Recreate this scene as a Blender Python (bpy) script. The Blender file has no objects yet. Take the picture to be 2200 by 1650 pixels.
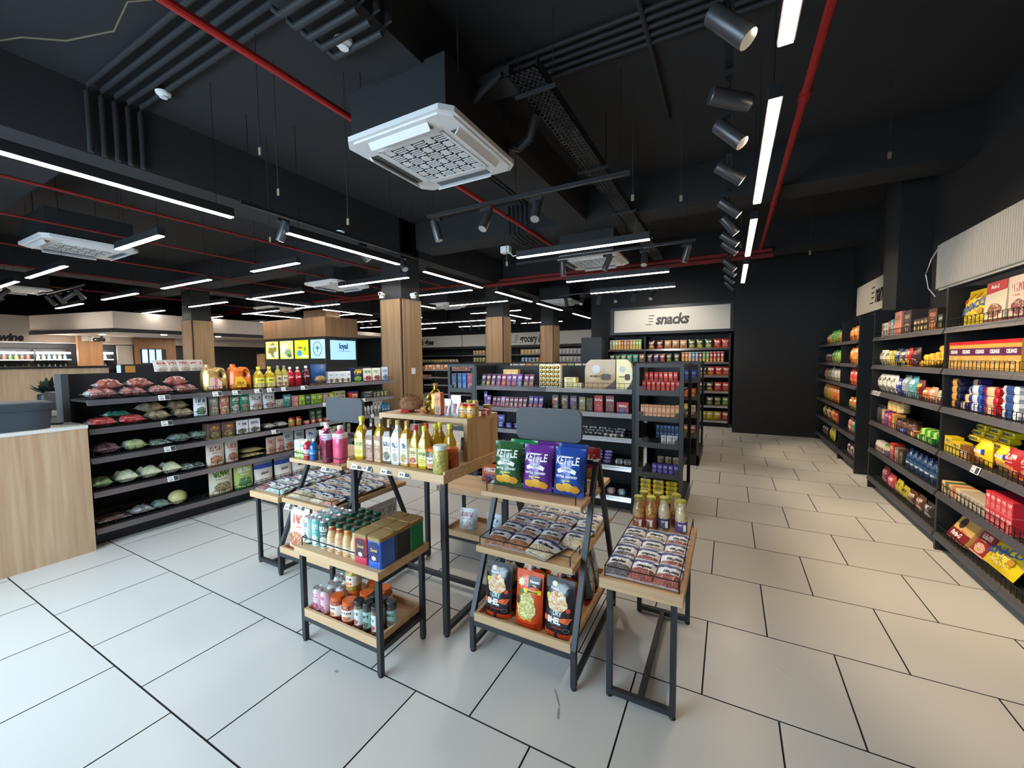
import bpy, math, random
from mathutils import Matrix, Vector
S = bpy.context.scene
COL = S.collection
RND = random.Random(11)
PI = math.pi

# ------------------------------------------------------------------ camera
F, YAW, PITCH, ROLL, EYE = 873.2, .490761, .0604087, -.00904431, 1.5686
f0 = Vector((-math.sin(YAW), math.cos(YAW), 0)); r0 = Vector((math.cos(YAW), math.sin(YAW), 0)); u0 = Vector((0, 0, 1))
fw = f0*math.cos(PITCH) - u0*math.sin(PITCH); up0 = f0*math.sin(PITCH) + u0*math.cos(PITCH)
rt = r0*math.cos(ROLL) + up0*math.sin(ROLL); up = up0*math.cos(ROLL) - r0*math.sin(ROLL)
cd = bpy.data.cameras.new('camera'); cam = bpy.data.objects.new('camera', cd); COL.objects.link(cam)
cd.sensor_width = 36; cd.lens = F/2200*36; cd.clip_start = .05; cd.clip_end = 100
cam.matrix_world = Matrix(((rt.x, up.x, -fw.x, 0), (rt.y, up.y, -fw.y, 0), (rt.z, up.z, -fw.z, EYE), (0, 0, 0, 1)))
S.camera = cam

# ------------------------------------------------------------------ world, daylight, exposure
W = bpy.data.worlds.new('world'); S.world = W; W.use_nodes = True
W.node_tree.nodes['Background'].inputs[0].default_value = (.62, .78, 1, 1)
W.node_tree.nodes['Background'].inputs[1].default_value = 1.0
def area(name, loc, rot, sx, sy, power, col):
    l = bpy.data.lights.new(name, 'AREA'); l.shape = 'RECTANGLE'; l.size = sx; l.size_y = sy; l.energy = power; l.color = col
    o = bpy.data.objects.new(name, l); o.location = loc; o.rotation_euler = rot; COL.objects.link(o); return o
# daylight that enters through the glazed shop front behind the photographer
DAY = area('shopfront_daylight', (-4.15, -1.72, 1.62), (math.radians(66), 0, 0), 5.2, 2.4, 112, (.66, .86, 1)); DAY.data.spread = math.radians(150)
V = S.view_settings; V.view_transform = 'Standard'; V.look = 'None'; V.exposure = 1.5; V.gamma = 1
V.use_curve_mapping = False
S.cycles.max_bounces = 5; S.cycles.diffuse_bounces = 3; S.cycles.glossy_bounces = 2; S.cycles.transmission_bounces = 4
S.cycles.transparent_max_bounces = 6; S.cycles.caustics_reflective = False; S.cycles.caustics_refractive = False
S.cycles.sample_clamp_indirect = 6; S.cycles.use_light_tree = False; S.cycles.use_adaptive_sampling = True; S.cycles.adaptive_threshold = .05

# ------------------------------------------------------------------ materials
MATS = {}
def hexc(h):
    h = h.lstrip('#'); c = [int(h[i:i+2], 16)/255 for i in (0, 2, 4)]
    return tuple((x/12.92 if x <= .04045 else ((x+.055)/1.055)**2.4) for x in c) + (1,)
def C4(c): return hexc(c) if isinstance(c, str) else (tuple(c) + (1,) if len(c) == 3 else tuple(c))
def newmat(name):
    m = bpy.data.materials.new(name); m.use_nodes = True; nt = m.node_tree
    return m, nt, nt.nodes['Principled BSDF']
def inp(b, **k):
    for n, v in k.items(): b.inputs[n.replace('_', ' ')].default_value = v
def pr(col, rough=.5, metal=0., nz=.0, sc=20., trans=0., coat=0., bump=0., emit=None, es=0., ior=1.45, alpha=1.):
    key = ('pr', col, rough, metal, nz, sc, trans, coat, bump, emit, es, alpha)
    if key in MATS: return MATS[key]
    m, nt, b = newmat('surface_%d' % len(MATS)); c = C4(col)
    inp(b, Base_Color=c, Roughness=rough, Metallic=metal, Transmission_Weight=trans, Coat_Weight=coat, IOR=ior, Alpha=alpha)
    if emit: inp(b, Emission_Color=C4(emit), Emission_Strength=es)
    if nz or bump:
        t = nt.nodes.new('ShaderNodeTexCoord'); n = nt.nodes.new('ShaderNodeTexNoise'); n.inputs['Scale'].default_value = sc; n.inputs['Detail'].default_value = 4
        nt.links.new(t.outputs['Object'], n.inputs['Vector'])
        if nz:
            r = nt.nodes.new('ShaderNodeMixRGB'); r.inputs[1].default_value = tuple(x*(1-nz) for x in c[:3])+(1,); r.inputs[2].default_value = tuple(min(1, x*(1+nz)) for x in c[:3])+(1,)
            nt.links.new(n.outputs['Fac'], r.inputs[0]); nt.links.new(r.outputs[0], b.inputs['Base Color'])
        if bump:
            u = nt.nodes.new('ShaderNodeBump'); u.inputs['Strength'].default_value = bump; u.inputs['Distance'].default_value = .01
            nt.links.new(n.outputs['Fac'], u.inputs['Height']); nt.links.new(u.outputs[0], b.inputs['Normal'])
    if emit and es < 14: m.cycles.emission_sampling = 'NONE'
    MATS[key] = m; return m
def wood(c1, c2, axis='x', rough=.5):
    key = ('wood', c1, c2, axis)
    if key in MATS: return MATS[key]
    m, nt, b = newmat('oak_laminate_%d' % len(MATS)); inp(b, Roughness=rough)
    t = nt.nodes.new('ShaderNodeTexCoord'); mp = nt.nodes.new('ShaderNodeMapping'); n = nt.nodes.new('ShaderNodeTexNoise'); n2 = nt.nodes.new('ShaderNodeTexNoise'); oi = nt.nodes.new('ShaderNodeObjectInfo')
    sc = {'x': (1.2, 26, 26), 'y': (26, 1.2, 26), 'z': (26, 26, 1.2)}[axis]; mp.inputs['Scale'].default_value = sc
    n.inputs['Scale'].default_value = 1.; n.inputs['Detail'].default_value = 6; n.inputs['Distortion'].default_value = .6
    n2.inputs['Scale'].default_value = .35; n2.inputs['Detail'].default_value = 2
    ad = nt.nodes.new('ShaderNodeVectorMath'); ad.operation = 'ADD'
    nt.links.new(t.outputs['Object'], ad.inputs[0]); nt.links.new(oi.outputs['Random'], ad.inputs[1]); nt.links.new(ad.outputs[0], mp.inputs['Vector'])
    nt.links.new(mp.outputs[0], n.inputs['Vector']); nt.links.new(mp.outputs[0], n2.inputs['Vector'])
    r = nt.nodes.new('ShaderNodeValToRGB'); r.color_ramp.elements[0].position = .33; r.color_ramp.elements[1].position = .68
    r.color_ramp.elements[0].color = C4(c2); r.color_ramp.elements[1].color = C4(c1)
    mx = nt.nodes.new('ShaderNodeMath'); mx.operation = 'MULTIPLY_ADD'; mx.inputs[1].default_value = .55; 
    m2 = nt.nodes.new('ShaderNodeMath'); m2.operation = 'MULTIPLY'; m2.inputs[1].default_value = .45
    nt.links.new(n2.outputs['Fac'], m2.inputs[0]); nt.links.new(n.outputs['Fac'], mx.inputs[0]); nt.links.new(m2.outputs[0], mx.inputs[2])
    nt.links.new(mx.outputs[0], r.inputs[0]); nt.links.new(r.outputs[0], b.inputs['Base Color'])
    MATS[key] = m; return m

# node group: printed packaging (lettering-like blocks above, picture below), u = width, v = height of the pack
G = bpy.data.node_groups.new('pack_print', 'ShaderNodeTree')
for nm in ('Base', 'Logo', 'Pic'): G.interface.new_socket(nm, in_out='INPUT', socket_type='NodeSocketColor')
G.interface.new_socket('Color', in_out='OUTPUT', socket_type='NodeSocketColor')
def _grp():
    gi = G.nodes.new('NodeGroupInput'); go = G.nodes.new('NodeGroupOutput'); L = G.links.new
    def M(op, a, b=None, c=None):
        n = G.nodes.new('ShaderNodeMath'); n.operation = op
        for i, v in enumerate((a, b, c)):
            if v is None: continue
            if isinstance(v, (int, float)): n.inputs[i].default_value = v
            else: L(v, n.inputs[i])
        return n.outputs[0]
    tc = G.nodes.new('ShaderNodeTexCoord'); sp = G.nodes.new('ShaderNodeSeparateXYZ'); L(tc.outputs['Generated'], sp.inputs[0]); u, v = sp.outputs[0], sp.outputs[2]
    oi = G.nodes.new('ShaderNodeObjectInfo'); rn = oi.outputs['Random']
    def noise(su, sv, off):
        cb = G.nodes.new('ShaderNodeCombineXYZ'); L(M('MULTIPLY', u, su), cb.inputs[0]); L(M('MULTIPLY', v, sv), cb.inputs[1]); L(M('MULTIPLY_ADD', rn, 37., off), cb.inputs[2])
        n = G.nodes.new('ShaderNodeTexNoise'); n.inputs['Scale'].default_value = 1; n.inputs['Detail'].default_value = 1; L(cb.outputs[0], n.inputs['Vector']); return n.outputs['Fac']
    def band(x, a, b): return M('MULTIPLY', M('GREATER_THAN', x, a), M('LESS_THAN', x, b))
    logo = M('MULTIPLY', M('MULTIPLY', band(u, .16, .84), band(v, .63, .82)), M('GREATER_THAN', noise(17, 6, 3.), .47))
    line = M('MULTIPLY', M('MULTIPLY', band(u, .25, .75), band(v, .53, .57)), M('GREATER_THAN', noise(40, 2, 9.), .5))
    e1 = M('POWER', M('DIVIDE', M('SUBTRACT', u, .5), .38), 2.); e2 = M('POWER', M('DIVIDE', M('SUBTRACT', v, .27), .19), 2.)
    pic = M('LESS_THAN', M('ADD', M('ADD', e1, e2), M('MULTIPLY', noise(7, 9, 1.), .8)), 1.25)
    foot = M('LESS_THAN', v, .07)
    def mix(f, a, b):
        n = G.nodes.new('ShaderNodeMixRGB'); L(f, n.inputs[0])
        for s, x in ((1, a), (2, b)):
            if isinstance(x, tuple): n.inputs[s].default_value = x
            else: L(x, n.inputs[s])
        return n.outputs[0]
    dk = mix(M('MULTIPLY', M('GREATER_THAN', noise(16, 19, 5.), .52), .55), gi.outputs['Pic'], (.06, .03, .02, 1))
    lt = mix(M('MULTIPLY', M('GREATER_THAN', noise(21, 23, 7.), .6), .6), dk, (.95, .85, .6, 1))
    c = mix(pic, gi.outputs['Base'], lt); c = mix(foot, c, gi.outputs['Pic'])
    c = mix(M('MAXIMUM', logo, line), c, gi.outputs['Logo']); L(c, go.inputs[0])
_grp()
def pk(base, logo='#f2efe8', pic='#d8a43a', rough=.32, coat=.25):
    key = ('pk', base, logo, pic, rough)
    if key in MATS: return MATS[key]
    m, nt, b = newmat('printed_pack_%d' % len(MATS)); inp(b, Roughness=rough, Coat_Weight=coat, Coat_Roughness=.15)
    g = nt.nodes.new('ShaderNodeGroup'); g.node_tree = G
    for nm, c in (('Base', base), ('Logo', logo), ('Pic', pic)): g.inputs[nm].default_value = C4(c)
    nt.links.new(g.outputs[0], b.inputs['Base Color'])
    if rough < .35:   # soft foil and film are crumpled
        t = nt.nodes.new('ShaderNodeTexCoord'); n = nt.nodes.new('ShaderNodeTexNoise'); n.inputs['Scale'].default_value = 22; n.inputs['Detail'].default_value = 3
        u = nt.nodes.new('ShaderNodeBump'); u.inputs['Strength'].default_value = .35; u.inputs['Distance'].default_value = .01
        nt.links.new(t.outputs['Object'], n.inputs['Vector']); nt.links.new(n.outputs['Fac'], u.inputs['Height']); nt.links.new(u.outputs[0], b.inputs['Normal'])
    MATS[key] = m; return m
def grain(c1, c2, sc=45., rough=.35, coat=.4, gap=.03):
    """loose contents seen through clear film: rounded pieces of two colours"""
    key = ('grain', c1, c2, sc)
    if key in MATS: return MATS[key]
    m, nt, b = newmat('loose_contents_%d' % len(MATS)); inp(b, Roughness=rough, Coat_Weight=coat, Coat_Roughness=.1)
    t = nt.nodes.new('ShaderNodeTexCoord'); v = nt.nodes.new('ShaderNodeTexVoronoi'); v.inputs['Scale'].default_value = sc
    nt.links.new(t.outputs['Object'], v.inputs['Vector'])
    x = nt.nodes.new('ShaderNodeMixRGB'); x.inputs[1].default_value = C4(c1); x.inputs[2].default_value = C4(c2)
    sp = nt.nodes.new('ShaderNodeSeparateColor'); nt.links.new(v.outputs['Color'], sp.inputs[0]); nt.links.new(sp.outputs[0], x.inputs[0])
    nt.links.new(x.outputs[0], b.inputs['Base Color'])
    bp = nt.nodes.new('ShaderNodeBump'); bp.invert = True; bp.inputs['Strength'].default_value = .7; bp.inputs['Distance'].default_value = .006
    nt.links.new(v.outputs['Distance'], bp.inputs['Height']); nt.links.new(bp.outputs[0], b.inputs['Normal'])
    MATS[key] = m; return m

OAK = wood('#d3b38c', '#b08e68', 'x'); OAKY = wood('#d3b38c', '#b08e68', 'y'); OAKZ = wood('#ab8a66', '#836547', 'z'); OAKV = wood('#c6a984', '#a38560', 'z'); OAKC = wood('#c9ad90', '#a98666', 'z')
BLK = pr('#26292d', .45, .3, nz=.12); BLKP = pr('#1d2024', .6, nz=.1, sc=8); MTL = pr('#33363a', .45, .35)
RAILG = pr('#6a6a72', .3, .6, nz=.15, sc=6); RAILW = pr('#c9cccf', .22, .75); WIRE = pr('#15171a', .45, .4)
WHITE = pr('#e9ebec', .45); PLAST = pr('#e6e8ea', .4, nz=.03); GREYP = pr('#3f4246', .5, nz=.05)
RED = pr('#b02426', .4, .1, nz=.1); REDK = pr('#7a2022', .5, nz=.15); CEILM = pr('#2a2c30', .9, nz=.14, sc=3, bump=.15)
GOLD = pr('#9c8458', .35, .6, nz=.1); SILV = pr('#c9ccd0', .28, .7, nz=.12); GLASS = pr('#f4fbf8', .03, trans=1., ior=1.3)
CLEAR = pr('#e8eef0', .12, trans=.9, ior=1.1, alpha=.35); LED = pr('#ffffff', .5, emit='#fff7ec', es=15.); CORK = pr('#b0854f', .8)
LEDW = pr('#fffdf8', .5, emit='#ffe6c6', es=19.)
TXT = pr('#17181a', .5); TXTW = pr('#f4f4f2', .45)

# ------------------------------------------------------------------ mesh builder
class MB:
    def __init__(s): s.v = []; s.f = []; s.m = []; s.k = 0; s.sm = []; s.sh = False
    def add(s, vs, fs):
        o = len(s.v); s.v += [tuple(p) for p in vs]
        for f in fs: s.f.append([i+o for i in f]); s.m.append(s.k); s.sm.append(s.sh)
        return s
    def mat(s, k, sh=False): s.k = k; s.sh = sh; return s
    def box(s, x0, x1, y0, y1, z0, z1):
        return s.add([(x0,y0,z0),(x1,y0,z0),(x1,y1,z0),(x0,y1,z0),(x0,y0,z1),(x1,y0,z1),(x1,y1,z1),(x0,y1,z1)],
            [(0,3,2,1),(4,5,6,7),(0,1,5,4),(1,2,6,5),(2,3,7,6),(3,0,4,7)])
    def bbox(s, x0, x1, y0, y1, z0, z1, b=.004):
        """box with chamfered vertical and top edges"""
        def ring(d, z): return [(x0+b+d,y0+d,z),(x1-b-d,y0+d,z),(x1-d,y0+b+d,z),(x1-d,y1-b-d,z),(x1-b-d,y1-d,z),(x0+b+d,y1-d,z),(x0+d,y1-b-d,z),(x0+d,y0+b+d,z)]
        vs = ring(0, z0)+ring(0, z1-b)+ring(b*.8, z1); fs = [tuple(range(7, -1, -1)), tuple(range(16, 24))]
        for r in (0, 8):
            for i in range(8): j = (i+1) % 8; fs.append((r+i, r+j, r+8+j, r+8+i))
        return s.add(vs, fs)
    def prism(s, pts, a, b, ax='y'):
        """polygon pts extruded along axis from a to b; pts are (x,z) for y, (x,y) for z, (y,z) for x (counter-clockwise seen from -y / +z)"""
        n = len(pts)
        def P(p, t): return (p[0], t, p[1]) if ax == 'y' else ((p[0], p[1], t) if ax == 'z' else (t, p[0], p[1]))
        vs = [P(p, a) for p in pts]+[P(p, b) for p in pts]
        fs = [tuple(range(n)) if ax == 'y' else tuple(range(n-1, -1, -1)), tuple(range(2*n-1, n-1, -1)) if ax == 'y' else tuple(range(n, 2*n))]
        for i in range(n):
            j = (i+1) % n; fs.append((i, n+i, n+j, j) if ax == 'y' else (i, j, n+j, n+i))
        return s.add(vs, fs)
    def lathe(s, prof, n=14, cx=0, cy=0, sq=0, fy=1.):
        """profile [(r,z)..] turned about z; sq>0 squares the section"""
        vs = []; fs = []
        for r, z in prof:
            for i in range(n):
                a = 2*PI*(i+.5)/n; c, q = math.cos(a), math.sin(a)
                k = 1. if not sq else (abs(c)**(2+sq*6)+abs(q)**(2+sq*6))**(-1/(2+sq*6))
                vs.append((cx+r*k*c, cy+r*k*q*fy, z))
        for j in range(len(prof)-1):
            for i in range(n): k = (i+1) % n; fs.append((j*n+i, j*n+k, j*n+n+k, j*n+n+i))
        if prof[0][0] > 1e-5: fs.append(tuple(range(n-1, -1, -1)))
        if prof[-1][0] > 1e-5: t = (len(prof)-1)*n; fs.append(tuple(range(t, t+n)))
        return s.add(vs, fs)
    def tube(s, pts, r, n=6, cap=True):
        P = [Vector(p) for p in pts]; vs = []; fs = []; m = len(P)
        for i, p in enumerate(P):
            d = (P[min(i+1, m-1)]-P[max(i-1, 0)]).normalized()
            a = d.cross(Vector((0, 0, 1)) if abs(d.z) < .95 else Vector((1, 0, 0))).normalized(); b = d.cross(a)
            for k in range(n):
                t = 2*PI*(k+.5)/n; vs.append(p+a*(r*math.cos(t))+b*(r*math.sin(t)))
        for j in range(m-1):
            for i in range(n): k = (i+1) % n; fs.append((j*n+i, j*n+n+i, j*n+n+k, j*n+k))
        if cap: fs.append(tuple(range(n))); fs.append(tuple(range((m-1)*n+n-1, (m-1)*n-1, -1)))
        return s.add(vs, fs)
    def bar(s, p, q, w, h, upv=(0, 0, 1)):
        """square bar from p to q, w across, h along upv"""
        p, q = Vector(p), Vector(q); d = (q-p).normalized(); a = d.cross(Vector(upv)).normalized(); b = a.cross(d)
        vs = []
        for e in (p, q):
            for sa, sb in ((-1,-1),(1,-1),(1,1),(-1,1)): vs.append(e+a*(sa*w/2)+b*(sb*h/2))
        return s.add(vs, [(0,1,2,3),(7,6,5,4),(0,4,5,1),(1,5,6,2),(2,6,7,3),(3,7,4,0)])
    def mesh(s, name, mats):
        me = bpy.data.meshes.new(name); me.from_pydata(s.v, [], s.f)
        for m in mats: me.materials.append(m)
        me.polygons.foreach_set('material_index', s.m); me.polygons.foreach_set('use_smooth', s.sm); me.update(); me.set_sharp_from_angle(angle=.6); return me
def link(name, me, parent=None, loc=(0, 0, 0), rot=(0, 0, 0), sc=1.):
    o = bpy.data.objects.new(name, me); o.location = loc; o.rotation_euler = rot
    if sc != 1.: o.scale = (sc, sc, sc) if isinstance(sc, (int, float)) else sc
    if parent is not None: o.parent = parent
    COL.objects.link(o); return o
def tag(o, label=None, cat=None, group=None, kind=None):
    if label: o['label'] = label
    if cat: o['category'] = cat
    if group: o['group'] = group
    if kind: o['kind'] = kind
    return o
def thing(name, label, cat, loc=(0, 0, 0), rz=0., group=None): return tag(link(name, None, None, loc, (0, 0, rz)), label, cat, group)
def struct(name, mb, mats, parent=None, label=None):
    o = link(name, mb.mesh(name, mats), parent)
    if parent is None: tag(o, label, kind='structure')
    return o
def part(parent, name, mb, mats, **k): return link(name, mb.mesh(name, mats), parent, **k)
ORD = ['first','second','third','fourth','fifth','sixth','seventh','eighth','ninth','tenth','eleventh','twelfth','thirteenth','fourteenth','fifteenth','sixteenth','seventeenth','eighteenth','nineteenth','twentieth']
def od(i): return ORD[i] if i < 20 else '%d%s' % (i+1, {1: 'st', 2: 'nd', 3: 'rd'}.get((i+1) % 10, 'th'))

# lettering as thin meshes in the x-z plane, facing -y, centred
TCACHE = {}
def text_mesh(s, size, mat, shear=0., sx=1., bold=.0, ext=.0006, surf=None, dx=0, dz=0, rot=0):
    key = (s, size, mat.name, shear, sx, bold, ext, dx, dz, rot, None if surf is None else id(surf))
    if key in TCACHE: return TCACHE[key]
    cu = bpy.data.curves.new('t', 'FONT'); cu.body = s; cu.size = size; cu.align_x = 'CENTER'; cu.align_y = 'CENTER'; cu.shear = shear; cu.offset = bold; cu.resolution_u = 2; cu.space_character = .95
    if surf is None: cu.extrude = ext
    o = bpy.data.objects.new('t', cu); COL.objects.link(o); bpy.context.view_layer.update()
    me = bpy.data.meshes.new_from_object(o.evaluated_get(bpy.context.evaluated_depsgraph_get()))
    bpy.data.objects.remove(o); bpy.data.curves.remove(cu)
    c, q = math.cos(rot), math.sin(rot)
    for v in me.vertices:
        x, y, z = v.co; x *= sx; x, y = x*c-y*q, x*q+y*c; x += dx; y += dz
        v.co = (x, -z, y) if surf is None else (x, -surf(x, y)-.0009, y)
    me.materials.clear(); me.materials.append(mat); me.update(); me.name = 'lettering'; TCACHE[key] = me; return me
# ------------------------------------------------------------------ setting: floor of 60 cm tiles in running bond
def tilemat():
    m, nt, b = newmat('porcelain_tile'); inp(b, Roughness=.3, Specular_IOR_Level=.45)
    t = nt.nodes.new('ShaderNodeTexCoord'); n = nt.nodes.new('ShaderNodeTexNoise'); n.inputs['Scale'].default_value = 260; n.inputs['Detail'].default_value = 2
    k = nt.nodes.new('ShaderNodeTexNoise'); k.inputs['Scale'].default_value = 1.3; k.inputs['Detail'].default_value = 8
    g = nt.nodes.new('ShaderNodeNewGeometry'); oi = nt.nodes.new('ShaderNodeObjectInfo')
    nt.links.new(g.outputs['Position'], n.inputs['Vector']); nt.links.new(g.outputs['Position'], k.inputs['Vector'])
    a = nt.nodes.new('ShaderNodeMath'); a.operation = 'MULTIPLY_ADD'; a.inputs[1].default_value = .55; nt.links.new(k.outputs['Fac'], a.inputs[0])
    c = nt.nodes.new('ShaderNodeMath'); c.operation = 'MULTIPLY'; c.inputs[1].default_value = .45; nt.links.new(n.outputs['Fac'], c.inputs[0]); nt.links.new(c.outputs[0], a.inputs[2])
    r = nt.nodes.new('ShaderNodeMixRGB'); r.inputs[1].default_value = C4('#c3c3c0'); r.inputs[2].default_value = C4('#cfcfcc'); nt.links.new(a.outputs[0], r.inputs[0])
    v = nt.nodes.new('ShaderNodeMath'); v.operation = 'MULTIPLY_ADD'; v.inputs[1].default_value = .05; v.inputs[2].default_value = .975; nt.links.new(oi.outputs['Random'], v.inputs[0])
    h = nt.nodes.new('ShaderNodeHueSaturation'); nt.links.new(v.outputs[0], h.inputs['Value']); nt.links.new(r.outputs[0], h.inputs['Color']); nt.links.new(h.outputs[0], b.inputs['Base Color'])
    
    return m
TILE = tilemat()
floor = struct('floor', MB().box(-22, 2.2, -2.4, 16, -.12, -.006), [pr('#2c2a28', .9, nz=.2)], label='pale sixty centimetre porcelain tiles in running bond with dark joints')
tb = MB().bbox(-.2972, .2972, -.2972, .2972, -.006, 0, .0012).mesh('tile', [TILE, pr('#3a3835', .9)]); rest = MB()
for q_ in tb.polygons: q_.material_index = 0 if q_.normal.z > .95 else 1
for k in range(-6, 26):
    y = .803+.6*k+.3; off = (-.0816 if k % 2 == 0 else .2204)
    for n in range(-36, 5):
        x = off+.6*n+.3
        if x < -21.5 or x > 1.9 or y > 15.6: continue
        if -5.3 < x < 1.95 and -.2 < y < 9.7: link('tile', tb, floor, (x, y, 0))
        else: rest.box(x-.2972, x+.2972, y-.2972, y+.2972, -.006, 0)
o = part(floor, 'tile_field', rest, [TILE]); o['kind'] = 'stuff'

# ------------------------------------------------------------------ ceiling slab with beams
CZ = 3.85
ceil = struct('ceiling', MB().box(-22, 2.2, -2.4, 16, CZ, CZ+.2), [CEILM], label='dark painted concrete slab with exposed services')
for bi, (x0, x1, y0, y1, z) in enumerate(((-2.13, -1.73, -2.2, 5.4, 3.42), (-4.95, 2., 5.4, 5.86, 3.42), (-5.2, -4.7, -2.2, 15, 3.3), (-22, -4.95, 4.95, 5.45, 3.35), (-4.7, 2, 8.35, 8.85, 3.4), (-22, -4.95, 8.35, 8.85, 3.4), (-11.8, -11.3, -2.2, 15, 3.3), (-22, -.4, 11.2, 11.7, 3.35), (-22, -5.2, 1.2, 1.6, 3.5))):
    struct('trim_%d' % (bi+3), MB().box(x0, x1, y0, y1, z, CZ), [CEILM], label='dark concrete ceiling beam')

# ------------------------------------------------------------------ walls
DARKW = pr('#24262a', .75, nz=.1, sc=4); PALEW = pr('#c9bdb2', .8, nz=.05); SIGNW = pr('#cfccc4', .6, nz=.03, sc=3)
wr = struct('wall_right', MB().box(1.98, 2.2, -2.4, 9.9, 0, CZ), [DARKW], label='matt black side wall above the wall shelving')
part(wr, 'pilaster', MB().box(1.7, 1.98, 6.33, 6.82, 0, CZ), [DARKW])
struct('wall_far', MB().box(.08, 1.98, 9.62, 9.9, 0, CZ), [DARKW], label='plain matt black wall closing the right aisle')
struct('wall_snacks', MB().box(-3.3, .08, 10.75, 10.9, 0, CZ), [DARKW], label='black wall behind the snacks rack')
struct('wall_return', MB().box(.08, .2, 9.9, 10.9, 0, CZ), [DARKW], label='black return beside the snacks rack'); struct('wall_side', MB().box(-3.3, -3.15, 10.9, 15.2, 0, CZ), [DARKW], label='dark wall beyond the grocery columns')
struct('wall_back', MB().box(-20, 0, 15.2, 15.4, 0, CZ), [DARKW], label='dark far wall behind the grocery shelving')
struct('wall_left', MB().box(-20.4, -20, -2.4, 15.4, 0, CZ), [DARKW], label='dark wall at the far side of the cafe')
# shop front behind the photographer, glazed between posts
wf = MB().box(-22, -6.9, -2.0, -1.8, 0, CZ).box(-1.4, 2.2, -2.0, -1.8, 0, CZ).box(-6.9, -1.4, -2.0, -1.8, 2.9, CZ).box(-6.9, -1.4, -2, -1.8, 0, .12)
struct('wall_front', wf, [DARKW], label='dark shop front wall around the glazing')
wn = struct('window_1', MB().box(-6.9, -1.4, -1.95, -1.85, .12, .18).box(-6.9, -1.4, -1.95, -1.85, 2.84, 2.9), [BLK], label='black framed shop front glazing')
for x in (-6.87, -5.5, -4.15, -2.8, -1.43): part(wn, 'mullion', MB().box(x-.03, x+.03, -1.95, -1.85, .18, 2.84), [BLK])
for a, b in ((-6.84, -5.53), (-5.47, -4.18), (-4.12, -2.83), (-2.77, -1.46)): part(wn, 'pane', MB().box(a, b, -1.906, -1.894, .18, 2.84), [pr('#f2f8f8', .02, trans=1., ior=1.1, alpha=.25)])
# a mat at the gondola and floor marks
tag(link('floor_mat', MB().bbox(-4.62, -3.78, 2.62, 3.1, .0005, .012, .004).mesh('floor_mat', [pr('#3b3f44', .9, nz=.2, sc=60)])), 'dark grey floor mat lying in front of the staples shelves', 'mat')

# ------------------------------------------------------------------ columns clad in oak with a dark corner reveal
def column(x, y, w, d, label, wtop=2.57, cams=True):
    t = tag(link('column', MB().box(x-w+.02, x-.02, y+.02, y+d-.02, 0, CZ-.01).mesh('column', [BLKP]), None), label, 'column', kind='structure')
    g = .035
    part(t, 'cladding_panel', MB().box(x-w+g*.2, x-g, y, y+.02, .0, wtop), [OAKZ]); part(t, 'cladding_panel', MB().box(x-.02, x, y+g, y+d, .0, wtop), [OAKZ])
    part(t, 'cladding_panel', MB().box(x-w, x-w+.02, y, y+d, .0, wtop), [OAKZ]); part(t, 'cap_trim', MB().box(x-w-.004, x+.004, y-.004, y+d+.004, wtop, wtop+.012), [BLK])
    return t
c1 = column(-4.68, 5.0, .47, .48, 'oak clad column at the end of the staples gondola')
part(c1, 'switch_plate', MB().bbox(-4.681, -4.672, 5.2, 5.29, 1.34, 1.44, .003), [WHITE])
column(-11.3, 5.0, .48, .46, 'oak clad column standing by the cafe'); column(-4.66, 8.33, .5, .37, 'oak clad column left of the grocery sign'); column(-4.6, 11.25, .44, .48, 'oak clad column right of the grocery sign')
def camera_unit(x, y, z, rz, label):
    t = thing('security_camera', label, 'security camera', (x, y, z), rz, 'security cameras on the oak column')
    part(t, 'mount', MB().box(-.03, .03, -.03, .03, 0, .03), [WHITE]); part(t, 'body', MB().mat(0, True).lathe([(.001, -.06), (.032, -.06), (.034, .06), (.03, .07), (.001, .07)], 12), [WHITE], loc=(0, 0, .06), rot=(PI/2, 0, 0))
    part(t, 'lens', MB().lathe([(.001, 0), (.02, 0), (.02, .01), (.001, .01)], 10), [TXT], loc=(0, -.07, .06), rot=(PI/2, 0, 0))
camera_unit(-5.02, 4.92, 2.585, .3, 'white security camera above the left face of the oak column'); camera_unit(-4.6, 5.2, 2.585, 1.3, 'white security camera above the right face of the oak column')

# ------------------------------------------------------------------ category signs
def lettering(parent, s, size, mat, loc, rz=0, shear=.22, sx=.85, bold=.012, bars=True, name='lettering'):
    o = link(name, text_mesh(s, size, mat, shear, sx, bold), parent, loc, (0, 0, rz))
    if bars:
        w = max(v.co.x for v in o.data.vertices); mb = MB(); h = size
        for i, (a, b) in enumerate(((.34, .07), (.24, .14), (.27, .07), (.36, .14))):
            z = (.3-i*.2)*h; l0 = min(v.co.x for v in o.data.vertices)-.12*h; q = z*.22
            mb.box(l0-b*h-a*h+q, l0-b*h*.3+q, -.001, .001, z-.02*h, z+.03*h)
        link('speed_bars', mb.mesh('speed_bars', [mat]), o)
    return o
t = thing('category_sign', 'snacks sign with black italic lettering on a white panel', 'sign', (0, 0, 0))
part(t, 'frame', MB().box(-2.62, .07, 10.1, 10.74, 2.14, 2.2).box(-2.62, .07, 10.1, 10.74, 2.74, 2.8).box(-2.62, -2.54, 10.1, 10.74, 2.2, 2.74).box(0., .07, 10.1, 10.74, 2.2, 2.74), [BLK])
pn = part(t, 'panel', MB().box(-2.54, 0., 10.16, 10.2, 2.2, 2.74), [SIGNW]); lettering(pn, 'snacks', .34, TXT, (-1.2, 10.158, 2.47))
t = thing('category_sign', 'namkeen sign partly hidden behind the black pilaster', 'sign')
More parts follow.
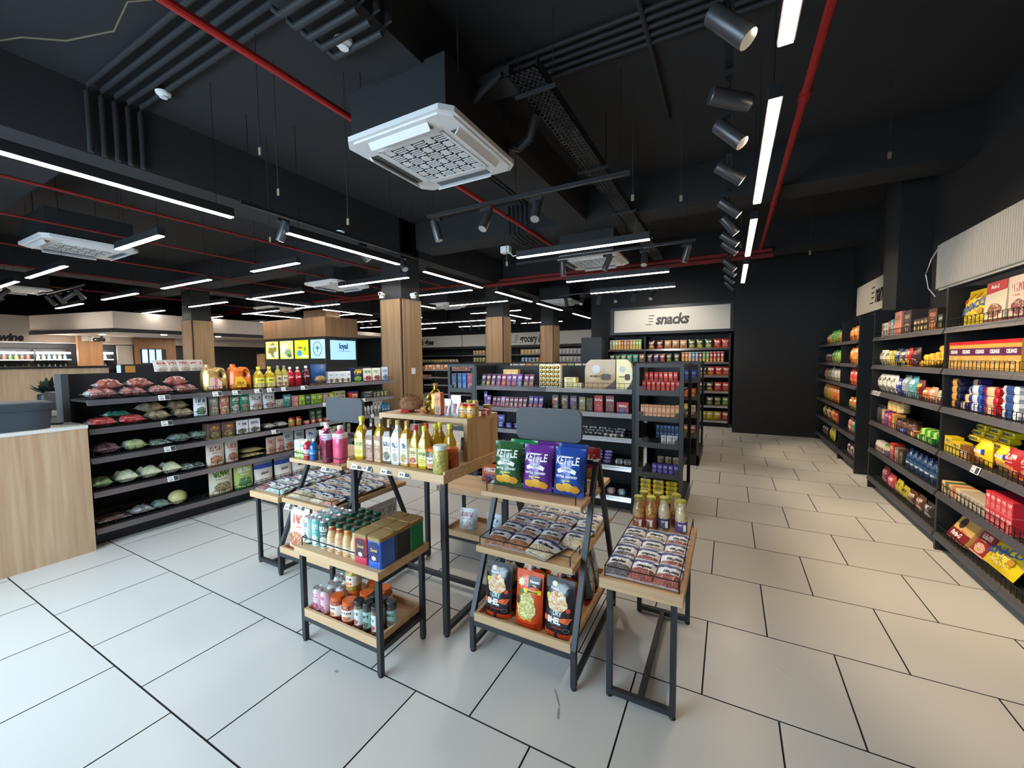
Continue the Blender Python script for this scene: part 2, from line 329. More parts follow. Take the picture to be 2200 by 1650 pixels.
pn = part(t, 'panel', MB().box(1.93, 1.975, 6.83, 9.1, 2.26, 2.74), [SIGNW]); lettering(pn, 'namkeen', .38, TXT, (1.928, 7.66, 2.5), -PI/2, sx=.64)
t = thing('category_sign', 'ribbed white sign panel above the biscuit shelves at right', 'sign')
rb = MB(); 
for i in range(118): y = 2.0+i*.0336; rb.add([(1.935, y, 2.27), (1.91, y+.008, 2.27), (1.91, y+.025, 2.27), (1.935, y+.0336, 2.27), (1.935, y, 2.72), (1.91, y+.008, 2.72), (1.91, y+.025, 2.72), (1.935, y+.0336, 2.72)], [(0, 4, 5, 1), (1, 5, 6, 2), (2, 6, 7, 3), (4, 7, 6, 5), (0, 1, 2, 3)])
part(t, 'backing', MB().box(1.935, 1.975, 2., 5.96, 2.25, 2.74), [SIGNW]); part(t, 'ribs', rb, [SIGNW])
tag(link('cable', MB().mat(0, True).tube([(1.95, 6.05, 2.72), (1.9, 6.07, 2.6), (1.88, 6.12, 2.45), (1.9, 6.1, 2.3), (1.94, 6.04, 2.2)], .006, 5).mesh('cable', [WHITE])), 'loose white cable hanging beside the ribbed sign panel', 'cable')
# grocery wall signs
t = thing('category_sign', 'long white sign band over the far grocery shelves reading ghee and grocery', 'sign')
for a, b in ((-16.5, -14.6), (-14.3, -10.2), (-10.15, -8.2), (-8.15, -3.2)): pn = part(t, 'panel', MB().box(a, b, 14.5, 14.56, 2.14, 2.63), [SIGNW])
lettering(t, 'vegetables', .36, TXT, (-15.7, 14.497, 2.38), bars=False, sx=.8); lettering(t, 'dals & ghee', .36, TXT, (-12.35, 14.497, 2.36), bars=False, sx=.8); lettering(t, 'grocery & staples', .42, TXT, (-6.55, 14.497, 2.38), sx=.6)
part(t, 'frame', MB().box(-16.6, -3.1, 14.52, 15.1, 2.04, 2.14), [BLK])

# ------------------------------------------------------------------ cafe and wine corner at the far left
t = tag(struct('wall_cafe', MB().box(-15.6, -15.3, -1, 9.5, 2.1, 2.75), [PALEW], label='pale bulkhead over the wine shelves'))
lettering(t, 'wine', .25, TXT, (-15.298, 3.0, 2.21), PI/2); 
sf = struct('trim_1', MB().add([(-15.2, 3.3, 2.3), (-12.4, 3.95, 2.3), (-12.4, 9, 2.3), (-15.2, 9, 2.3), (-15.2, 3.3, 2.75), (-12.4, 3.95, 2.75), (-12.4, 9, 2.75), (-15.2, 9, 2.75)], [(3, 2, 1, 0), (4, 5, 6, 7), (0, 1, 5, 4), (1, 2, 6, 5), (2, 3, 7, 6), (3, 0, 4, 7)]), [PALEW], label='dropped pale soffit over the cafe')
part(sf, 'edge_band', MB().bar((-15.2, 3.29, 2.32), (-12.4, 3.94, 2.32), .03, .09).bar((-12.39, 3.94, 2.32), (-12.39, 9, 2.32), .03, .09), [BLK])
DOWN = pr('#ffffff', .5, emit='#fff0dc', es=220.)
for x, y in ((-14.2, 4.3), (-13.2, 5.2), (-13., 6.4), (-14, 6.6)): part(sf, 'downlight', MB().lathe([(.001, 2.297), (.06, 2.297), (.06, 2.3)], 12, x, y), [DOWN])
struct('wall_service', MB().box(-15.9, -15.62, -1, 9.5, 0, 2.1), [BLKP], label='dark wall behind the lit wine shelves')
t = thing('cafe_pier', 'oak faced pier carrying the cafe sign', 'pier', (-15.0, 4.3, 0)); part(t, 'oak_face', MB().box(-.12, .0, -.24, .24, 0, 2.29), [wood('#a77a50', '#8c6440', 'z')])
pn = part(t, 'sign_panel', MB().box(.0, .02, -.17, .4, 2.15, 2.29), [SIGNW]); lettering(pn, 'cafe', .19, TXT, (.022, .16, 2.215), PI/2)
t = thing('wall_panel', 'plain grey door panel beside the cafe pier', 'panel', (-15.1, 5.03, 0)); part(t, 'leaf', MB().box(-.05, 0, -.17, .17, 0, 2.06), [pr('#9b9690', .6)])
t = thing('cafe_menu_wall', 'brown cafe wall with three glowing menu screens', 'wall panel', (-15.0, 5.7, 0)); part(t, 'brown_panel', MB().box(-.08, 0, -.49, .49, 0, 2.3), [wood('#86603f', '#6f4e33', 'z')])
sc_ = part(t, 'screen_frame', MB().box(0, .03, -.37, .23, 1.55, 1.97), [TXT])
for i in range(3): part(sc_, 'menu_screen', MB().box(.03, .034, -.34+i*.165, -.22+i*.165, 1.57, 1.95), [pr('#6fa8e8', .4, emit='#6fb2ff', es=1.6)])
for lab, y0, y1, cols in (('left', 2.0, 3.35, ('#3c2f22', '#6d5530', '#244a2a', '#7a2e24')), ('middle', 3.4, 4.0, ('#3f5f7a', '#6f7f55', '#8a8a60')), ('right', 4.56, 4.84, ('#5878a0', '#8fa8c8'))):
    t = thing('lit_shelf', '%s lit wall shelf of bottles in the wine corner' % lab, 'shelf', (-15.45, 0, 0))
    part(t, 'back', MB().box(-.15, -.13, y0, y1, 1.2, 1.95), [BLK])
    for z in (1.4, 1.64): part(t, 'board', MB().box(-.13, .13, y0, y1, z, z+.02), [BLK])
    for z in (1.82, 1.66): part(t, 'light_strip', MB().box(.08, .13, y0, y1, z, z+(.045 if z > 1.7 else .012)), [LED])
    n = int((y1-y0)/.095)
    for zz, zl in ((1.66+.014 if False else 1.672, 'upper'), (1.42, 'lower')):
        for i in range(n):
            c = cols[(i*7+int(zz*10)) % len(cols)]
            b = link('bottle', MB().mat(0, True).lathe([(.03, 0), (.032, .08), (.012, .11), (.012, .14), (.001, .14)], 8).mesh('bottle', [pr(c, .2)]), None, (-15.45, y0+.05+i*.095, zz))
            tag(b, '%s small bottle from left, %s board of the %s lit wine shelf' % (od(i), zl, lab), 'bottle', 'bottles on the %s wine shelf' % lab)
tag(link('lit_sign', MB().box(-15.3, -15.25, 2.0, 2.75, 1.86, 2.02).mesh('lit_sign', [pr('#e08a3a', .5, emit='#f08a30', es=.9)])), 'orange glowing sign strip above the wine shelves', 'sign')
t = thing('service_counter', 'long oak fronted counter with a black top in front of the cafe', 'counter', (-8.3, 0, 0)); part(t, 'front_panel', MB().box(-.05, 0, -.6, 2.56, 0, 1.5), [OAKC]); part(t, 'top', MB().box(-.5, .03, -.6, 2.58, 1.5, 1.53), [TXT]); part(t, 'end_panel', MB().box(-.45, -.05, 2.5, 2.56, 0, 1.5), [OAKC])
t = thing('tablet_stand', 'small tablet with a blue screen at the end of the oak counter', 'tablet', (-8.35, 2.75, 1.2)); part(t, 'stand', MB().box(-.15, .1, -.1, .1, -1.2, .18), [BLK]); part(t, 'screen', MB().add([(.1, -.08, .2), (.1, .08, .2), (.05, .08, .32), (.05, -.08, .32)], [(0, 1, 2, 3)]).box(.02, .05, -.09, .09, .18, .33), [pr('#7f9fe0', .3, emit='#7fa0ff', es=.8)])
# dark teal service area further back
struct('wall_teal', MB().box(-19.4, -11.8, 12.2, 12.4, 0, 2.5), [pr('#16232b', .7)], label='dark teal partition behind the loyalty kiosk')
struct('trim_2', MB().box(-19.4, -11.8, 9.2, 12.4, 2.5, 2.62), [PALEW], label='pale soffit in front of the teal partition')
t = thing('oak_box', 'short oak pedestal beyond the second oak column', 'pedestal', (-13.6, 8.2, 0)); part(t, 'body', MB().box(-.25, .25, -.25, .25, 0, 1.83), [OAKZ])

# ------------------------------------------------------------------ loyalty kiosk with backlit posters
t = thing('kiosk', 'oak topped kiosk with four backlit posters and a loyal screen', 'kiosk', (0, 0, 0))
part(t, 'body', MB().box(-10.95, -8.5, 6.5, 7.42, 0, 2.16), [BLKP]); part(t, 'oak_fascia', MB().box(-10.95, -8.48, 6.48, 7.44, 2.16, 2.63), [wood('#94724f', '#75563a', 'z')])
part(t, 'upper_box', MB().box(-10., -9.1, 7., 7.42, 2.63, 2.9), [wood('#94724f', '#75563a', 'z')])
def poster(a, b, base, blobs, nm='poster'):
    o = part(t, nm, MB().box(a, b, 6.484, 6.499, 1.635, 2.09), [base])
    for k, (x, z, rx, rz_, m) in enumerate(blobs):
        pts = [(a+(b-a)*(x+rx*math.cos(q*PI/9)*(1+.18*math.sin(q*2.1+k))), 1.635+.455*(z+rz_*math.sin(q*PI/9)*(1+.15*math.cos(q*1.7+k)))) for q in range(18)]
        part(o, 'print_shape', MB().prism(pts, 6.4815-.0006*k, 6.4835-.0006*k), [m])
    return o
def em(c, s=.45): return pr(c, .5, emit=c, es=s)
poster(-10.87, -10.36, em('#c9bd6a'), [(.55, .5, .33, .4, em('#6f6a2a')), (.5, .72, .26, .06, em('#f1efd8')), (.25, .2, .2, .14, em('#e6dcae')), (.8, .25, .15, .16, em('#9fb0dc'))])
poster(-10.26, -9.745, em('#bcd07a'), [(.3, .5, .22, .3, em('#d9dfc0')), (.65, .35, .28, .2, em('#6d8a5a')), (.4, .75, .22, .06, em('#eef0e4')), (.75, .18, .18, .1, em('#3f5a3a'))])
poster(-9.655, -9.147, em('#d8e020'), [(.42, .6, .2, .06, em('#7a5a24')), (.36, .3, .2, .18, em('#2f86a8')), (.78, .52, .09, .14, em('#5a8a20')), (.7, .12, .3, .07, em('#f0ead0'))])
p4 = poster(-9.04, -8.53, em('#8fc4e6'), [], 'poster')
rg_ = [(-8.785+.15*math.cos(q*PI/12), 1.87+.17*math.sin(q*PI/12)) for q in range(25)]
part(p4, 'ring_mark', MB().tube([(x, 6.481, z) for x, z in rg_], .008, 5), [em('#12303f', .1)])
tr = MB()
for a in (-60, -30, 0, 30, 60): r = math.radians(a); tr.bar((-8.785, 6.481, 1.86), (-8.785+.1*math.sin(r), 6.481, 1.86+.1*math.cos(r)), .012, .004, (0, 1, 0))
part(p4, 'tree_mark', tr.bar((-8.785, 6.481, 1.78), (-8.785, 6.481, 1.88), .016, .004, (0, 1, 0)), [em('#12303f', .1)])
ls = part(t, 'loyalty_screen', MB().box(-8.5, -8.484, 6.62, 7.36, 1.6, 2.075), [em('#8db9ee')]); link('lettering', text_mesh('loyal', .19, em('#16365f', .1), 0, .8, .006), ls, (-8.482, 6.99, 1.93), (0, 0, PI/2)); part(ls, 'subtitle', MB().box(-8.484, -8.482, 6.83, 7.18, 1.8, 1.81), [em('#34568a', .2)])
# small chips and scuffs in the tiles
for pts in ([(-1.735, 1.305), (-1.715, 1.302), (-1.71, 1.315), (-1.728, 1.32)], [(-.7, 1.72), (-.67, 1.68), (-.645, 1.64), (-.65, 1.636), (-.675, 1.672), (-.702, 1.714)], [(-.648, 1.64), (-.63, 1.6), (-.622, 1.57), (-.634, 1.575), (-.645, 1.61)], [(.24, 2.38), (.29, 2.33), (.293, 2.326), (.243, 2.376)]):
    part(floor, 'chip_mark', MB().prism(pts, .0002, .0006, 'z'), [pr('#8f9290', .8)])
# ------------------------------------------------------------------ linear LED lights on wires
LZ = 2.8; _lm = {}
def linear(x, y, ln, axis, label, group, led=LED, w=.05):
    k = (ln, led.name, w)
    if k not in _lm:
        h = MB().box(-ln/2, ln/2, -w/2-.006, w/2+.006, .004, .075).mesh('housing', [BLK]); d = MB().box(-ln/2+.004, ln/2-.004, -w/2, w/2, -.003, .004).mesh('diffuser', [led])
        wv = MB().tube([(0, 0, .075), (0, 0, CZ-LZ)], .0022, 4).mesh('wire', [WIRE]); _lm[k] = (h, d, wv)
    h, d, wv = _lm[k]; t = thing('linear_light', label, 'ceiling light', (x, y, LZ), 0 if axis == 'x' else PI/2, group)
    link('housing', h, t); link('diffuser', d, t)
    for s in (-1, 1): link('suspension_wire', wv, t, (s*ln*.42, 0, 0))
    return t
for i, (y, lab) in enumerate(((1.27, 'nearest'), (3.26, 'second'), (5.25, 'third'), (7.24, 'fourth'), (9.05, 'fifth'))): linear(-3.78, y, 1.5, 'y', '%s linear light in the row running over the staples aisle' % lab, 'row of linear lights over the left aisle')
for i, (y, lab) in enumerate(((1.25, 'nearest'), (3.13, 'second'), (5.06, 'third'), (7.07, 'farthest'))): linear(.17, y, 1.5, 'y', '%s warm linear light in the row over the right aisle' % lab, 'row of linear lights over the right aisle', LEDW, .05)
linear(-1.53, 4.48, 1.55, 'x', 'long crosswise linear light above the chocolate gondola', 'crosswise linear lights'); linear(-1.56, 6.27, 1.55, 'x', 'crosswise linear light behind the chocolate gondola, below the cassette', 'crosswise linear lights')
XL = ((1.96, (-5.4, -8.2, -10.2, -12.4)), (3.32, (-5.3, -7.63, -10.07, -12.6)), (4.7, (-5.0, -7.45, -9.9, -12.6)), (6.1, (-4.8, -8.25, -10.4, -12.9)), (7.6, (-1.6, -4.9, -9.5, -13.4)), (9.2, (-5.4, -8.6, -10.4)), (10.9, (-7.4, -8.9, -11.5)), (12.6, (-5.6, -8.2, -10.8)))
for r, (y, xs) in enumerate(XL):
    for c, x in enumerate(xs): linear(x, y, 1. if (r < 2 and c == 0) else 1.5, 'x', '%s light from right in the %s crosswise row of the left hall' % (od(c), od(r)), 'crosswise lights of the left hall')
for i, (x, y) in enumerate(((-8.35, 5.4), (-6.2, 7.0), (-8.6, 7.3), (-6.1, 10.9), (-5.4, 10.6), (-10.9, 6.9), (-9.2, 10.2), (-13.6, 7.4), (-3.78, 11.4))): linear(x, y, 1.5, 'y', '%s lengthwise linear light among the crosswise rows, counting into the hall' % od(i), 'lengthwise lights of the left hall')

# ------------------------------------------------------------------ air conditioning cassettes
def chamf(h, c): return [(-h+c, -h), (h-c, -h), (h, -h+c), (h, h-c), (h-c, h), (-h+c, h), (-h, h-c), (-h, -h+c)]
_p = MB().prism(chamf(.46, .07), 0, .035, 'z').prism(chamf(.435, .07), -.012, 0, 'z').mesh('panel', [PLAST])
_h = MB().box(-.41, .41, -.41, .41, .035, .36).box(-.43, -.41, -.2, .2, .2, .26).mesh('housing', [BLKP])
_bk = MB().box(-.27, .27, -.27, .27, -.0145, -.0125).mesh('grille_backing', [pr('#1a1b1c', .7)])
g_ = MB()
for i in range(6):
    for j in range(6):
        cx, cy = -.225+i*.09, -.225+j*.09
        if (i+j) % 2 == 0: g_.box(cx-.03, cx+.03, cy-.03, cy+.03, -.019, -.0148).box(cx-.045, cx+.045, cy-.003, cy+.003, -.019, -.0148).box(cx-.003, cx+.003, cy-.045, cy+.045, -.019, -.0148)
        else:
            for k in range(4): q = cy-.034+k*.0225; g_.box(cx-.045, cx+.045, q-.0045, q+.0045, -.019, -.0148)
for a in (-.275, .275): g_.box(a-.012, a+.012, -.287, .287, -.02, -.0125).box(-.287, .287, a-.012, a+.012, -.02, -.0125)
_g = g_.mesh('intake_grille', [PLAST]); _s = MB().box(-.25, .25, -.032, .032, -.0135, -.0115).box(-.008, .008, -.03, .03, -.016, -.0135).mesh('air_slot', [pr('#5d6264', .5)])
_f = MB().box(-.26, .26, -.004, .004, -.05, 0).mesh('louvre_flap', [PLAST]); _r = MB().tube([(0, 0, .3), (0, 0, CZ-3.08)], .005, 5).mesh('rod', [MTL])
def cassette(x, y, label, full=True):
    t = thing('ac_cassette', label, 'air conditioner', (x, y, 3.08), 0, 'ceiling cassettes')
    link('panel', _p, t); link('housing', _h, t); link('intake_grille', _g, t); link('grille_backing', _bk, t)
    for k in range(4):
        a = k*PI/2; c, q = math.cos(a), math.sin(a); link('air_slot', _s, t, (.36*q, -.36*c, 0), (0, 0, a))
        if full: link('louvre_flap', _f, t, (.4*q, -.4*c, -.012), (math.radians(38), 0, a))
    for sx in (-.43, .43):
        for sy in (-.3, .3): link('hanger_rod', _r, t, (sx, sy, 0))
    return t
a1 = cassette(-1.97, 2.5, 'large white ceiling cassette hanging above the centre display'); cassette(-7.6, 2.15, 'white ceiling cassette at the far left over the cafe side'); cassette(-1.9, 6.3, 'white ceiling cassette above the chocolate gondola'); cassette(-7.03, 5.7, 'white ceiling cassette left of the oak column'); cassette(-4.04, 10.35, 'white ceiling cassette near the grocery columns'); cassette(-7.1, 9.3, 'white ceiling cassette deep in the left hall'); cassette(-11.6, 7.3, 'white ceiling cassette beyond the loyalty kiosk'); cassette(-12.9, 2.62, 'white ceiling cassette by the cafe soffit')
part(a1, 'cable_gland', MB().mat(0, True).tube([(.41, -.1, .22), (.5, -.12, .26), (.62, -.1, .34)], .02, 6), [BLK]); part(a1, 'insulated_hose', MB().mat(0, True).tube([(.41, .36, .16), (.5, .4, .12), (.6, .38, .16), (.66, .36, .3)], .035, 8), [BLK])

# ------------------------------------------------------------------ track spots
_can = MB().mat(0, True).lathe([(.039, 0), (.041, .004), (.041, .2), (.036, .206)], 16).mat(1).lathe([(.033, -.001), (.039, 0)], 16).mesh('can', [pr('#4c4e52', .35, .5), SILV])
_len = MB().lathe([(.001, .001), (.036, .001), (.036, .004)], 16).mesh('lens', [pr('#fffaf0', .4, emit='#fff0d8', es=13.5)]); _lof = MB().lathe([(.001, .001), (.036, .001), (.036, .004)], 16).mesh('lens', [pr('#d8dce0', .2, emit='#fff4e4', es=1.2)])
_ad = MB().box(-.06, .06, -.02, .02, -.05, -.018).tube([(0, 0, -.05), (0, 0, -.1)], .008, 6).mesh('adapter', [BLK])
def spot(x, y, z, aim, label, group, lit=True, s=1., axis='y'):
    t = thing('track_spotlight', label, 'spotlight', (x, y, z), 0 if axis == 'x' else PI/2, group)
    link('adapter', _ad, t); A = Vector(aim).normalized()
    q = (-A).to_track_quat('Z', 'Y'); base = Matrix.Rotation(0 if axis == 'x' else PI/2, 4, 'Z').inverted()
    L = .2; m = base @ (Matrix.Translation(Vector((0, 0, -.13))+A*L*.55) @ q.to_matrix().to_4x4())
    c = link('can', _can, t); c.matrix_local = m; e = link('lens', _len if lit else _lof, c); e.location = (0, 0, -.0015)
    return t
def track(p, q, label): 
    p, q = Vector(p), Vector(q); mb = MB().bar(p, q, .035, .03); o = tag(link('light_track', mb.mesh('light_track', [BLK])), label, 'track')
    rm = MB(); n = max(2, int((q-p).length/1.2))
    for i in range(n+1):
        c = p+(q-p)*((i+.08)/(n+.16)); rm.tube([c, (c.x, c.y, CZ)], .0025, 4)
    part(o, 'suspension_wire', rm, [WIRE]); return o
def lamp(x, y, z, aim, e, col=(1, .77, .5), ang=50):
    l = bpy.data.lights.new('spot_beam', 'SPOT'); l.energy = e; l.color = col; l.spot_size = math.radians(ang); l.spot_blend = .7; l.shadow_soft_size = .04
    o = bpy.data.objects.new('spot_beam', l); o.location = Vector((x, y, z))+Vector(aim).normalized()*.22; o.rotation_euler = (-Vector(aim)).to_track_quat('Z', 'Y').to_euler(); COL.objects.link(o)
track((-.03, -1.2, 3.03), (-.03, 9.2, 3.03), 'long black light track over the right aisle')
AIMS = ((1.6, -.2, -1.9), (1.5, .8, -.35), (1.2, -.3, -1.4), (1.3, .2, -1.0), (1.3, .1, -1.2), (1.1, .2, -1.5), (1.3, 0, -1.1), (1.25, .1, -1.2), (1.2, .1, -1.3), (1.3, .1, -1.1), (1.2, .0, -1.2), (1.2, 0, -1.3))
for i, y in enumerate((1.9, 2.42, 2.78, 3.36, 4.12, 4.66, 5.2, 5.6, 6.6, 7.1, 7.8, 8.5)):
    spot(-.03, y, 3.01, AIMS[i], '%s grey spotlight from near end on the right aisle track' % od(i), 'spotlights on the right aisle track', False)
    lamp(-.1, y, 2.72, (1.5, AIMS[i][1]*.5, (-1.25, -1.9, -.5)[i % 3]), (32, 50, 20)[i % 3], ang=(55, 70, 60)[i % 3])
track((-3.98, 2.2, 3.03), (-3.98, 4.6, 3.03), 'black light track beside the left aisle lights')
for i, (y, a) in enumerate(((2.6, (-.3, -.2, -1)), (3.6, (.5, .6, -1)), (4.3, (.9, -.4, -1)))): spot(-3.98, y, 3.01, a, '%s black spotlight on the left aisle track' % od(i), 'spotlights on the left aisle track', False); lamp(-3.98, y, 2.86, (-.8, .1, -1.6), 16, (1, .93, .85))
track((-2.75, 3.35, 3.03), (-.72, 3.35, 3.03), 'black light track crossing in front of the chocolate gondola')
for i, (x, a, l) in enumerate(((-2.64, (.25, .1, -1), False), (-2.05, (-.1, -.6, -1), True), (-1.53, (.1, -.6, -1), True))): spot(x, 3.35, 3.01, a, '%s spotlight from left on the track before the chocolate gondola' % od(i), 'spotlights before the chocolate gondola', l, axis='x')
lamp(-2.05, 3.35, 2.86, (-.1, -.9, -1.6), 16, (1, .93, .84)); lamp(-1.53, 3.35, 2.86, (.4, -.9, -1.6), 16, (1, .93, .84))
track((-2.9, 5.62, 3.03), (-.4, 5.62, 3.03), 'black light track above the back of the chocolate gondola')
for i, (x, a, l) in enumerate(((-2.15, (0, .1, -1), False), (-1.5, (-.4, -.2, -1), True), (-1.01, (0, -.5, -1), True), (-.5, (-.3, .1, -1), False))): spot(x, 5.62, 3.01, a, '%s spotlight from left on the track behind the chocolate gondola' % od(i), 'spotlights behind the chocolate gondola', l, axis='x')
for i in range(2): lamp(-1.9+i*.8, 4.2-.9, 3.0, (0, .95, -1.75), 12, (1, .94, .86), 70)
lamp(-1.4, 8.6, 3.0, (0, 1.5, -1.3), 34, (1, .9, .76), 125)
# far tracks seen as points of light
for k, (x0, x1, y, n) in enumerate(((-3.4, -1.2, 8.6, 6), (-8.2, -5.6, 11.9, 6), (-11.5, -9., 9.6, 5), (-12.2, -10.2, 2.9, 4), (-13.4, -11.2, 2.2, 5), (-9.6, -7.2, 13.4, 6))):
    track((x0, y, 2.98), (x1, y, 2.98), '%s far crosswise light track in the hall, counting from the snacks sign' % od(k))
    for i in range(n): spot(x0+(i+.5)*(x1-x0)/n, y, 2.96, (RND.uniform(-.5, .5), RND.choice((-.9, .7)), -1), '%s spotlight of the %s far crosswise track' % (od(i), od(k)), 'spotlights of the %s far track' % od(k), i % 2 == 0, axis='x')
tag(link('round_spotlight', MB().mat(0, True).lathe([(.041, 0), (.041, .19), (.001, .19)], 16).mesh('round_spotlight', [BLK]), None, (-2.35, 2.15, 3.14)), 'black cylinder downlight left of the large ceiling cassette', 'spotlight')
link('lens', _len, bpy.data.objects['round_spotlight'])

# ------------------------------------------------------------------ pipes, conduits, cable tray
def pipe(name, pts, r, mat, label, cat, coup=()):
    t = tag(link(name, MB().mat(0, True).tube(pts, r, 10).mesh(name, [mat])), label, cat)
    for c in coup: part(t, 'coupling', MB().mat(0, True).tube([(c[0]-c[3]*.05, c[1]-c[4]*.05, c[2]), (c[0]+c[3]*.05, c[1]+c[4]*.05, c[2])], r*1.35, 10), [mat])
    return t
pipe('sprinkler_pipe', [(-2.56, -2, 3.4), (-2.56, 7.8, 3.4)], .024, RED, 'bright red sprinkler pipe passing beside the large cassette', 'pipe')
pipe('sprinkler_pipe', [(.43, -2, 3.4), (.43, 8.2, 3.4)], .026, RED, 'red sprinkler pipe running above the right aisle lights', 'pipe', [(.43, 3.6, 3.4, 0, 1), (.43, 5.9, 3.4, 0, 1)])
pipe('sprinkler_pipe', [(-16, 8.0, 3.25), (.6, 8.0, 3.25)], .045, REDK, 'thick red main pipe crossing behind the chocolate gondola', 'pipe', [(-3, 8, 3.25, 1, 0), (-7, 8, 3.25, 1, 0)])
pipe('sprinkler_pipe', [(-16, 8.2, 3.38), (.6, 8.2, 3.38)], .035, REDK, 'thinner red pipe above the thick red main', 'pipe')
pipe('sprinkler_pipe', [(-5.6, -2, 3.2), (-5.6, 7.9, 3.2)], .016, REDK, 'thin red pipe directly above the left aisle light row', 'pipe')
for i, x in enumerate((-8.6, -10.4, -6.9, -12.6)): pipe('sprinkler_pipe', [(x, -2, 3.18), (x, 7.9, 3.18)], .013, REDK, 'thin red sprinkler pipe over the left hall, %s farther from the gondola' % od(i), 'pipe')
CON = pr('#303236', .65, .2)
for i in range(5):
    y = 1.42+i*.085
    pipe('conduit', [(-4.66, y+.0, 3.3), (-4.66, y, 3.78), (-4.62, y, 3.82), (-2.22, y, 3.82), (-2.17, y, 3.77), (-2.17, y, 3.43), (-2.12, y, 3.385), (-1.74, y, 3.385), (-1.69, y, 3.43), (-1.69, y, 3.8)], .019, CON, 'dark conduit wrapping the ceiling beam, %s from the front' % od(i), 'conduit')
    pipe('conduit', [(-1.7, 2.86+i*.075, 3.825), (1.97, 2.9+i*.075, 3.825)], .016, CON, 'straight dark conduit on the slab at right, %s from the front' % od(i), 'conduit')
for i in range(5):
    pipe('conduit', [(-3.2, 3.3+i*.09, 3.8), (-2.46-i*.06, 3.3+i*.09, 3.8), (-2.42-i*.06, 3.34+i*.09, 3.8), (-2.42-i*.06, 5.36, 3.8)], .014, CON, 'dark conduit turning into the hall behind the cassette, %s from right' % od(i), 'conduit')
    pipe('conduit', [(-2.9+i*.07, 5.36, 3.8), (-2.9+i*.07, 5.36, 3.4), (-2.9+i*.07, 5.6, 3.37), (-2.9+i*.07, 5.9, 3.37)], .013, CON, 'dark conduit dropping around the cross beam, %s from left' % od(i), 'conduit')
pipe('conduit', [(-.55, -1, 3.82), (-.55, 4.2, 3.82)], .018, CON, 'single dark conduit leading away along the slab at right', 'conduit')
ct = thing('cable_tray', 'perforated black cable tray running into the shop beside the cassette', 'cable tray')
x0, x1, y0, y1, z = -1.29, -1.09, 2.4, 8.0, 3.38
part(ct, 'side_wall', MB().box(x0, x0+.004, y0, y1, z, z+.07), [BLK]); part(ct, 'side_wall', MB().box(x1-.004, x1, y0, y1, z, z+.07), [BLK])
lt = MB()
for i in range(6): a = x0+i*(x1-x0-.014)/5; lt.box(a, a+.014, y0, y1, z, z+.003)
for j in range(112): b = y0+j*.05; lt.box(x0, x1, b, b+.018, z, z+.003)
part(ct, 'perforated_base', lt, [BLK]); rm = MB()
for yy in (2.6, 3.9, 5.2, 6.5): rm.tube([(x0-.03, yy, z-.02), (x0-.03, yy, CZ)], .004, 5).tube([(x1+.03, yy, z-.02), (x1+.03, yy, CZ)], .004, 5).box(x0-.05, x1+.05, yy-.01, yy+.01, z-.02, z)
part(ct, 'hanger', rm, [MTL]); part(ct, 'cross_piece', MB().box(-1.62, x0, 2.42, 2.6, z+.02, z+.024).box(-1.62, x0, 2.42, 2.424, z+.02, z+.09).box(-1.62, x0, 2.6, 2.604, z+.02, z+.09), [BLK])
for i, (x, y, z0, l) in enumerate(((-3.1, 2.0, 2.9, 'small tag'), (-2.75, 2.35, 2.72, 'bare end'), (-2.9, 1.75, 3.05, 'connector'), (-.75, 3.6, 2.95, 'bare end'), (-.4, 3.9, 2.98, 'coil'), (.1, 6.0, 3.0, 'hook'), (1.1, 4.4, 3.2, 'bare end'), (.9, 6.6, 2.95, 'hook'), (-2.3, 4.2, 2.7, 'loop'), (-4.2, 2.6, 2.85, 'clip'))):
    t = tag(link('hanging_wire', MB().tube([(x, y, z0), (x, y, CZ)], .0035, 4).mesh('hanging_wire', [CON])), 'thin wire hanging from the slab with a %s, %s in the row' % (l, od(i)), 'wire', 'loose hanging wires')
    part(t, 'end_fitting', MB().box(x-.012, x+.012, y-.004, y+.004, z0-.05, z0), [pr('#8a7a66', .6)])
tag(link('cable', MB().mat(0, True).tube([(-4.9, .8, 3.8), (-4.3, 1.0, 3.79), (-3.95, 1.12, 3.72), (-3.6, 1.25, 3.74), (-3.3, 1.22, 3.78), (-3.2, 1.3, 3.81), (-2.9, 1.1, 3.83), (-2.6, 1.15, 3.83), (-2.3, .9, 3.83)], .005, 5).mesh('cable', [pr('#6e6654', .7)])), 'pale loose cable sagging below the slab near the conduits', 'cable')
def detector(x, y, z, label):
    t = thing('smoke_detector', label, 'detector', (x, y, z)); part(t, 'base', MB().mat(0, True).lathe([(.03, .0), (.05, .012), (.055, .03), (.001, .03)], 14), [WHITE]); part(t, 'sensor', MB().lathe([(.001, -.012), (.028, -.012), (.03, 0)], 12), [PLAST])
detector(-4.2, 1.75, 3.78, 'white round detector below the conduits at left'); detector(-2.0, 1.72, 3.38, 'white round detector on the beam underside'); detector(-1.95, 1.3, 3.38, 'white round detector on the beam at the frame top'); detector(-4.6, 3.8, 3.26, 'white round detector behind the left light row')
t = thing('junction_box', 'white junction box with a cable at the left end of the crosswise light', 'box', (-2.5, 4.55, 2.9)); part(t, 'case', MB().bbox(-.06, .06, -.04, .04, 0, .08), [WHITE]); part(t, 'lead', MB().mat(0, True).tube([(.05, 0, .0), (.1, 0, -.05), (.2, 0, -.04)], .006, 5), [WHITE])
tag(link('cable_coil', MB().mat(0, True).tube([(-9.3+.3*math.cos(a*PI/9), 7.2+.3*math.sin(a*PI/9), 3.0) for a in range(19)], .02, 6).tube([(-9., 7.2, 3.0), (-9., 7.2, 3.85)], .004, 4).mesh('cable_coil', [BLK])), 'coiled black cable loop hanging over the loyalty kiosk', 'cable')
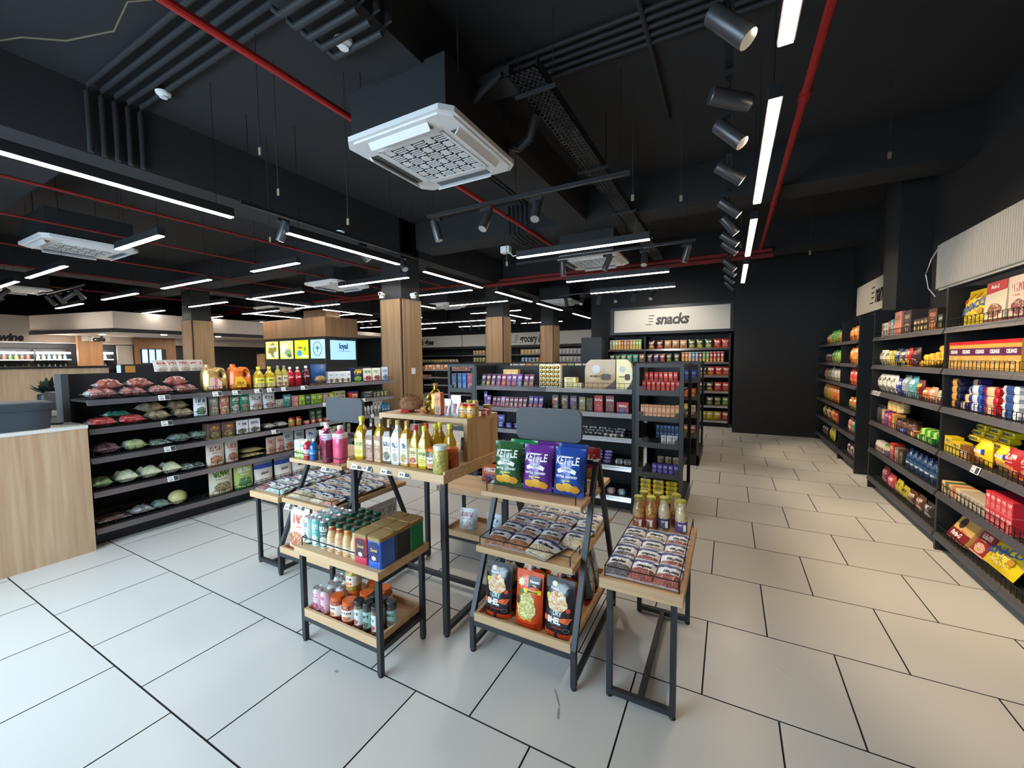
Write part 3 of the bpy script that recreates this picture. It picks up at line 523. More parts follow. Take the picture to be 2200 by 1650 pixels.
# ------------------------------------------------------------------ shelving bays
class Fr:
    """shelf frame: local x to the viewer's right along the shelf, local y into the shelf, origin at the front edge on the floor"""
    def __init__(s, x, y, rz): s.x, s.y, s.rz = x, y, rz; s.c, s.q = math.cos(rz), math.sin(rz)
    def at(s, lx, ly, z=0.): return (s.x+lx*s.c-ly*s.q, s.y+lx*s.q+ly*s.c, z)
_bm = {}
def bay(fr, x0, L, zs, top, depth, label, group, rail=RAILG, side=(0, 0), guard=True, base=.1, back=True, skip=(), gh=.055):
    t = thing('shelving_bay', label, 'shelving', fr.at(x0, 0), fr.rz, group)
    k = (L, depth, rail.name, guard, gh)
    if k not in _bm:
        b = MB().box(.002, L-.002, .012, depth, -.022, -.004).mesh('shelf', [BLKP])
        r = MB().add([(0, .012, -.002), (0, -.004, -.004), (0, -.02, -.048), (0, -.008, -.05), (0, .012, -.03), (L, .012, -.002), (L, -.004, -.004), (L, -.02, -.048), (L, -.008, -.05), (L, .012, -.03)],
            [(0, 1, 6, 5), (1, 2, 7, 6), (2, 3, 8, 7), (3, 4, 9, 8), (4, 0, 5, 9), (4, 3, 2, 1, 0), (5, 6, 7, 8, 9)]).add([(0.002, -.0105, -.018), (L-.002, -.0105, -.018), (L-.002, -.0125, -.022), (.002, -.0125, -.022)], [(3, 2, 1, 0)]).mesh('price_rail', [rail])
        g = None
        if guard:
            q = MB()
            for z in (.012, gh): q.box(.02, L-.02, .004, .0075, z-.0018, z+.0018)
            n = int((L-.04)/.052)
            for i in range(n+1): x = .02+i*(L-.04)/n; q.box(x-.0016, x+.0016, .0042, .0073, -.003, gh)
            g = q.mesh('wire_guard', [WIRE])
        _bm[k] = (b, r, g)
    b, r, g = _bm[k]
    for i, z in enumerate(zs):
        if i in skip: continue
        s = link('shelf', b, t, (0, 0, z)); link('price_rail', r, s)
        if g: link('wire_guard', g, s)
    part(t, 'base', MB().box(0, L, base, depth+.02, 0, zs[-1]-.055), [BLK])
    if back:
        part(t, 'back_panel', MB().box(.002, L-.002, depth+.005, depth+.03, zs[-1]-.05, top), [BLKP])
    for i, sx in enumerate((0., L)):
        if side[i] == 1: part(t, 'side_panel', MB().box(sx-(.03 if i == 0 else 0), sx+(0 if i == 0 else .03), -.0, depth+.03, 0, top), [BLK])
        elif side[i] == 2: part(t, 'upright', MB().box(sx+.001, sx+.03, depth-.05, depth+.03, 0, top), [BLK])
    return t
ZG = (1.262, 1.018, .77, .48, .165); ZW = (1.79, 1.47, 1.17, .815, .487, .153)
FL = Fr(-4.7, 1.3, PI/2)
for i, nm in enumerate(('vegetable', 'oil and flour', 'juice and soap', 'laundry')):
    bay(FL, i*.872, .87, ZG, 1.475, .45, 'black gondola bay of the left aisle, %s section' % nm, 'left aisle gondola bays', side=(2 if i == 0 else 0, 0))
# near end panel of the left gondola and its rear side
t = thing('gondola_end', 'grey end frame of the left gondola beside the counter', 'shelving', FL.at(-.05, 0), FL.rz); part(t, 'end_panel', MB().box(-.0, .045, .36, .52, 0, 1.478), [GREYP])
FC = Fr(-2.67, 4.1, 0)
bay(FC, 0, .905, ZG, 1.492, .45, 'left bay of the chocolate gondola with purple bars', 'chocolate gondola bays', side=(1, 0)); bay(FC, .908, .92, ZG, 1.492, .45, 'right bay of the chocolate gondola with bright silver rails', 'chocolate gondola bays', rail=RAILW, side=(0, 1))
FS = Fr(-2.7, 10.2, 0)
bay(FS, 0, .88, ZW, 2.1, .45, 'left bay of the snacks rack with tubes on top', 'snacks rack bays', side=(1, 1), guard=False, skip=(2, 3, 4, 5)); bay(FS, .91, .9, ZW, 2.1, .45, 'middle bay of the snacks rack under the sign', 'snacks rack bays', guard=False); bay(FS, 1.81, .88, ZW, 2.1, .45, 'right bay of the snacks rack against the black wall', 'snacks rack bays', side=(0, 1), guard=False)
tag(link('partition_panel', MB().box(-3.25, -2.74, 9.75, 10.7, 0, 2.09).box(-3.252, -3.25, 9.76, 9.78, 0, 2.09).mesh('partition_panel', [BLK])), 'tall black partition at the left end of the snacks rack', 'panel')
FR = Fr(1.5, 6.25, -PI/2)      # wall shelving, near group; local x runs towards the camera
for i, (a, L, nm, sd) in enumerate(((0, .89, 'tea and snack boxes at its far end', (1, 0)), (.893, .89, 'gold pouches, second from its far end', (0, 1)), (1.815, .9, 'yellow biscuit packs', (0, 0)), (2.718, .9, 'biscuits at the frame edge', (0, 1)))):
    bay(FR, a, L, ZW, 2.1, .44, 'near right wall bay with %s' % nm, 'near right wall bays', side=sd, gh=.06)
FW = Fr(1.5, 9.58, -PI/2)
for i, (a, L, nm, sd) in enumerate(((0, .87, 'far end', (1, 0)), (.873, .87, 'middle', (0, 1)), (1.775, .9, 'near end', (0, 1)))): bay(FW, a, L, ZW, 2.1, .44, 'far right wall bay of namkeen pouches, %s' % nm, 'far right wall bays', side=sd, gh=.06)
# far grocery wall
FG = Fr(-16.4, 14.5, 0)
for i in range(9): bay(FG, i*1.45, 1.44, (1.77, 1.48, 1.12, .72, .35), 2.04, .5, '%s bay from left of the far grocery wall' % od(i), 'far grocery wall bays', side=(2, 0), guard=False, gh=.0)
# rear gondolas between chocolate and grocery
FB = Fr(-4.9, 7.4, 0)
for i in range(3): bay(FB, .3+i*1.2, 1.195, ZG, 1.5, .45, '%s bay from left of the gondola behind the chocolates' % od(i), 'rear gondola bays', guard=False, side=(1 if i == 0 else 0, 1 if i == 2 else 0))
FD = Fr(-9.0, 10.6, 0)
for i in range(3): bay(FD, i*1.2, 1.195, ZG, 1.5, .45, '%s bay from left of the low gondola in the left hall' % od(i), 'left hall gondola bays', guard=False, side=(2, 0))

# open end racks
def end_rack(x0, x1, y0, y1, zs, label, top=1.515):
    t = thing('end_rack', label, 'rack', (x0, y0, 0)); w, d = x1-x0, y1-y0
    for a in (0, w-.035):
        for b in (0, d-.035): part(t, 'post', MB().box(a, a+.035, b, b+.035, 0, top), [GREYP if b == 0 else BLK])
    part(t, 'top_frame', MB().box(.035, w-.035, 0, .03, top-.035, top).box(.035, w-.035, d-.03, d, top-.035, top).box(0, .03, .035, d-.035, top-.035, top).box(w-.03, w, .035, d-.035, top-.035, top), [GREYP])
    for z in zs:
        s = part(t, 'shelf', MB().box(.036, w-.036, .005, d-.01, z-.018, z), [BLK])
        part(s, 'lip', MB().box(.036, w-.036, -.002, .004, z-.03, z+.022).box(.036, .07, -.002, .004, z+.022, z+.06).box(w-.07, w-.036, -.002, .004, z+.022, z+.06), [GREYP])
    part(t, 'base', MB().box(.0, w, .0, d, 0.0, .15).box(.036, w-.036, d*.5, d*.5+.01, .15, top-.05), [BLK])
    return t
end_rack(-.81, -.37, 4.1, 5.02, (1.235, .985, .725, .43), 'open black end rack with red and orange packs beside the chocolates')
end_rack(-3.1, -2.7, 4.1, 5.0, (1.2, .96, .72, .43), 'open black end rack at the left end of the chocolates')
end_rack(-.82, -.36, 6.4, 7.4, (1.235, .985, .725, .43), 'second open end rack farther along the right aisle')
# ------------------------------------------------------------------ package shapes
def surf_pillow(Wd, Ht, T, seal=.07):
    def s(x, z):
        u = min(1., abs(x)/(Wd/2)); v = z/Ht
        if v < seal or v > 1-seal: return .0012
        a = min(1., (v-seal)/.24)**.55; b = min(1., (1-seal-v)/.24)**.55
        return max(.0012, T/2*(1-u**2.6)**.65*min(a, b))
    return s
def surf_doy(Wd, Ht, T):
    def s(x, z):
        u = min(1., abs(x)/(Wd/2)); v = z/Ht
        a = .72+.28*min(1., v/.2) if v < .2 else 1.
        b = max(0., min(1., (.93-v)/.73))**.75
        return max(.0012, T/2*(1-u**3)**.6*min(a, b) if v > .2 else T/2*(1-u**3)**.6*a)
    return s
def bag(sf, Wd, Ht, nu=8, nv=11, crink=.0, seed=0, taper=.05, bands=None, zig=0.):
    """closed bag surface; bands = [(v_from, material slot)..] on the front"""
    r = random.Random(seed); mb = MB(); mb.sh = True; fr_, bk = [], []
    for j in range(nv+1):
        v = j/nv; z = Ht*v; nar = 1-taper*math.sin(PI*min(1, max(0, v)))
        for i in range(nu+1):
            u = 2*i/nu-1; e = sf(u*Wd/2, z)
            c = (r.uniform(-1, 1)*crink if 0 < i < nu and 0 < j < nv else 0)
            zz = z+(zig*(1 if i % 2 else -1) if j in (0, nv) else 0)
            fr_.append((u*Wd/2*nar, -e+c, zz)); bk.append((u*Wd/2*nar, e+c*.6, zz))
    n = nu+1; vs = fr_+bk; o = len(fr_)
    for j in range(nv):
        k = 0
        if bands:
            for vf, ki in bands:
                if (j+.5)/nv >= vf: k = ki
        mb.k = k
        for i in range(nu):
            a = j*n+i; mb.f.append([a, a+1, a+n+1, a+n]); mb.m.append(k); mb.sm.append(True)
            mb.f.append([o+a, o+a+n, o+a+n+1, o+a+1]); mb.m.append(k); mb.sm.append(True)
    for j in range(nv): a = j*n; mb.f.append([a, a+n, o+a+n, o+a]); b = a+nu; mb.f.append([b, o+b, o+b+n, b+n]); mb.m += [0, 0]; mb.sm += [True, True]
    for i in range(nu): mb.f.append([i, o+i, o+i+1, i+1]); a = nv*n+i; mb.f.append([a, a+1, o+a+1, o+a]); mb.m += [0, 0]; mb.sm += [True, True]
    mb.v = vs; return mb
class Pre:
    def __init__(s, name, cat, me, parts=()): s.name, s.cat, s.me, s.parts = name, cat, me, list(parts)
_pc = {}
def cached(fn):
    def w(*a, **k):
        key = (fn.__name__, a, tuple(sorted(k.items())))
        if key not in _pc: _pc[key] = fn(*a, **k)
        return _pc[key]
    return w
SEEN = {}
def put(pre, x, y, z, rz=0., label='', group=None, rx=0., ry=0., sc=1.):
    o = link(pre.name, pre.me, None, (x, y, z), (rx, ry, rz), sc); tag(o, label, pre.cat, group)
    SEEN[label] = SEEN.get(label, 0)+1
    for p in pre.parts:
        c = link(p[0], p[1], o)
        for q in (p[2] if len(p) > 2 else ()): link(q[0], q[1], c)
    return o
@cached
def pouch(base, logo='#f2efe8', pic='#d8a43a', w=.15, h=.2, t=.06): return Pre('snack_pouch', 'pouch', bag(surf_pillow(w, h, t), w, h, 6, 9, .0015, 3).mesh('snack_pouch', [pk(base, logo, pic)]))
@cached
def doy(base, logo='#f2efe8', pic='#d8a43a', w=.15, h=.2, t=.07): return Pre('stand_up_pouch', 'pouch', bag(surf_doy(w, h, t), w, h, 6, 8, .0015, 5, .0).mesh('stand_up_pouch', [pk(base, logo, pic)]))
@cached
def carton(base, logo='#f2efe8', pic='#d8a43a', w=.1, d=.06, h=.15): return Pre('carton', 'carton', MB().bbox(-w/2, w/2, -d/2, d/2, 0, h, .0015).mesh('carton', [pk(base, logo, pic, .4)]))
@cached
def plainbox(c1, c2, w=.1, d=.06, h=.04):
    return Pre('packet', 'packet', MB().mat(0).bbox(-w/2, w/2, -d/2, d/2, 0, h, .004).mat(1).box(-w*.36, w*.36, -d/2-.0008, -d/2, h*.25, h*.75).box(-w*.3, w*.3, -d*.3, d*.3, h, h+.0006).mesh('packet', [pr(c1, .35, coat=.3, nz=.1, sc=50), pr(c2, .35, nz=.2, sc=90)]))
@cached
def wrapped(c1, c2, w=.14, d=.05, h=.03):
    """small flow-wrapped pack lying down"""
    mb = MB(); n = 12; st = [(0., .06, .98, 0), (.055, .06, .98, 0), (.085, .8, .86, 0), (.13, 1., 1., 0), (.28, 1., 1., 1), (.72, 1., 1., 0), (.87, 1., 1., 0), (.915, .8, .86, 0), (.945, .06, .98, 0), (1., .06, .98, 0)]; vs = []
    for f, hz, hd, _ in st:
        for i in range(n):
            a = 2*PI*(i+.5)/n; c, q = math.cos(a), math.sin(a); k = (abs(c)**5+abs(q)**5)**-.2
            vs.append((-w/2+w*f, d/2*hd*c*k, h/2*hz*q*k))
    mb.v = vs
    for j in range(len(st)-1):
        for i in range(n): k = (i+1) % n; mb.f.append([j*n+i, j*n+k, j*n+n+k, j*n+n+i]); mb.m.append(st[j][3]); mb.sm.append(True)
    for r in (list(range(n))[::-1], list(range((len(st)-1)*n, len(st)*n))): mb.f.append(r); mb.m.append(0); mb.sm.append(False)
    return Pre('wrapped_pack', 'packet', mb.mesh('wrapped_pack', [pr(c1, .25, coat=.4, nz=.2, sc=40), pr(c2, .3, coat=.3, nz=.35, sc=70)]))
@cached
def tubecan(c, cap='#e9e6df', r=.036, h=.235): return Pre('crisp_tube', 'tube', MB().mat(0, True).lathe([(r, 0), (r, h-.012)], 12).mesh('crisp_tube', [pk(c, '#f4f1ea', '#d9b060')]), [('lid', MB().mat(0, True).lathe([(r*1.05, h-.012), (r*1.05, h), (.001, h)], 12).mesh('lid', [pr(cap, .4)]))])
@cached
def can(c1, c2, r=.03, h=.15):
    return Pre('drink_can', 'can', MB().mat(0, True).lathe([(r*.8, 0), (r, .008), (r, h-.02), (r*.84, h-.004), (r*.84, h), (r*.76, h), (r*.74, h-.004), (.001, h-.004)], 16).mesh('drink_can', [pk(c1, c2, c2, .22)]), [('top', MB().mat(0, True).lathe([(r*.9, h-.012), (r*.85, h-.0035), (r*.85, h+.0008), (r*.76, h+.0008), (r*.74, h-.003), (.001, h-.003)], 16).box(-r*.2, r*.2, -r*.5, r*.1, h-.003, h-.0005).mesh('top', [SILV]))])
@cached
def bottle(liq, cap, lab, pic, h=.27, r=.04, sq=0., neck=.35, trans=.35, full=False, lz=(.12, .55), logo='#2a2a2a', capr=.4, caph=.1, flat=1.):
    q = 1-neck; nr = r*.34
    body = [(r*.9, 0), (r, r*.15), (r, h*q*.88), (r*.95, h*q*.94), (r*.62, h*(q+(1-q)*.28)), (nr*1.15, h*(q+(1-q)*.46)), (nr, h*(q+(1-q)*.55)), (nr, h)]
    me = MB().mat(0, True).lathe(body, 18, sq=sq, fy=flat).mesh('bottle', [pr(liq, .08, trans=trans, coat=.5)])
    ps = [('cap', MB().mat(0, True).lathe([(r*capr, h*(1-caph)), (r*capr, h*1.005), (r*capr*.85, h*1.01), (.001, h*1.01)], 12).mesh('cap', [pr(cap, .4)]))]
    if lab: ps.append(('label', MB().mat(0, True).lathe([(r*1.012, h*lz[0]), (r*1.012, h*lz[1])], 18, sq=sq, fy=flat).mesh('label', [pk(lab, logo, pic, .45)])))
    return Pre('bottle', 'bottle', me, ps)
@cached
def jar(cont, c2, lid, lab, h=.14, r=.042, sc=60., pic='#c03a2a', lz=(.2, .68), neck=.86, lr=1.02):
    me = MB().mat(0, True).lathe([(r*.92, 0), (r, .006), (r, h*.74), (r*neck, h*.84), (r*neck, h*.88)], 16).mesh('jar', [grain(cont, c2, sc)])
    ps = [('lid', MB().mat(0, True).lathe([(r*neck*lr, h*.84), (r*neck*lr, h*.985), (r*neck*lr*.93, h), (.001, h)], 16).mesh('lid', [pr(lid, .35, .1, coat=.3)]))]
    if lab: ps.append(('label', MB().mat(0, True).lathe([(r*1.015, h*lz[0]), (r*1.015, h*lz[1])], 16).mesh('label', [pk(lab, '#3a2a20', pic, .45)])))
    return Pre('jar', 'jar', me, ps)
@cached
def lying(c1, c2, head='#24408c', w=.125, l=.17, t=.035, seed=1, txt=True, word='staples'):
    """clear bag of pulses lying flat: contents in front, white printed label, blue header, clear end"""
    sf = surf_pillow(w, l, t, .07)
    mb = bag(sf, w, l, 10, 15, .0024, seed, .04, [(0., 3), (.07, 0), (.46, 1), (.76, 2), (.85, 3)])
    mb.v = [(x, z-l/2, -y) for x, y, z in mb.v]
    me = mb.mesh('pulse_bag', [grain(c1, c2, 110), pr('#dfe1e4', .35, coat=.3, nz=.05), pr(head, .35, coat=.3), pr('#b9b9c2', .15, coat=.6, nz=.2, sc=60, alpha=.85)])
    ps = []
    if txt:
        tm = text_mesh(word, .03, TXT, .2, .85, .0012, surf=lambda x, z, s=sf: s(x, z), dx=.006*(seed % 3-1), dz=l*.57).copy()
        for v in tm.vertices: v.co = (v.co.x, v.co.z-l/2, -v.co.y)
        ps.append(('lettering', tm))
    return Pre('pulse_bag', 'bag', me, ps)
@cached
def produce(c1, c2, w=.3, l=.2, t=.09, sc=16., seed=0, end='#c9cccf'):
    """vegetables packed in a clear bag, lying along the shelf"""
    sf = surf_pillow(l, w, t, .06); r = random.Random(seed); mb = bag(sf, l, w, 14, 20, .002, seed, .08, [(0., 1), (.09, 0), (.92, 1)]); rr = min(.05, .95/sc)
    sd = [(r.uniform(-w*.4, w*.4), r.uniform(-l*.4, l*.4)) for _ in range(max(4, int(w*l/(rr*rr*2.2))))]; vs = []
    for x, y, z in mb.v:
        X, Y, Z = z-w/2, x, -y; e = min(1., abs(Z)/(t*.3)); lp = max(math.sqrt(max(0., rr*rr-(X-a)**2-(Y-b)**2)) for a, b in sd)
        vs.append((X, Y, max(-t*.46, Z*.72-.1*lp) if Z < 0 else Z*.72+lp*.55*e))
    mb.v = vs
    return Pre('vegetable_bag', 'vegetable bag', mb.mesh('vegetable_bag', [grain(c1, c2, sc, .2, .9), pr(end, .1, coat=.8, alpha=.7)]))
def row(fr, unit, sh, z, items, dy=.07, jit=.03):
    """items: (x, prefab, count, pitch, description[, options]); each one its own object, alike ones counted from the left"""
    z -= .003; tot = {}; num = {}
    for it in items: tot[it[4]] = tot.get(it[4], 0)+it[2]
    for it in items:
        x, pre, n, pitch, desc = it[:5]; op = it[5] if len(it) > 5 else {}
        for i in range(n):
            k = num.get(desc, 0); num[desc] = k+1; nm = desc if tot[desc] == 1 else '%s %s from left' % (od(k), desc)
            for lv in range(op.get('up', 1)):
                p = fr.at(x+i*pitch+op.get('shift', 0)*lv, op.get('dy', dy)+op.get('back', 0)*lv, z+op.get('z0', 0)+lv*op.get('dz', .0))
                put(pre, p[0], p[1], p[2], fr.rz+op.get('rz', 0)+RND.uniform(-jit, jit), ('%s, %s layer, %s shelf, %s' % (nm, od(lv), sh, unit.replace('the ', '')) if op.get('up', 1) > 1 else '%s, %s shelf of %s' % (nm, sh, unit)), 'goods on the %s shelf of %s' % (sh, unit), rx=op.get('rx', 0))
SH = ('top', 'second', 'third', 'fourth', 'fifth', 'lowest')

def patch_on(sf, pts, mat, nm, off=.0):
    n = len(pts); cx = sum(p[0] for p in pts)/n; cz = sum(p[1] for p in pts)/n; vs, fs = [(cx, cz)], []
    for r in (.34, .67, 1.): vs += [(cx+(x-cx)*r, cz+(z-cz)*r) for x, z in pts]
    for i in range(n):
        j = (i+1) % n; fs.append((0, 1+i, 1+j))
        for k in (0, 1): fs.append((1+k*n+i, 1+(k+1)*n+i, 1+(k+1)*n+j, 1+k*n+j))
    o = bpy.data.meshes.new(nm); o.from_pydata([(x, -sf(x, z)-.002-off, z) for x, z in vs], [], fs); o.materials.append(mat); o.update(); return o
def disc(cx, cz, rx, rz=None, n=14, wob=0., ph=0.): return [(cx+rx*math.cos(2*PI*a/n)*(1+wob*math.sin(3*a+ph)), cz+(rz or rx)*math.sin(2*PI*a/n)*(1+wob*math.cos(2*a+ph))) for a in range(n)]
# ------------------------------------------------------------------ special packs with lettering
def printed(pre, words, surf):
    """copy of a prefab with flat lettering on its front: (text, size, material, shear, sx, bold, dx, dz, rot)"""
    q = Pre(pre.name, pre.cat, pre.me, pre.parts)
    for w in words: q.parts.append(('lettering', text_mesh(w[0], w[1], w[2], w[3], w[4], w[5], surf=surf, dx=w[6], dz=w[7], rot=w[8] if len(w) > 8 else 0)))
    return q
def flat(y): return lambda x, z: y
YEL = pr('#f2cf1c', .3, coat=.3); BLU = pr('#1f3f9a', .4); REDP = pr('#c4222a', .35); GRN = pr('#1f7a3a', .4); PUR = pr('#5b2a86', .35)
# jerrycans with an open handle
def jerry(c, labc, word, wm, name):
    o1 = [(-.1, 0), (.1, 0), (.11, .03), (.11, .14), (.1, .2), (.075, .245), (.03, .255), (.0, .235), (-.02, .235), (-.03, .26), (-.085, .26), (-.092, .225), (-.105, .19), (-.11, .1), (-.11, .03)]
    hole = [(.035, .13), (.06, .12), (.075, .15), (.07, .2), (.045, .215), (.022, .19)]
    mb = MB(); mb.sh = False
    m = bpy.data.meshes.new('jerrycan'); import bmesh
    bm = bmesh.new()
    def loop(pts, y): return [bm.verts.new((x, y, z)) for x, z in pts]
    for y, s in ((-.055, -1), (.055, 1)):
        a = loop(o1, y); h = loop(hole, y); es = []
        for l in (a, h):
            for i in range(len(l)): es.append(bm.edges.new((l[i], l[(i+1) % len(l)])))
        bmesh.ops.triangle_fill(bm, use_beauty=True, edges=es)
        if s < 0: A, Hh = a, h
        else:
            for l, k in ((A, a), (Hh, h)):
                for i in range(len(l)): j = (i+1) % len(l); bm.faces.new((l[i], l[j], k[j], k[i]))
    bmesh.ops.recalc_face_normals(bm, faces=bm.faces)
    bmesh.ops.bevel(bm, geom=[e for e in bm.edges if e.is_manifold and e.calc_face_angle(0) > .9], offset=.014, segments=2, affect='EDGES')
    for f in bm.faces: f.smooth = True
    bm.to_mesh(m); bm.free(); m.materials.append(pr(c, .28, .35 if c == '#b89a5e' else 0, coat=.4, nz=.06))
    ps = [('cap', MB().mat(0, True).lathe([(.024, .255), (.024, .285), (.001, .285)], 14, -.057, 0).mesh('cap', [pr(c, .3)])),
          ('label', MB().prism([(-.075, .03), (.05, .03), (.05, .1), (.0, .15), (-.06, .15)], -.0565, -.0555).mesh('label', [pr(labc, .4)]), [('lettering', text_mesh(word, .055, wm, 0, .9, .001, surf=flat(.0562), dx=-.01, dz=.08, rot=PI/2 if word == 'fortune' else 0))])]
    return Pre(name, 'jerrycan', m, ps)
# ------------------------------------------------------------------ left gondola
U1 = 'the left gondola'
def L(y): return y-1.3
ON = produce('#8a5354', '#b8817c', .2, .2, .1, 30, 1); ON2 = produce('#7f403e', '#b06a60', .2, .19, .1, 28, 2); PO = produce('#8f7d60', '#b8a888', .19, .2, .1, 26, 3); RD = produce('#a82a2e', '#c8625f', .2, .19, .08, 24, 4)
row(FL, U1, 'top', ZG[0], [(L(1.42), ON, 4, .205, 'clear bag of pink onions', {'z0': .042, 'dy': .13}), (L(1.48), ON2, 2, .21, 'heaped red onion bag', {'z0': .115, 'dy': .16}), (L(1.98), ON2, 1, .2, 'bulging red onion bag', {'z0': .12, 'dy': .16, 'rz': -.2})], jit=.08)
row(FL, U1, 'second', ZG[1], [(L(1.41), RD, 2, .2, 'flat bag of red tomatoes', {'z0': .036, 'dy': .12}), (L(1.53), produce('#1f5a48', '#3b8068', .18, .14, .05, 30, 5), 1, .2, 'dark greens bag', {'z0': .09, 'dy': .17}), (L(1.81), PO, 2, .2, 'clear bag of potatoes', {'z0': .046, 'dy': .13}), (L(1.78), PO, 2, .2, 'heaped potato bag', {'z0': .125, 'dy': .18})], jit=.08)
row(FL, U1, 'third', ZG[2], [(L(1.43), produce('#5a3a48', '#a88a92', .19, .18, .11, 36, 6), 1, .2, 'purple beetroot bag', {'z0': .052, 'dy': .13}), (L(1.62), produce('#cfd9a8', '#8fae70', .18, .16, .09, 18, 7), 1, .2, 'pale radish bag', {'z0': .045, 'dy': .12}), (L(1.8), produce('#6a7f70', '#aab8b0', .17, .16, .06, 30, 8), 1, .2, 'bag of grey green beans', {'z0': .032, 'dy': .12}), (L(1.97), produce('#4f6f5a', '#9ab0a2', .17, .18, .1, 40, 9), 2, .165, 'bag of dark gourds', {'z0': .05, 'dy': .13})], jit=.08)
CA = produce('#dfe0c4', '#b9c49a', .17, .18, .13, 30, 10)
row(FL, U1, 'fourth', ZG[3], [(L(1.38), produce('#9fb884', '#5a8a58', .14, .17, .1, 26, 11), 1, .2, 'green wrapped cabbage', {'z0': .05, 'dy': .12}), (L(1.545), CA, 3, .165, 'cauliflower in clear film', {'z0': .062, 'dy': .12}), (L(2.01), produce('#6d7a74', '#b8c2c0', .13, .17, .07, 36, 12), 1, .2, 'small bag of grey leaves', {'z0': .036, 'dy': .12}), (L(2.11), produce('#3d4a48', '#8a9694', .1, .16, .06, 36, 13), 1, .2, 'dark small vegetable bag', {'z0': .03, 'dy': .12})], jit=.08)
row(FL, U1, 'lowest', ZG[4], [(L(1.44), produce('#4a3a38', '#7a625c', .22, .18, .06, 36, 14), 1, .2, 'bag of dark brown roots', {'z0': .033, 'dy': .12}), (L(1.64), produce('#6f6f72', '#b0b0b4', .17, .17, .075, 36, 15), 1, .2, 'bag of grey grapes', {'z0': .04, 'dy': .12}), (L(1.79), produce('#8a7a80', '#6fae96', .13, .16, .08, 30, 16), 1, .2, 'bag with a green band', {'z0': .042, 'dy': .12})], jit=.08)
p = FL.at(L(1.93), .12, ZG[4]+.066); tag(link('melon', MB().mat(0, True).lathe([(.001, -.07)]+[(.072*math.sin(a*PI/10), -.07*math.cos(a*PI/10)) for a in range(1, 10)]+[(.001, .07)], 16).mesh('melon', [pr('#cfc98c', .4, nz=.12, sc=9)]), None, p, (.3, .2, 0), (1.05, 1.05, 1.)), 'round pale yellow melon on the lowest shelf of the left gondola', 'melon')
# top shelf of the packaged sections
put(jerry('#b89a5e', '#e6c9c2', 'fortune', REDP, 'jerrycan'), *FL.at(L(2.3), .1, ZG[0]-.003), FL.rz, 'gold oil jerrycan with a pale label on the top gondola shelf', 'jerrycans')
put(jerry('#d9701e', '#f0c23a', 'riso', pr('#7a2a12', .5), 'jerrycan'), *FL.at(L(2.545), .1, ZG[0]-.003), FL.rz, 'orange oil jerrycan with a yellow label on the top gondola shelf', 'jerrycans')
OIL = bottle('#e0ba2c', '#e8e04a', '#e6e05a', '#f0ecc0', .25, .05, .35, .36, .35, lz=(.08, .5)); SLIM = bottle('#cfc060', '#8a8a80', '#dcd3b4', '#b08a5a', .26, .034, .5, .3, .3, lz=(.05, .55))
RB = bottle('#c0182c', '#f0eeee', '#d0283a', '#f0d0d4', .24, .04, 0, .3, .15, lz=(.45, .62)); DRB = bottle('#5a1428', '#f0eeee', '#7a2a3a', '#e0c8cc', .25, .042, 0, .3, .15, lz=(.45, .62))
WB = carton('#e6ecf2', '#8aa8c8', '#6a5a3a', .085, .06, .165); AR = doy('#e4ece0', '#2f8a4a', '#b82a3a', .165, .2, .06)
val = carton('#15224f', '#f2d838', '#7fbf3a', .2, .08, .2); val = printed(val, [('VALUE PACK', .03, YEL, 0, .8, .001, .02, .175)], flat(.0405))
row(FL, U1, 'top', ZG[0], [(L(2.745), OIL, 2, .125, 'square olive oil bottle'), (L(2.975), SLIM, 2, .078, 'slim bottle of pale oil'), (L(3.125), RB, 2, .1, 'red juice bottle'), (L(3.34), DRB, 1, .1, 'dark plum juice bottle'), (L(3.52), pouch('#1c4a86', '#2a5a96', '#e0b070', .23, .27, .1), 1, .2, 'large blue pet food pouch'), (L(3.69), WB, 4, .092, 'white and blue carton'), (L(4.125), val, 1, .2, 'navy detergent box'), (L(4.34), AR, 2, .175, 'white and green detergent pouch'), (L(4.685), doy('#c9d6ea', '#5a8ac8', '#4a8ad0', .13, .21, .05), 1, .2, 'light blue refill pouch')])
ST = doy('#e4e5e8', '#1d1d20', '#a58a80', .14, .19, .07)
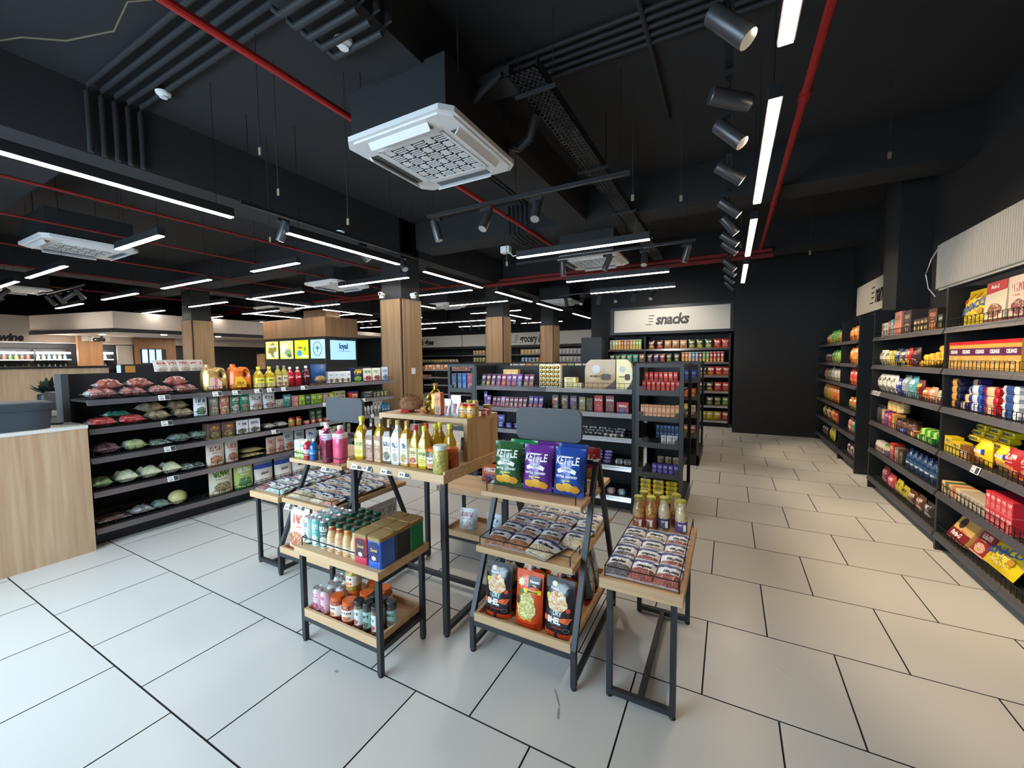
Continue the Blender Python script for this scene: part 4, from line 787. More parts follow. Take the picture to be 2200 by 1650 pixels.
row(FL, U1, 'second', ZG[1], [(L(2.13), doy('#d8dde4', '#3a5a78', '#3f7a6a', .12, .23, .05), 1, .2, 'white pouch with a palm picture', {'dy': .03}), (L(2.27), doy('#8f9488', '#f0f0ea', '#d8cab8', .095, .2, .05), 1, .1, 'grey green millet pouch'), (L(2.375), doy('#c8745a', '#f0ece4', '#e8c8a0', .095, .2, .05), 1, .1, 'terracotta millet pouch'), (L(2.48), doy('#4a8068', '#eef2ec', '#d4ddd0', .1, .2, .05), 1, .1, 'green millet pouch'), (L(2.58), doy('#1f8a70', '#eef2ec', '#b08a70', .1, .2, .05), 1, .1, 'teal millet pouch'), (L(2.7), ST, 2, .15, 'white flake bag'), (L(2.975), doy('#d8d8d0', '#888880', '#a09080', .1, .1, .05), 1, .1, 'small white flake bag'), (L(3.075), doy('#2f9a98', '#eaf4f2', '#2a7a7a', .1, .15, .05), 1, .1, 'turquoise pouch'),
    (L(3.17), carton('#d98a86', '#f4f0ea', '#e8b8a8', .075, .05, .13), 1, .08, 'pink tea box'), (L(3.255), carton('#b8cc2a', '#f4f4e0', '#8ab020', .075, .05, .13), 1, .08, 'lime tea box'), (L(3.34), carton('#2f6a4a', '#f4f4e0', '#3a8050', .075, .05, .13), 1, .08, 'dark green tea box'), (L(3.425), carton('#a9c832', '#f4f4e0', '#7aa828', .075, .05, .13), 2, .085, 'lime green tea box'), (L(3.6), carton('#c89a94', '#f4f0ea', '#d8b8a8', .075, .05, .13), 1, .08, 'rose tea box'), (L(3.69), carton('#b4cc30', '#f4f4e0', '#8ab020', .075, .05, .13), 1, .08, 'bright lime tea box'), (L(3.78), carton('#c9c4a0', '#3a3a2a', '#6a7a4a', .08, .05, .14), 2, .09, 'beige soap box'), (L(4.3), carton('#2f3a38', '#d8e0dc', '#465a52', .19, .1, .05), 1, .2, 'flat dark green box', {'up': 2, 'dz': .052}), (L(4.46), jar('#8a8a60', '#c8c8a0', '#5a6a50', None, .09, .03), 4, .075, 'small jar with a green lid')])
tub = Pre('plastic_tub', 'tub', MB().mat(0, True).lathe([(.07, 0), (.085, .1)], 16, sq=.5, fy=.8).mesh('plastic_tub', [pr('#d2401f', .35, coat=.3)]), [('lid', MB().mat(0, True).lathe([(.09, .1), (.09, .118), (.001, .12)], 16, sq=.5, fy=.8).mesh('lid', [pr('#2a3f8a', .35)])), ('label', MB().box(-.05, .05, -.072, -.0705, .03, .08).mesh('label', [pk('#e08a78', '#f4e8e0', '#c86a50')]))])
put(tub, *FL.at(L(4.06), .1, ZG[1]-.003), FL.rz, 'orange plastic tub with a blue lid on the left gondola', None)
bx1 = carton('#5a4640', '#c88a3a', '#8a8a4a', .12, .11, .165); bx2 = carton('#dfdfe6', '#3a3a48', '#5a6250', .12, .1, .16)
row(FL, U1, 'third', ZG[2], [(L(2.24), bx1, 2, .135, 'brown jug picture box'), (L(2.52), bx2, 2, .13, 'white kettle picture box'), (L(2.84), produce('#d8d4c8', '#efece4', .15, .15, .08, 90, 21), 2, .155, 'white round rice bag', {'z0': .04, 'dy': .11}), (L(3.12), jar('#c8502a', '#e8a060', '#b03020', '#d8c050', .11, .035), 2, .09, 'jar of red relish'), (L(3.31), wrapped('#c8302a', '#e8d0b0', .09, .06, .05), 4, .095, 'red packet', {'z0': .022}), (L(3.5), doy('#3f7a50', '#f0ece4', '#d8d0c0', .09, .16, .05), 2, .1, 'green and white pouch', {'dy': .2}), (L(3.72), doy('#c8302a', '#f0ece4', '#3f7a50', .08, .14, .05), 3, .1, 'red pouch', {'dy': .12}), (L(4.2), bottle('#dfe2e6', '#3a3a40', '#e8e8ea', '#5a5a60', .14, .028, 0, .25, .0, lz=(.15, .6)), 6, .068, 'small white toiletry bottle'), (L(4.62), bottle('#3f9ad0', '#2a70b0', '#6ab4dc', '#e8f0f4', .15, .026, 0, .3, .1, lz=(.2, .6)), 3, .055, 'small blue bottle')])
FLO = doy('#e0d6cc', '#b05a40', '#b87a50', .17, .25, .08)
row(FL, U1, 'fourth', ZG[3], [(L(2.26), FLO, 1, .2, 'large white flour pouch'), (L(2.42), doy('#dad3cc', '#b05a40', '#a86a50', .13, .25, .07), 1, .2, 'narrow white flour pouch'), (L(2.65), produce('#d8c888', '#b8a868', .26, .17, .055, 120, 22, '#d8c070'), 1, .2, 'lying yellow rice bag', {'z0': .03, 'dy': .13, 'up': 2, 'dz': .055}), (L(2.85), doy('#d8b8ac', '#a85040', '#b87a60', .11, .2, .05), 2, .115, 'pinkish flour pouch'), (L(3.07), doy('#b8c0c4', '#5a6a70', '#a0502a', .13, .24, .05), 2, .145, 'silver mix pouch'), (L(3.38), doy('#dfe2ea', '#2a4aa0', '#2a4aa0', .15, .22, .07), 1, .2, 'white and blue flour bag'), (L(3.62), doy('#cfc8a0', '#6a6a3a', '#9a9a5a', .14, .2, .06), 3, .155, 'cream atta pouch')])
def rice(base, top, word, sz):
    w, h = .21, .27; sf = surf_doy(w, h, .1); mb = bag(sf, w, h, 8, 11, .002, 7, .0, [(0., 0), (.66, 1), (.8, 2)])
    ps = [('lettering', text_mesh(word, sz, TXT, .2, .85, .0015, surf=sf, dx=.01, dz=.12))]
    return Pre('rice_bag', 'bag', mb.mesh('rice_bag', [pr(base, .35, coat=.3, nz=.05), pr(top, .35, coat=.3, nz=.1), pr('#9fa4b0', .2, coat=.5, nz=.2)]), ps)
row(FL, U1, 'lowest', ZG[4], [(L(2.3), doy('#dcd8c0', '#4a7a2a', '#8a7a60', .23, .3, .1), 1, .2, 'cream rice bag'), (L(2.53), doy('#b8cc78', '#f0f0e0', '#3f8a4a', .2, .29, .09), 1, .2, 'pale green rice bag'), (L(2.75), rice('#e2ddd6', '#2a50a8', 'staples', .05), 2, .235, 'white rice bag with blue wave'), (L(3.2), rice('#e2ddd6', '#7a8a98', 'staples', .05), 4, .24, 'white rice bag with grey header')])
# chocolate gondola --------------------------------------------------
U2 = 'the chocolate gondola'
def Cx(x): return x+2.67
def bar_(c, pic='#d8b8d0', w=.058, h=.145, d=.012): return carton(c, '#f0e4ee', pic, w, d, h)
LN = {'rx': -.3, 'dy': .05}
row(FC, U2, 'top', ZG[0], [(Cx(-2.62)+.008, bar_('#4a2342', '#5aa060'), 1, .07, 'dark purple chocolate bar', LN), (Cx(-2.545), bar_('#4a2342', '#e08a2a'), 1, .07, 'purple bar with orange foot', LN), (Cx(-2.475), bar_('#4f2748', '#c0a0b0'), 1, .07, 'plum chocolate bar', LN), (Cx(-2.405), bar_('#5a2d78', '#c06a9a'), 1, .07, 'violet chocolate bar', LN), (Cx(-2.335), bar_('#7a2a3a', '#e05a3a'), 1, .07, 'red foot chocolate bar', LN), (Cx(-2.265), bar_('#6a2f8a', '#b02a5a'), 1, .07, 'bright violet bar', LN), (Cx(-2.195), bar_('#7a4a9a', '#c83a4a'), 1, .07, 'light violet bar', LN), (Cx(-2.125), bar_('#6a3a9a', '#3fb0a8'), 1, .07, 'turquoise footed bar', LN), (Cx(-2.04), bar_('#6a3a58', '#a8884a'), 2, .065, 'brown chocolate bar', LN),
    (Cx(-2.3), carton('#d8a428', '#f0d878', '#c08a20', .2, .06, .19), 1, .2, 'yellow gift box', {'dy': .2}), (Cx(-1.5), carton('#e0d48a', '#5a4a20', '#c8b868', .13, .09, .055), 1, .2, 'small gold sweets box', {'up': 2, 'dz': .056}), (Cx(-1.405), carton('#dcd2a0', '#5a4a20', '#c8b868', .06, .09, .05), 1, .2, 'tiny gold sweets box')])
gb = MB().bbox(-.125, .125, -.03, .03, 0, .25, .003).mesh('praline_box', [pr('#d8d4c0', .3, coat=.3)]); pl = MB()
for i in range(5):
    for j in range(5): pl.sh = True; pl.lathe([(.001, -.0), (.018, .002), (.021, .008), (.012, .014), (.001, .016)], 8, -.094+i*.047, -.094+j*.047)
pl.v = [(x, -z-.03, y+.125) for x, y, z in pl.v]
put(Pre('praline_box', 'box', gb, [('pralines', pl.mesh('pralines', [pr('#c9a64a', .25, .8)]))]), *FC.at(Cx(-1.74), .07, ZG[0]-.003), 0, 'square clear box of gold wrapped pralines', None)
def moments(w, base, word, name, acc, label, x):
    pts = [(-w/2, 0), (w/2, 0)]+[(w/2, .3)]+[(-w/2+.06, .3), (-w/2+.015, .26), (-w/2, .2)] if w > .2 else [(-w/2, 0), (w/2, 0), (w/2, .2), (w/2-.02, .26), (w/2-.06, .3), (-w/2, .3)]
    me = MB().prism(pts, -.035, .035).mesh(name, [pr(base, .35, coat=.3, nz=.04)])
    ps = [('seal', MB().prism([(-w*.12+.045*math.cos(a*PI/9)*(1 if w > .2 else .7), .2+.045*math.sin(a*PI/9)*(1 if w > .2 else .7)) for a in range(18)], -.0365, -.0352).mesh('seal', [pr('#c9ccd0', .4)])), ('lettering', text_mesh(word, .032 if w > .2 else .02, pr('#5a3a20', .5), 0, .9, .001, surf=flat(.0355), dx=-w*.12, dz=.125)),
          ('chocolate_print', MB().prism([(w*.2+.05*math.cos(a*PI/6)*(1+.4*(a % 2)) * (w/.33), .12+.03*math.sin(a*PI/6)*(1+.3*((a+1) % 2))) for a in range(12)], -.0365, -.0352).mesh('chocolate_print', [pr('#4a2a1a', .4)])), ('corner_print', MB().prism([(w/2-.12*w/.33, .0), (w/2, 0), (w/2, .1), (w/2-.04*w/.33, .05)], -.0364, -.0352).mesh('corner_print', [pr(acc, .4)]))]
    put(Pre(name, 'gift box', me, ps), *FC.at(Cx(x), .075, ZG[0]-.003), 0, label, 'tall chocolate gift boxes')
moments(.32, '#a98c5a', 'MOMENTS', 'gift_box', '#4a3038', 'large tan gift box reading moments on the chocolate gondola', -1.18); moments(.16, '#e8d896', 'moments', 'gift_box', '#3a2a2a', 'narrow cream gift box at the right end of the chocolates', -.93)
dk = carton('#3a2f2c', '#d8c8a8', '#7a5a40', .075, .03, .16)
def tri(c): 
    q = Pre('carton', 'carton', dk.me, [('corner_print', MB().add([(-.0375, -.0155, .06), (.0, -.0155, .075), (-.0375, -.0155, .14)], [(0, 1, 2)]).mesh('corner_print', [pr(c, .4)]))]); return q
kk = printed(carton('#b8202c', '#b8202c', '#c83040', .09, .05, .17), [('KitKat', .034, TXTW, .15, .9, .001, 0, .125)], flat(.0255)); k2 = printed(carton('#8a4048', '#8a4048', '#6a3038', .085, .05, .17), [('KitKat', .032, TXTW, .15, .9, .001, 0, .125)], flat(.0255)); k3 = printed(carton('#c0202c', '#c0202c', '#2a4a9a', .12, .05, .11), [('KitKat', .036, TXTW, .15, .9, .001, 0, .07)], flat(.0255))
row(FC, U2, 'second', ZG[1], [(Cx(-2.6), carton('#3a2470', '#e8e4f4', '#5a3a9a', .05, .03, .17), 1, .06, 'tall indigo chocolate pack', {'dy': .1}), (Cx(-2.545), bar_('#7a34a0', '#a050c0', .055, .13), 1, .07, 'bright purple bar in front', LN)]+[(Cx(-2.465+i*.058), bar_(c, pc_, .052, .12), 1, .06, '%s chocolate bar' % d, LN) for i, (c, pc_, d) in enumerate((('#5a1f38', '#c83040', 'wine'), ('#6a2f78', '#d07090', 'mauve'), ('#b08aa8', '#d84a5a', 'pale pink'), ('#7a5448', '#c8a07a', 'cocoa'), ('#6a2f50', '#e0b8a0', 'berry'), ('#5f2a4c', '#d8a8b0', 'rosy'), ('#7a3048', '#c87a90', 'raspberry'), ('#6a2c40', '#d090a0', 'crimson')))]+[(Cx(-1.985), bar_('#2f2a78', '#c8304a', .055, .14), 3, .062, 'dark indigo wafer pack', LN),
    (Cx(-1.68), tri('#b0403a'), 1, .1, 'red cornered truffle box'), (Cx(-1.57), tri('#a8705a'), 1, .1, 'copper cornered truffle box'), (Cx(-1.47), tri('#6a5ab0'), 1, .1, 'lilac cornered truffle box'), (Cx(-1.375), carton('#8a7a58', '#f0e4c8', '#c8a060', .07, .03, .15), 1, .1, 'khaki chocolate box'), (Cx(-1.295), carton('#5a5a26', '#2a2a14', '#3a3a20', .065, .03, .14), 1, .1, 'olive chocolate box'), (Cx(-1.195), kk, 1, .1, 'red wafer box'), (Cx(-1.075), k2, 1, .1, 'dusky red wafer box'), (Cx(-.945), k3, 1, .1, 'low red and blue wafer box')])
row(FC, U2, 'third', ZG[2], [(Cx(-2.6), wrapped('#3a2f88', '#8a8ad0', .1, .04, .03), 5, .11, 'indigo mini bar', {'z0': .016, 'up': 2, 'dz': .028}), (Cx(-2.42), carton('#3a2a80', '#c8c0e8', '#5a4aa0', .09, .05, .14), 1, .1, 'indigo display box', {'dy': .16}), (Cx(-1.4), wrapped('#7a7a84', '#26262c', .1, .045, .03), 5, .1, 'silver and black wafer bar', {'z0': .016, 'up': 3, 'dz': .027, 'shift': .02, 'back': .015}), (Cx(-1.08), wrapped('#d8d2b8', '#3a4a6a', .1, .045, .03), 2, .1, 'cream wafer bar', {'z0': .016, 'dy': .035})], jit=.25)
row(FC, U2, 'fourth', ZG[3], [(Cx(-2.46), tubecan('#d8dade', '#e8e8ea', .04, .13), 3, .095, 'white cylinder tin'), (Cx(-2.12), wrapped('#6a2024', '#2a2430', .1, .045, .03), 6, .105, 'dark red chocolate bar', {'z0': .016, 'up': 2, 'dz': .027}), (Cx(-1.4), wrapped('#3f2a7a', '#7a5ab0', .1, .05, .035), 4, .1, 'purple foil bar heaped', {'z0': .018, 'up': 4, 'dz': .03, 'back': .02}), (Cx(-.98), wrapped('#b8bcc4', '#6a6e78', .08, .07, .06), 2, .085, 'ball of silver foil sweets', {'z0': .03})], jit=.25)
row(FC, U2, 'lowest', ZG[4], [(Cx(-1.75), wrapped('#4a3a50', '#c8c0c8', .09, .05, .04), 4, .1, 'grey sweets pack', {'z0': .02, 'up': 2, 'dz': .035}), (Cx(-1.3), wrapped('#5a5060', '#e0dce0', .09, .055, .05), 2, .11, 'mauve sweets pack', {'z0': .026}), (Cx(-1.06), wrapped('#b88a94', '#e0ccd0', .09, .06, .06), 1, .1, 'pink sweets pack', {'z0': .03}), (Cx(-.95), wrapped('#4a80b8', '#c0d4e8', .09, .06, .06), 1, .1, 'blue sweets pack', {'z0': .03})], jit=.15)
# end rack beside the chocolates
FE = Fr(-.81, 4.1, 0); U3 = 'the chocolate end rack'
row(FE, U3, 'top', 1.241, [(.07, carton('#b0222a', '#e8b0b0', '#7a1a20', .036, .026, .11), 8, .0445, 'front red wafer bar', {'rx': -.38, 'dy': .06, 'rz': .12, 'z0': .006}), (.075, carton('#b8262e', '#e8b0b0', '#7a1a20', .036, .026, .12), 7, .046, 'rear red wafer bar', {'rx': -.38, 'dy': .17, 'rz': .2, 'z0': .075}), (.23, plainbox('#8a1c22', '#a83038', .34, .2, .07), 1, .1, 'dark red display tray', {'dy': .27}), (.11, wrapped('#2a3f98', '#7a8ad0', .14, .06, .04), 5, .062, 'rear blue foil pack', {'z0': .1, 'dy': .6, 'rz': PI/2})], jit=.06)
row(FE, U3, 'second', .991, [(.065, carton('#d8a07a', '#6a3a24', '#e8c09a', .036, .1, .062), 9, .0395, 'small peach wafer carton', {'dy': .07, 'up': 2, 'dz': .063}), (.28, carton('#b87a60', '#4a2a20', '#d8b090', .05, .05, .09), 3, .055, 'brown wafer carton behind', {'dy': .3})], jit=.02)
row(FE, U3, 'third', .731, [(.16, carton('#3a6a98', '#c8dcec', '#24486a', .034, .06, .07), 7, .037, 'small blue biscuit carton', {'dy': .4, 'up': 2, 'dz': .071}), (.26, doy('#c8ccd2', '#3a3a40', '#8a8e94', .045, .09, .02), 3, .052, 'silver mini pouch', {'dy': .06})], jit=.03)
row(FE, U3, 'fourth', .436, [(.18, carton('#3f3a98', '#d8d4f0', '#6a6ac8', .046, .05, .1), 5, .05, 'indigo mini carton', {'dy': .07}), (.2, doy('#a8906a', '#5a4028', '#c8b090', .06, .12, .03), 3, .075, 'brown mini pouch behind', {'dy': .3})], jit=.03)
row(FE, U3, 'lowest', .153, [(.1, wrapped('#dcc61c', '#a89a2a', .115, .06, .045), 3, .12, 'yellow biscuit pack', {'z0': .024, 'dy': .05, 'up': 5, 'dz': .045})], jit=.04)
# end racks farther away
FE2 = Fr(-3.1, 4.1, 0); U4 = 'the left end rack'
row(FE2, U4, 'top', 1.206, [(.08, carton('#2f3d55', '#4a5a78', '#3a4a62', .075, .1, .2), 1, .08, 'slate gift box'), (.165, carton('#2f5578', '#4a7aa0', '#3a6a90', .06, .1, .2), 1, .08, 'steel blue gift box'), (.235, carton('#1f5aa8', '#4a8ad8', '#2a6ac0', .06, .1, .2), 1, .08, 'bright blue gift box'), (.315, carton('#8a2038', '#c84a60', '#a03048', .075, .1, .2), 1, .08, 'wine red gift box')])
row(FE2, U4, 'second', .966, [(.1, wrapped('#d8cabc', '#c04a3a', .14, .06, .04), 2, .16, 'white and red wafer pack', {'z0': .02, 'up': 2, 'dz': .04})])
row(FE2, U4, 'third', .726, [(.09, produce('#b8a8a0', '#d8ccc8', .14, .14, .1, 40, 31), 2, .16, 'crumpled clear bag', {'z0': .05, 'dy': .12})])
FE3 = Fr(-.82, 6.4, 0); U5 = 'the second end rack'
row(FE3, U5, 'top', 1.241, [(.1, pouch('#24409a', '#8aa0e0', '#4a68c0', .1, .15, .05), 4, .09, 'blue pouch', {'dy': .12})]); row(FE3, U5, 'second', .991, [(.26, carton('#c8602a', '#f0c8a0', '#e08a4a', .08, .08, .14), 2, .1, 'orange carton')]); row(FE3, U5, 'third', .731, [(.28, carton('#d8c83a', '#f4f0d8', '#e8e0b0', .09, .08, .17), 1, .1, 'yellow carton'), (.37, carton('#c8c0b0', '#8a4030', '#a87a60', .06, .08, .15), 1, .1, 'cream carton')]); row(FE3, U5, 'fourth', .436, [(.1, pouch('#7a3a30', '#e0c8a8', '#b08a50', .09, .15, .05), 4, .09, 'rust pouch')])
# ------------------------------------------------------------------ snacks rack
U6 = 'the snacks rack'
def X6(x): return x+2.7
def P6(c, pic, d, w=.15, h=.2): return pouch(c, '#eadfce', pic, w, h, .06), 1, .1, '%s crisp pouch' % d
T6 = lambda c: tubecan(c, '#e4e0d6')
row(FS, U6, 'top', ZW[0], [(X6(-2.64)+i*.071, T6(c), 1, .1, '%s crisp tube' % d) for i, (c, d) in enumerate((('#8a8a88', 'grey'), ('#c8c4ba', 'white'), ('#c8b040', 'yellow'), ('#c4a838', 'mustard'), ('#b04030', 'red'), ('#b09050', 'bronze'), ('#b05048', 'brick'), ('#c09868', 'tan'), ('#9aa848', 'olive'), ('#8aa848', 'green'), ('#94b060', 'light green')))]
    + [(X6(x),)+P6(c, pc_, d) for x, c, pc_, d in ((-1.66, '#4a1a1e', '#d8963a', 'maroon'), (-1.47, '#5a1a1c', '#c85a3a', 'dark red'), (-1.29, '#b08a60', '#a85038', 'tan'), (-1.12, '#b48a62', '#9a4a34', 'light brown'), (-.95, '#b89068', '#a05038', 'sand'), (-.77, '#2f4a20', '#c8b050', 'moss green'), (-.6, '#33501f', '#c8b050', 'leaf green'), (-.42, '#2f5a3a', '#d0b858', 'bottle green'), (-.24, '#a8262a', '#c84a30', 'red'), (-.08, '#b02a2c', '#c86a40', 'scarlet'))])
row(FS, U6, 'second', ZW[1], [(X6(x),)+P6(c, pc_, d, .13) for x, c, pc_, d in ((-2.61, '#32503a', '#303a40', 'dull green'), (-2.47, '#3a6038', '#5a7a50', 'mid green'), (-2.33, '#6a8a7c', '#5a7060', 'sage'), (-2.185, '#2f8a78', '#4aa890', 'teal'), (-2.04, '#338f7c', '#4aa890', 'sea green'), (-1.885, '#9a6238', '#5a3018', 'copper'), (-1.7, '#3a2a40', '#6a4a58', 'dark plum'), (-1.55, '#34305a', '#4a3a70', 'deep indigo'), (-1.41, '#7a2630', '#a04a40', 'wine red'), (-1.26, '#24361f', '#8a9a40', 'black green'), (-1.09, '#222e1e', '#8a9a40', 'very dark green'))]
    + [(X6(-.95)+i*.074, T6(c), 1, .1, '%s crisp tube' % d) for i, (c, d) in enumerate((('#c8742a', 'orange'), ('#c4823a', 'amber'), ('#c8a8a0', 'pale red'), ('#5a8ab0', 'blue'), ('#6a98b8', 'sky blue'), ('#7a2a2c', 'maroon'), ('#5a9048', 'green'), ('#6aa058', 'grass green'), ('#b0302c', 'red'), ('#b83a34', 'scarlet'), ('#a83034', 'crimson'), ('#b03438', 'ruby')))])
for sh, z, its in (('third', ZW[2], ((-.52, '#1f4a34', '#c8b050', 'dark green'), (-.36, '#a82c30', '#c87a40', 'red'), (-.2, '#ac2c30', '#c86a40', 'bright red'), (-.05, '#a02a2e', '#c86a40', 'deep red'))), ('fourth', ZW[3], ((-.54, '#26282a', '#6a6a60', 'charcoal'), (-.38, '#24221f', '#b8a048', 'black'), (-.21, '#a82a34', '#c04a48', 'red'), (-.05, '#b02c34', '#c05a48', 'ruby'))), ('fifth', ZW[4], ((-.37, '#22261f', '#7a8a48', 'black'), (-.21, '#20241e', '#7a8a48', 'coal black'), (-.05, '#2a7a3c', '#8aa050', 'green'))), ('lowest', ZW[5], ((-.5, '#8a8a1f', '#a8a83a', 'olive yellow'), (-.36, '#a09020', '#b8a838', 'yellow'), (-.21, '#a8982a', '#b0a03a', 'golden'), (-.05, '#a02a30', '#b85a48', 'red')))):
    row(FS, U6, sh, z, [(X6(x),)+P6(c, pc_, d) for x, c, pc_, d in its])
# ------------------------------------------------------------------ far right wall
U7 = 'the far right wall rack'
def X7(y): return 9.58-y
def many(fr, unit, sh, z, spec, f, dy=.08):
    row(fr, unit, sh, z, [(f(y), pouch(c, '#efe6d2', pc_, w, h, .06), 1, .1, '%s pouch' % d, {'dy': dy, 'rx': -.06}) for y, c, pc_, d, w, h in spec])
many(FW, U7, 'top', ZW[0], [(9.2, '#a87a4a', '#c84a3a', 'brown', .15, .17), (9.04, '#c0a060', '#d8b848', 'tan', .15, .18), (8.87, '#3f9a38', '#d8c040', 'green', .16, .22), (8.7, '#4aa83c', '#d8c84a', 'bright green', .16, .22), (8.5, '#5aa848', '#d8c858', 'lime', .16, .22), (8.3, '#c89a3a', '#d87a2a', 'amber', .16, .2), (8.1, '#b06a30', '#d8a040', 'rust', .16, .2), (7.6, '#c8922a', '#c83a2a', 'gold', .17, .2), (7.4, '#d88a2a', '#b83028', 'orange', .17, .21), (7.2, '#c8702a', '#d8b040', 'burnt orange', .17, .22)], X7)
many(FW, U7, 'second', ZW[1], [(y, '#26241f', '#c88a6a', d, .11, .17) for y, d in ((9.25, 'small black'), (9.13, 'black'), (9.01, 'coal'), (8.89, 'dark'))]+[(8.74, '#3f8a4a', '#c8d060', 'green', .15, .2), (8.56, '#4a9a4a', '#d8d868', 'leaf green', .15, .21), (8.38, '#7aa848', '#d8d868', 'lime', .15, .2), (8.15, '#8a9a3a', '#c8c858', 'olive', .15, .2), (7.55, '#d8802a', '#b84a20', 'orange', .17, .23), (7.35, '#d87a24', '#e0b048', 'deep orange', .17, .25), (7.15, '#d07020', '#e0b048', 'pumpkin', .17, .24)], X7)
many(FW, U7, 'third', ZW[2], [(9.3, '#c8605a', '#e0b0a0', 'coral', .15, .19), (9.12, '#c87a70', '#e8c8b0', 'pink', .15, .18), (8.94, '#3f9a5a', '#d8e0c0', 'green', .15, .2), (8.75, '#a8a0b8', '#d8d8d0', 'lilac', .17, .22), (8.55, '#b8bcc0', '#d8c890', 'silver', .16, .2), (8.35, '#b0b4b0', '#d8c890', 'pale grey', .16, .2), (8.12, '#c8c4b0', '#b8a060', 'cream', .16, .2), (7.5, '#c82a34', '#d8682a', 'red', .17, .24), (7.3, '#c83038', '#d8782a', 'bright red', .17, .23), (7.1, '#c02830', '#d8882a', 'crimson', .17, .24)], X7)
many(FW, U7, 'fourth', ZW[3], [(9.32-i*.165, c, pc_, d, .15, .26) for i, (c, pc_, d) in enumerate((('#d8922a', '#a8a030', 'orange'), ('#d88e28', '#a8a030', 'saffron'), ('#d8962c', '#b0a038', 'amber'), ('#d08a28', '#a09830', 'marigold'), ('#d87a24', '#b06028', 'tangerine'), ('#d86a24', '#c83a24', 'red orange'), ('#d87a28', '#c84a28', 'flame')))]+[(7.5, '#b8702a', '#3a7a3a', 'brown', .16, .17), (7.3, '#c0782c', '#4a8a3a', 'copper', .16, .18), (7.1, '#b06a2a', '#c8a048', 'bronze', .16, .18)], X7)
many(FW, U7, 'fifth', ZW[4], [(9.32-i*.165, c, pc_, d, .15, .19) for i, (c, pc_, d) in enumerate((('#d0b030', '#3a2a5a', 'yellow'), ('#4a2f6a', '#d8b838', 'purple'), ('#d0ac30', '#4a306a', 'golden'), ('#54346a', '#d8b838', 'violet'), ('#c8a02c', '#3a2a5a', 'mustard'), ('#b8302c', '#d8a038', 'red'), ('#b03a2c', '#d8a038', 'rust red')))]+[(7.5, '#c8606a', '#e0d0b8', 'pink', .16, .2), (7.32, '#2f8a5a', '#c85a5a', 'green', .16, .19), (7.14, '#b8a890', '#c8504a', 'beige', .16, .18)], X7)
many(FW, U7, 'lowest', ZW[5], [(y, '#1e1e20', '#6a6a70', d, .14, .18) for y, d in ((9.3, 'black'), (9.14, 'coal black'), (8.98, 'charcoal'))]+[(8.7, '#c8b820', '#4a8a3a', 'yellow green', .16, .22), (8.52, '#d0c024', '#5a8a3a', 'bright yellow', .16, .23), (7.5, '#4a2f48', '#c8b0c0', 'plum', .15, .18), (7.34, '#5a3a50', '#c8b0c0', 'mauve', .15, .17), (7.18, '#b8a060', '#4a2f48', 'straw', .15, .17)], X7)
# ------------------------------------------------------------------ near right wall
U8 = 'the near right wall rack'
def X8(y): return 6.25-y
row(FR, U8, 'top', ZW[0], [(X8(6.08), carton('#a88a68', '#2a2a2a', '#d8d0c0', .06, .08, .15), 1, .1, 'tan tea carton'), (X8(6.01), carton('#d8d8d4', '#2a2a2a', '#4a4a4a', .06, .08, .15), 1, .1, 'white and black carton'), (X8(5.94), carton('#d0d8d0', '#2a5a3a', '#5a8a6a', .06, .08, .15), 1, .1, 'white and green carton'), (X8(5.87), carton('#c8485a', '#f0e0e0', '#d87a80', .05, .08, .16), 1, .1, 'rose carton'), (X8(5.79), carton('#5aa8a0', '#e8f0ec', '#8ac8c0', .08, .08, .17), 1, .1, 'turquoise carton'), (X8(5.7), carton('#b85a58', '#f0d8d0', '#d88a80', .07, .08, .12), 1, .1, 'low pink carton'), (X8(5.54), carton('#b88078', '#6a4a28', '#d86a60', .2, .12, .23), 1, .1, 'tall dusty pink gift carton'), (X8(5.3), carton('#3a3236', '#8a7a70', '#5a4a48', .2, .12, .22), 1, .1, 'tall dark carton'), (X8(5.13), carton('#3c2c26', '#d8c890', '#b8a870', .07, .1, .12), 4, .075, 'small dark cookie carton'), (X8(4.77), carton('#4a2c22', '#d88a60', '#c87a50', .17, .1, .18), 1, .1, 'brown chocolate carton'), (X8(4.62), carton('#2a3a30', '#d8d0b8', '#5a4a38', .08, .1, .12), 1, .1, 'small green carton')])
GP = [('#c89a2a', 'gold'), ('#d0a030', 'golden'), ('#c8922a', 'amber'), ('#c08a28', 'honey'), ('#d8aa38', 'bright gold')]
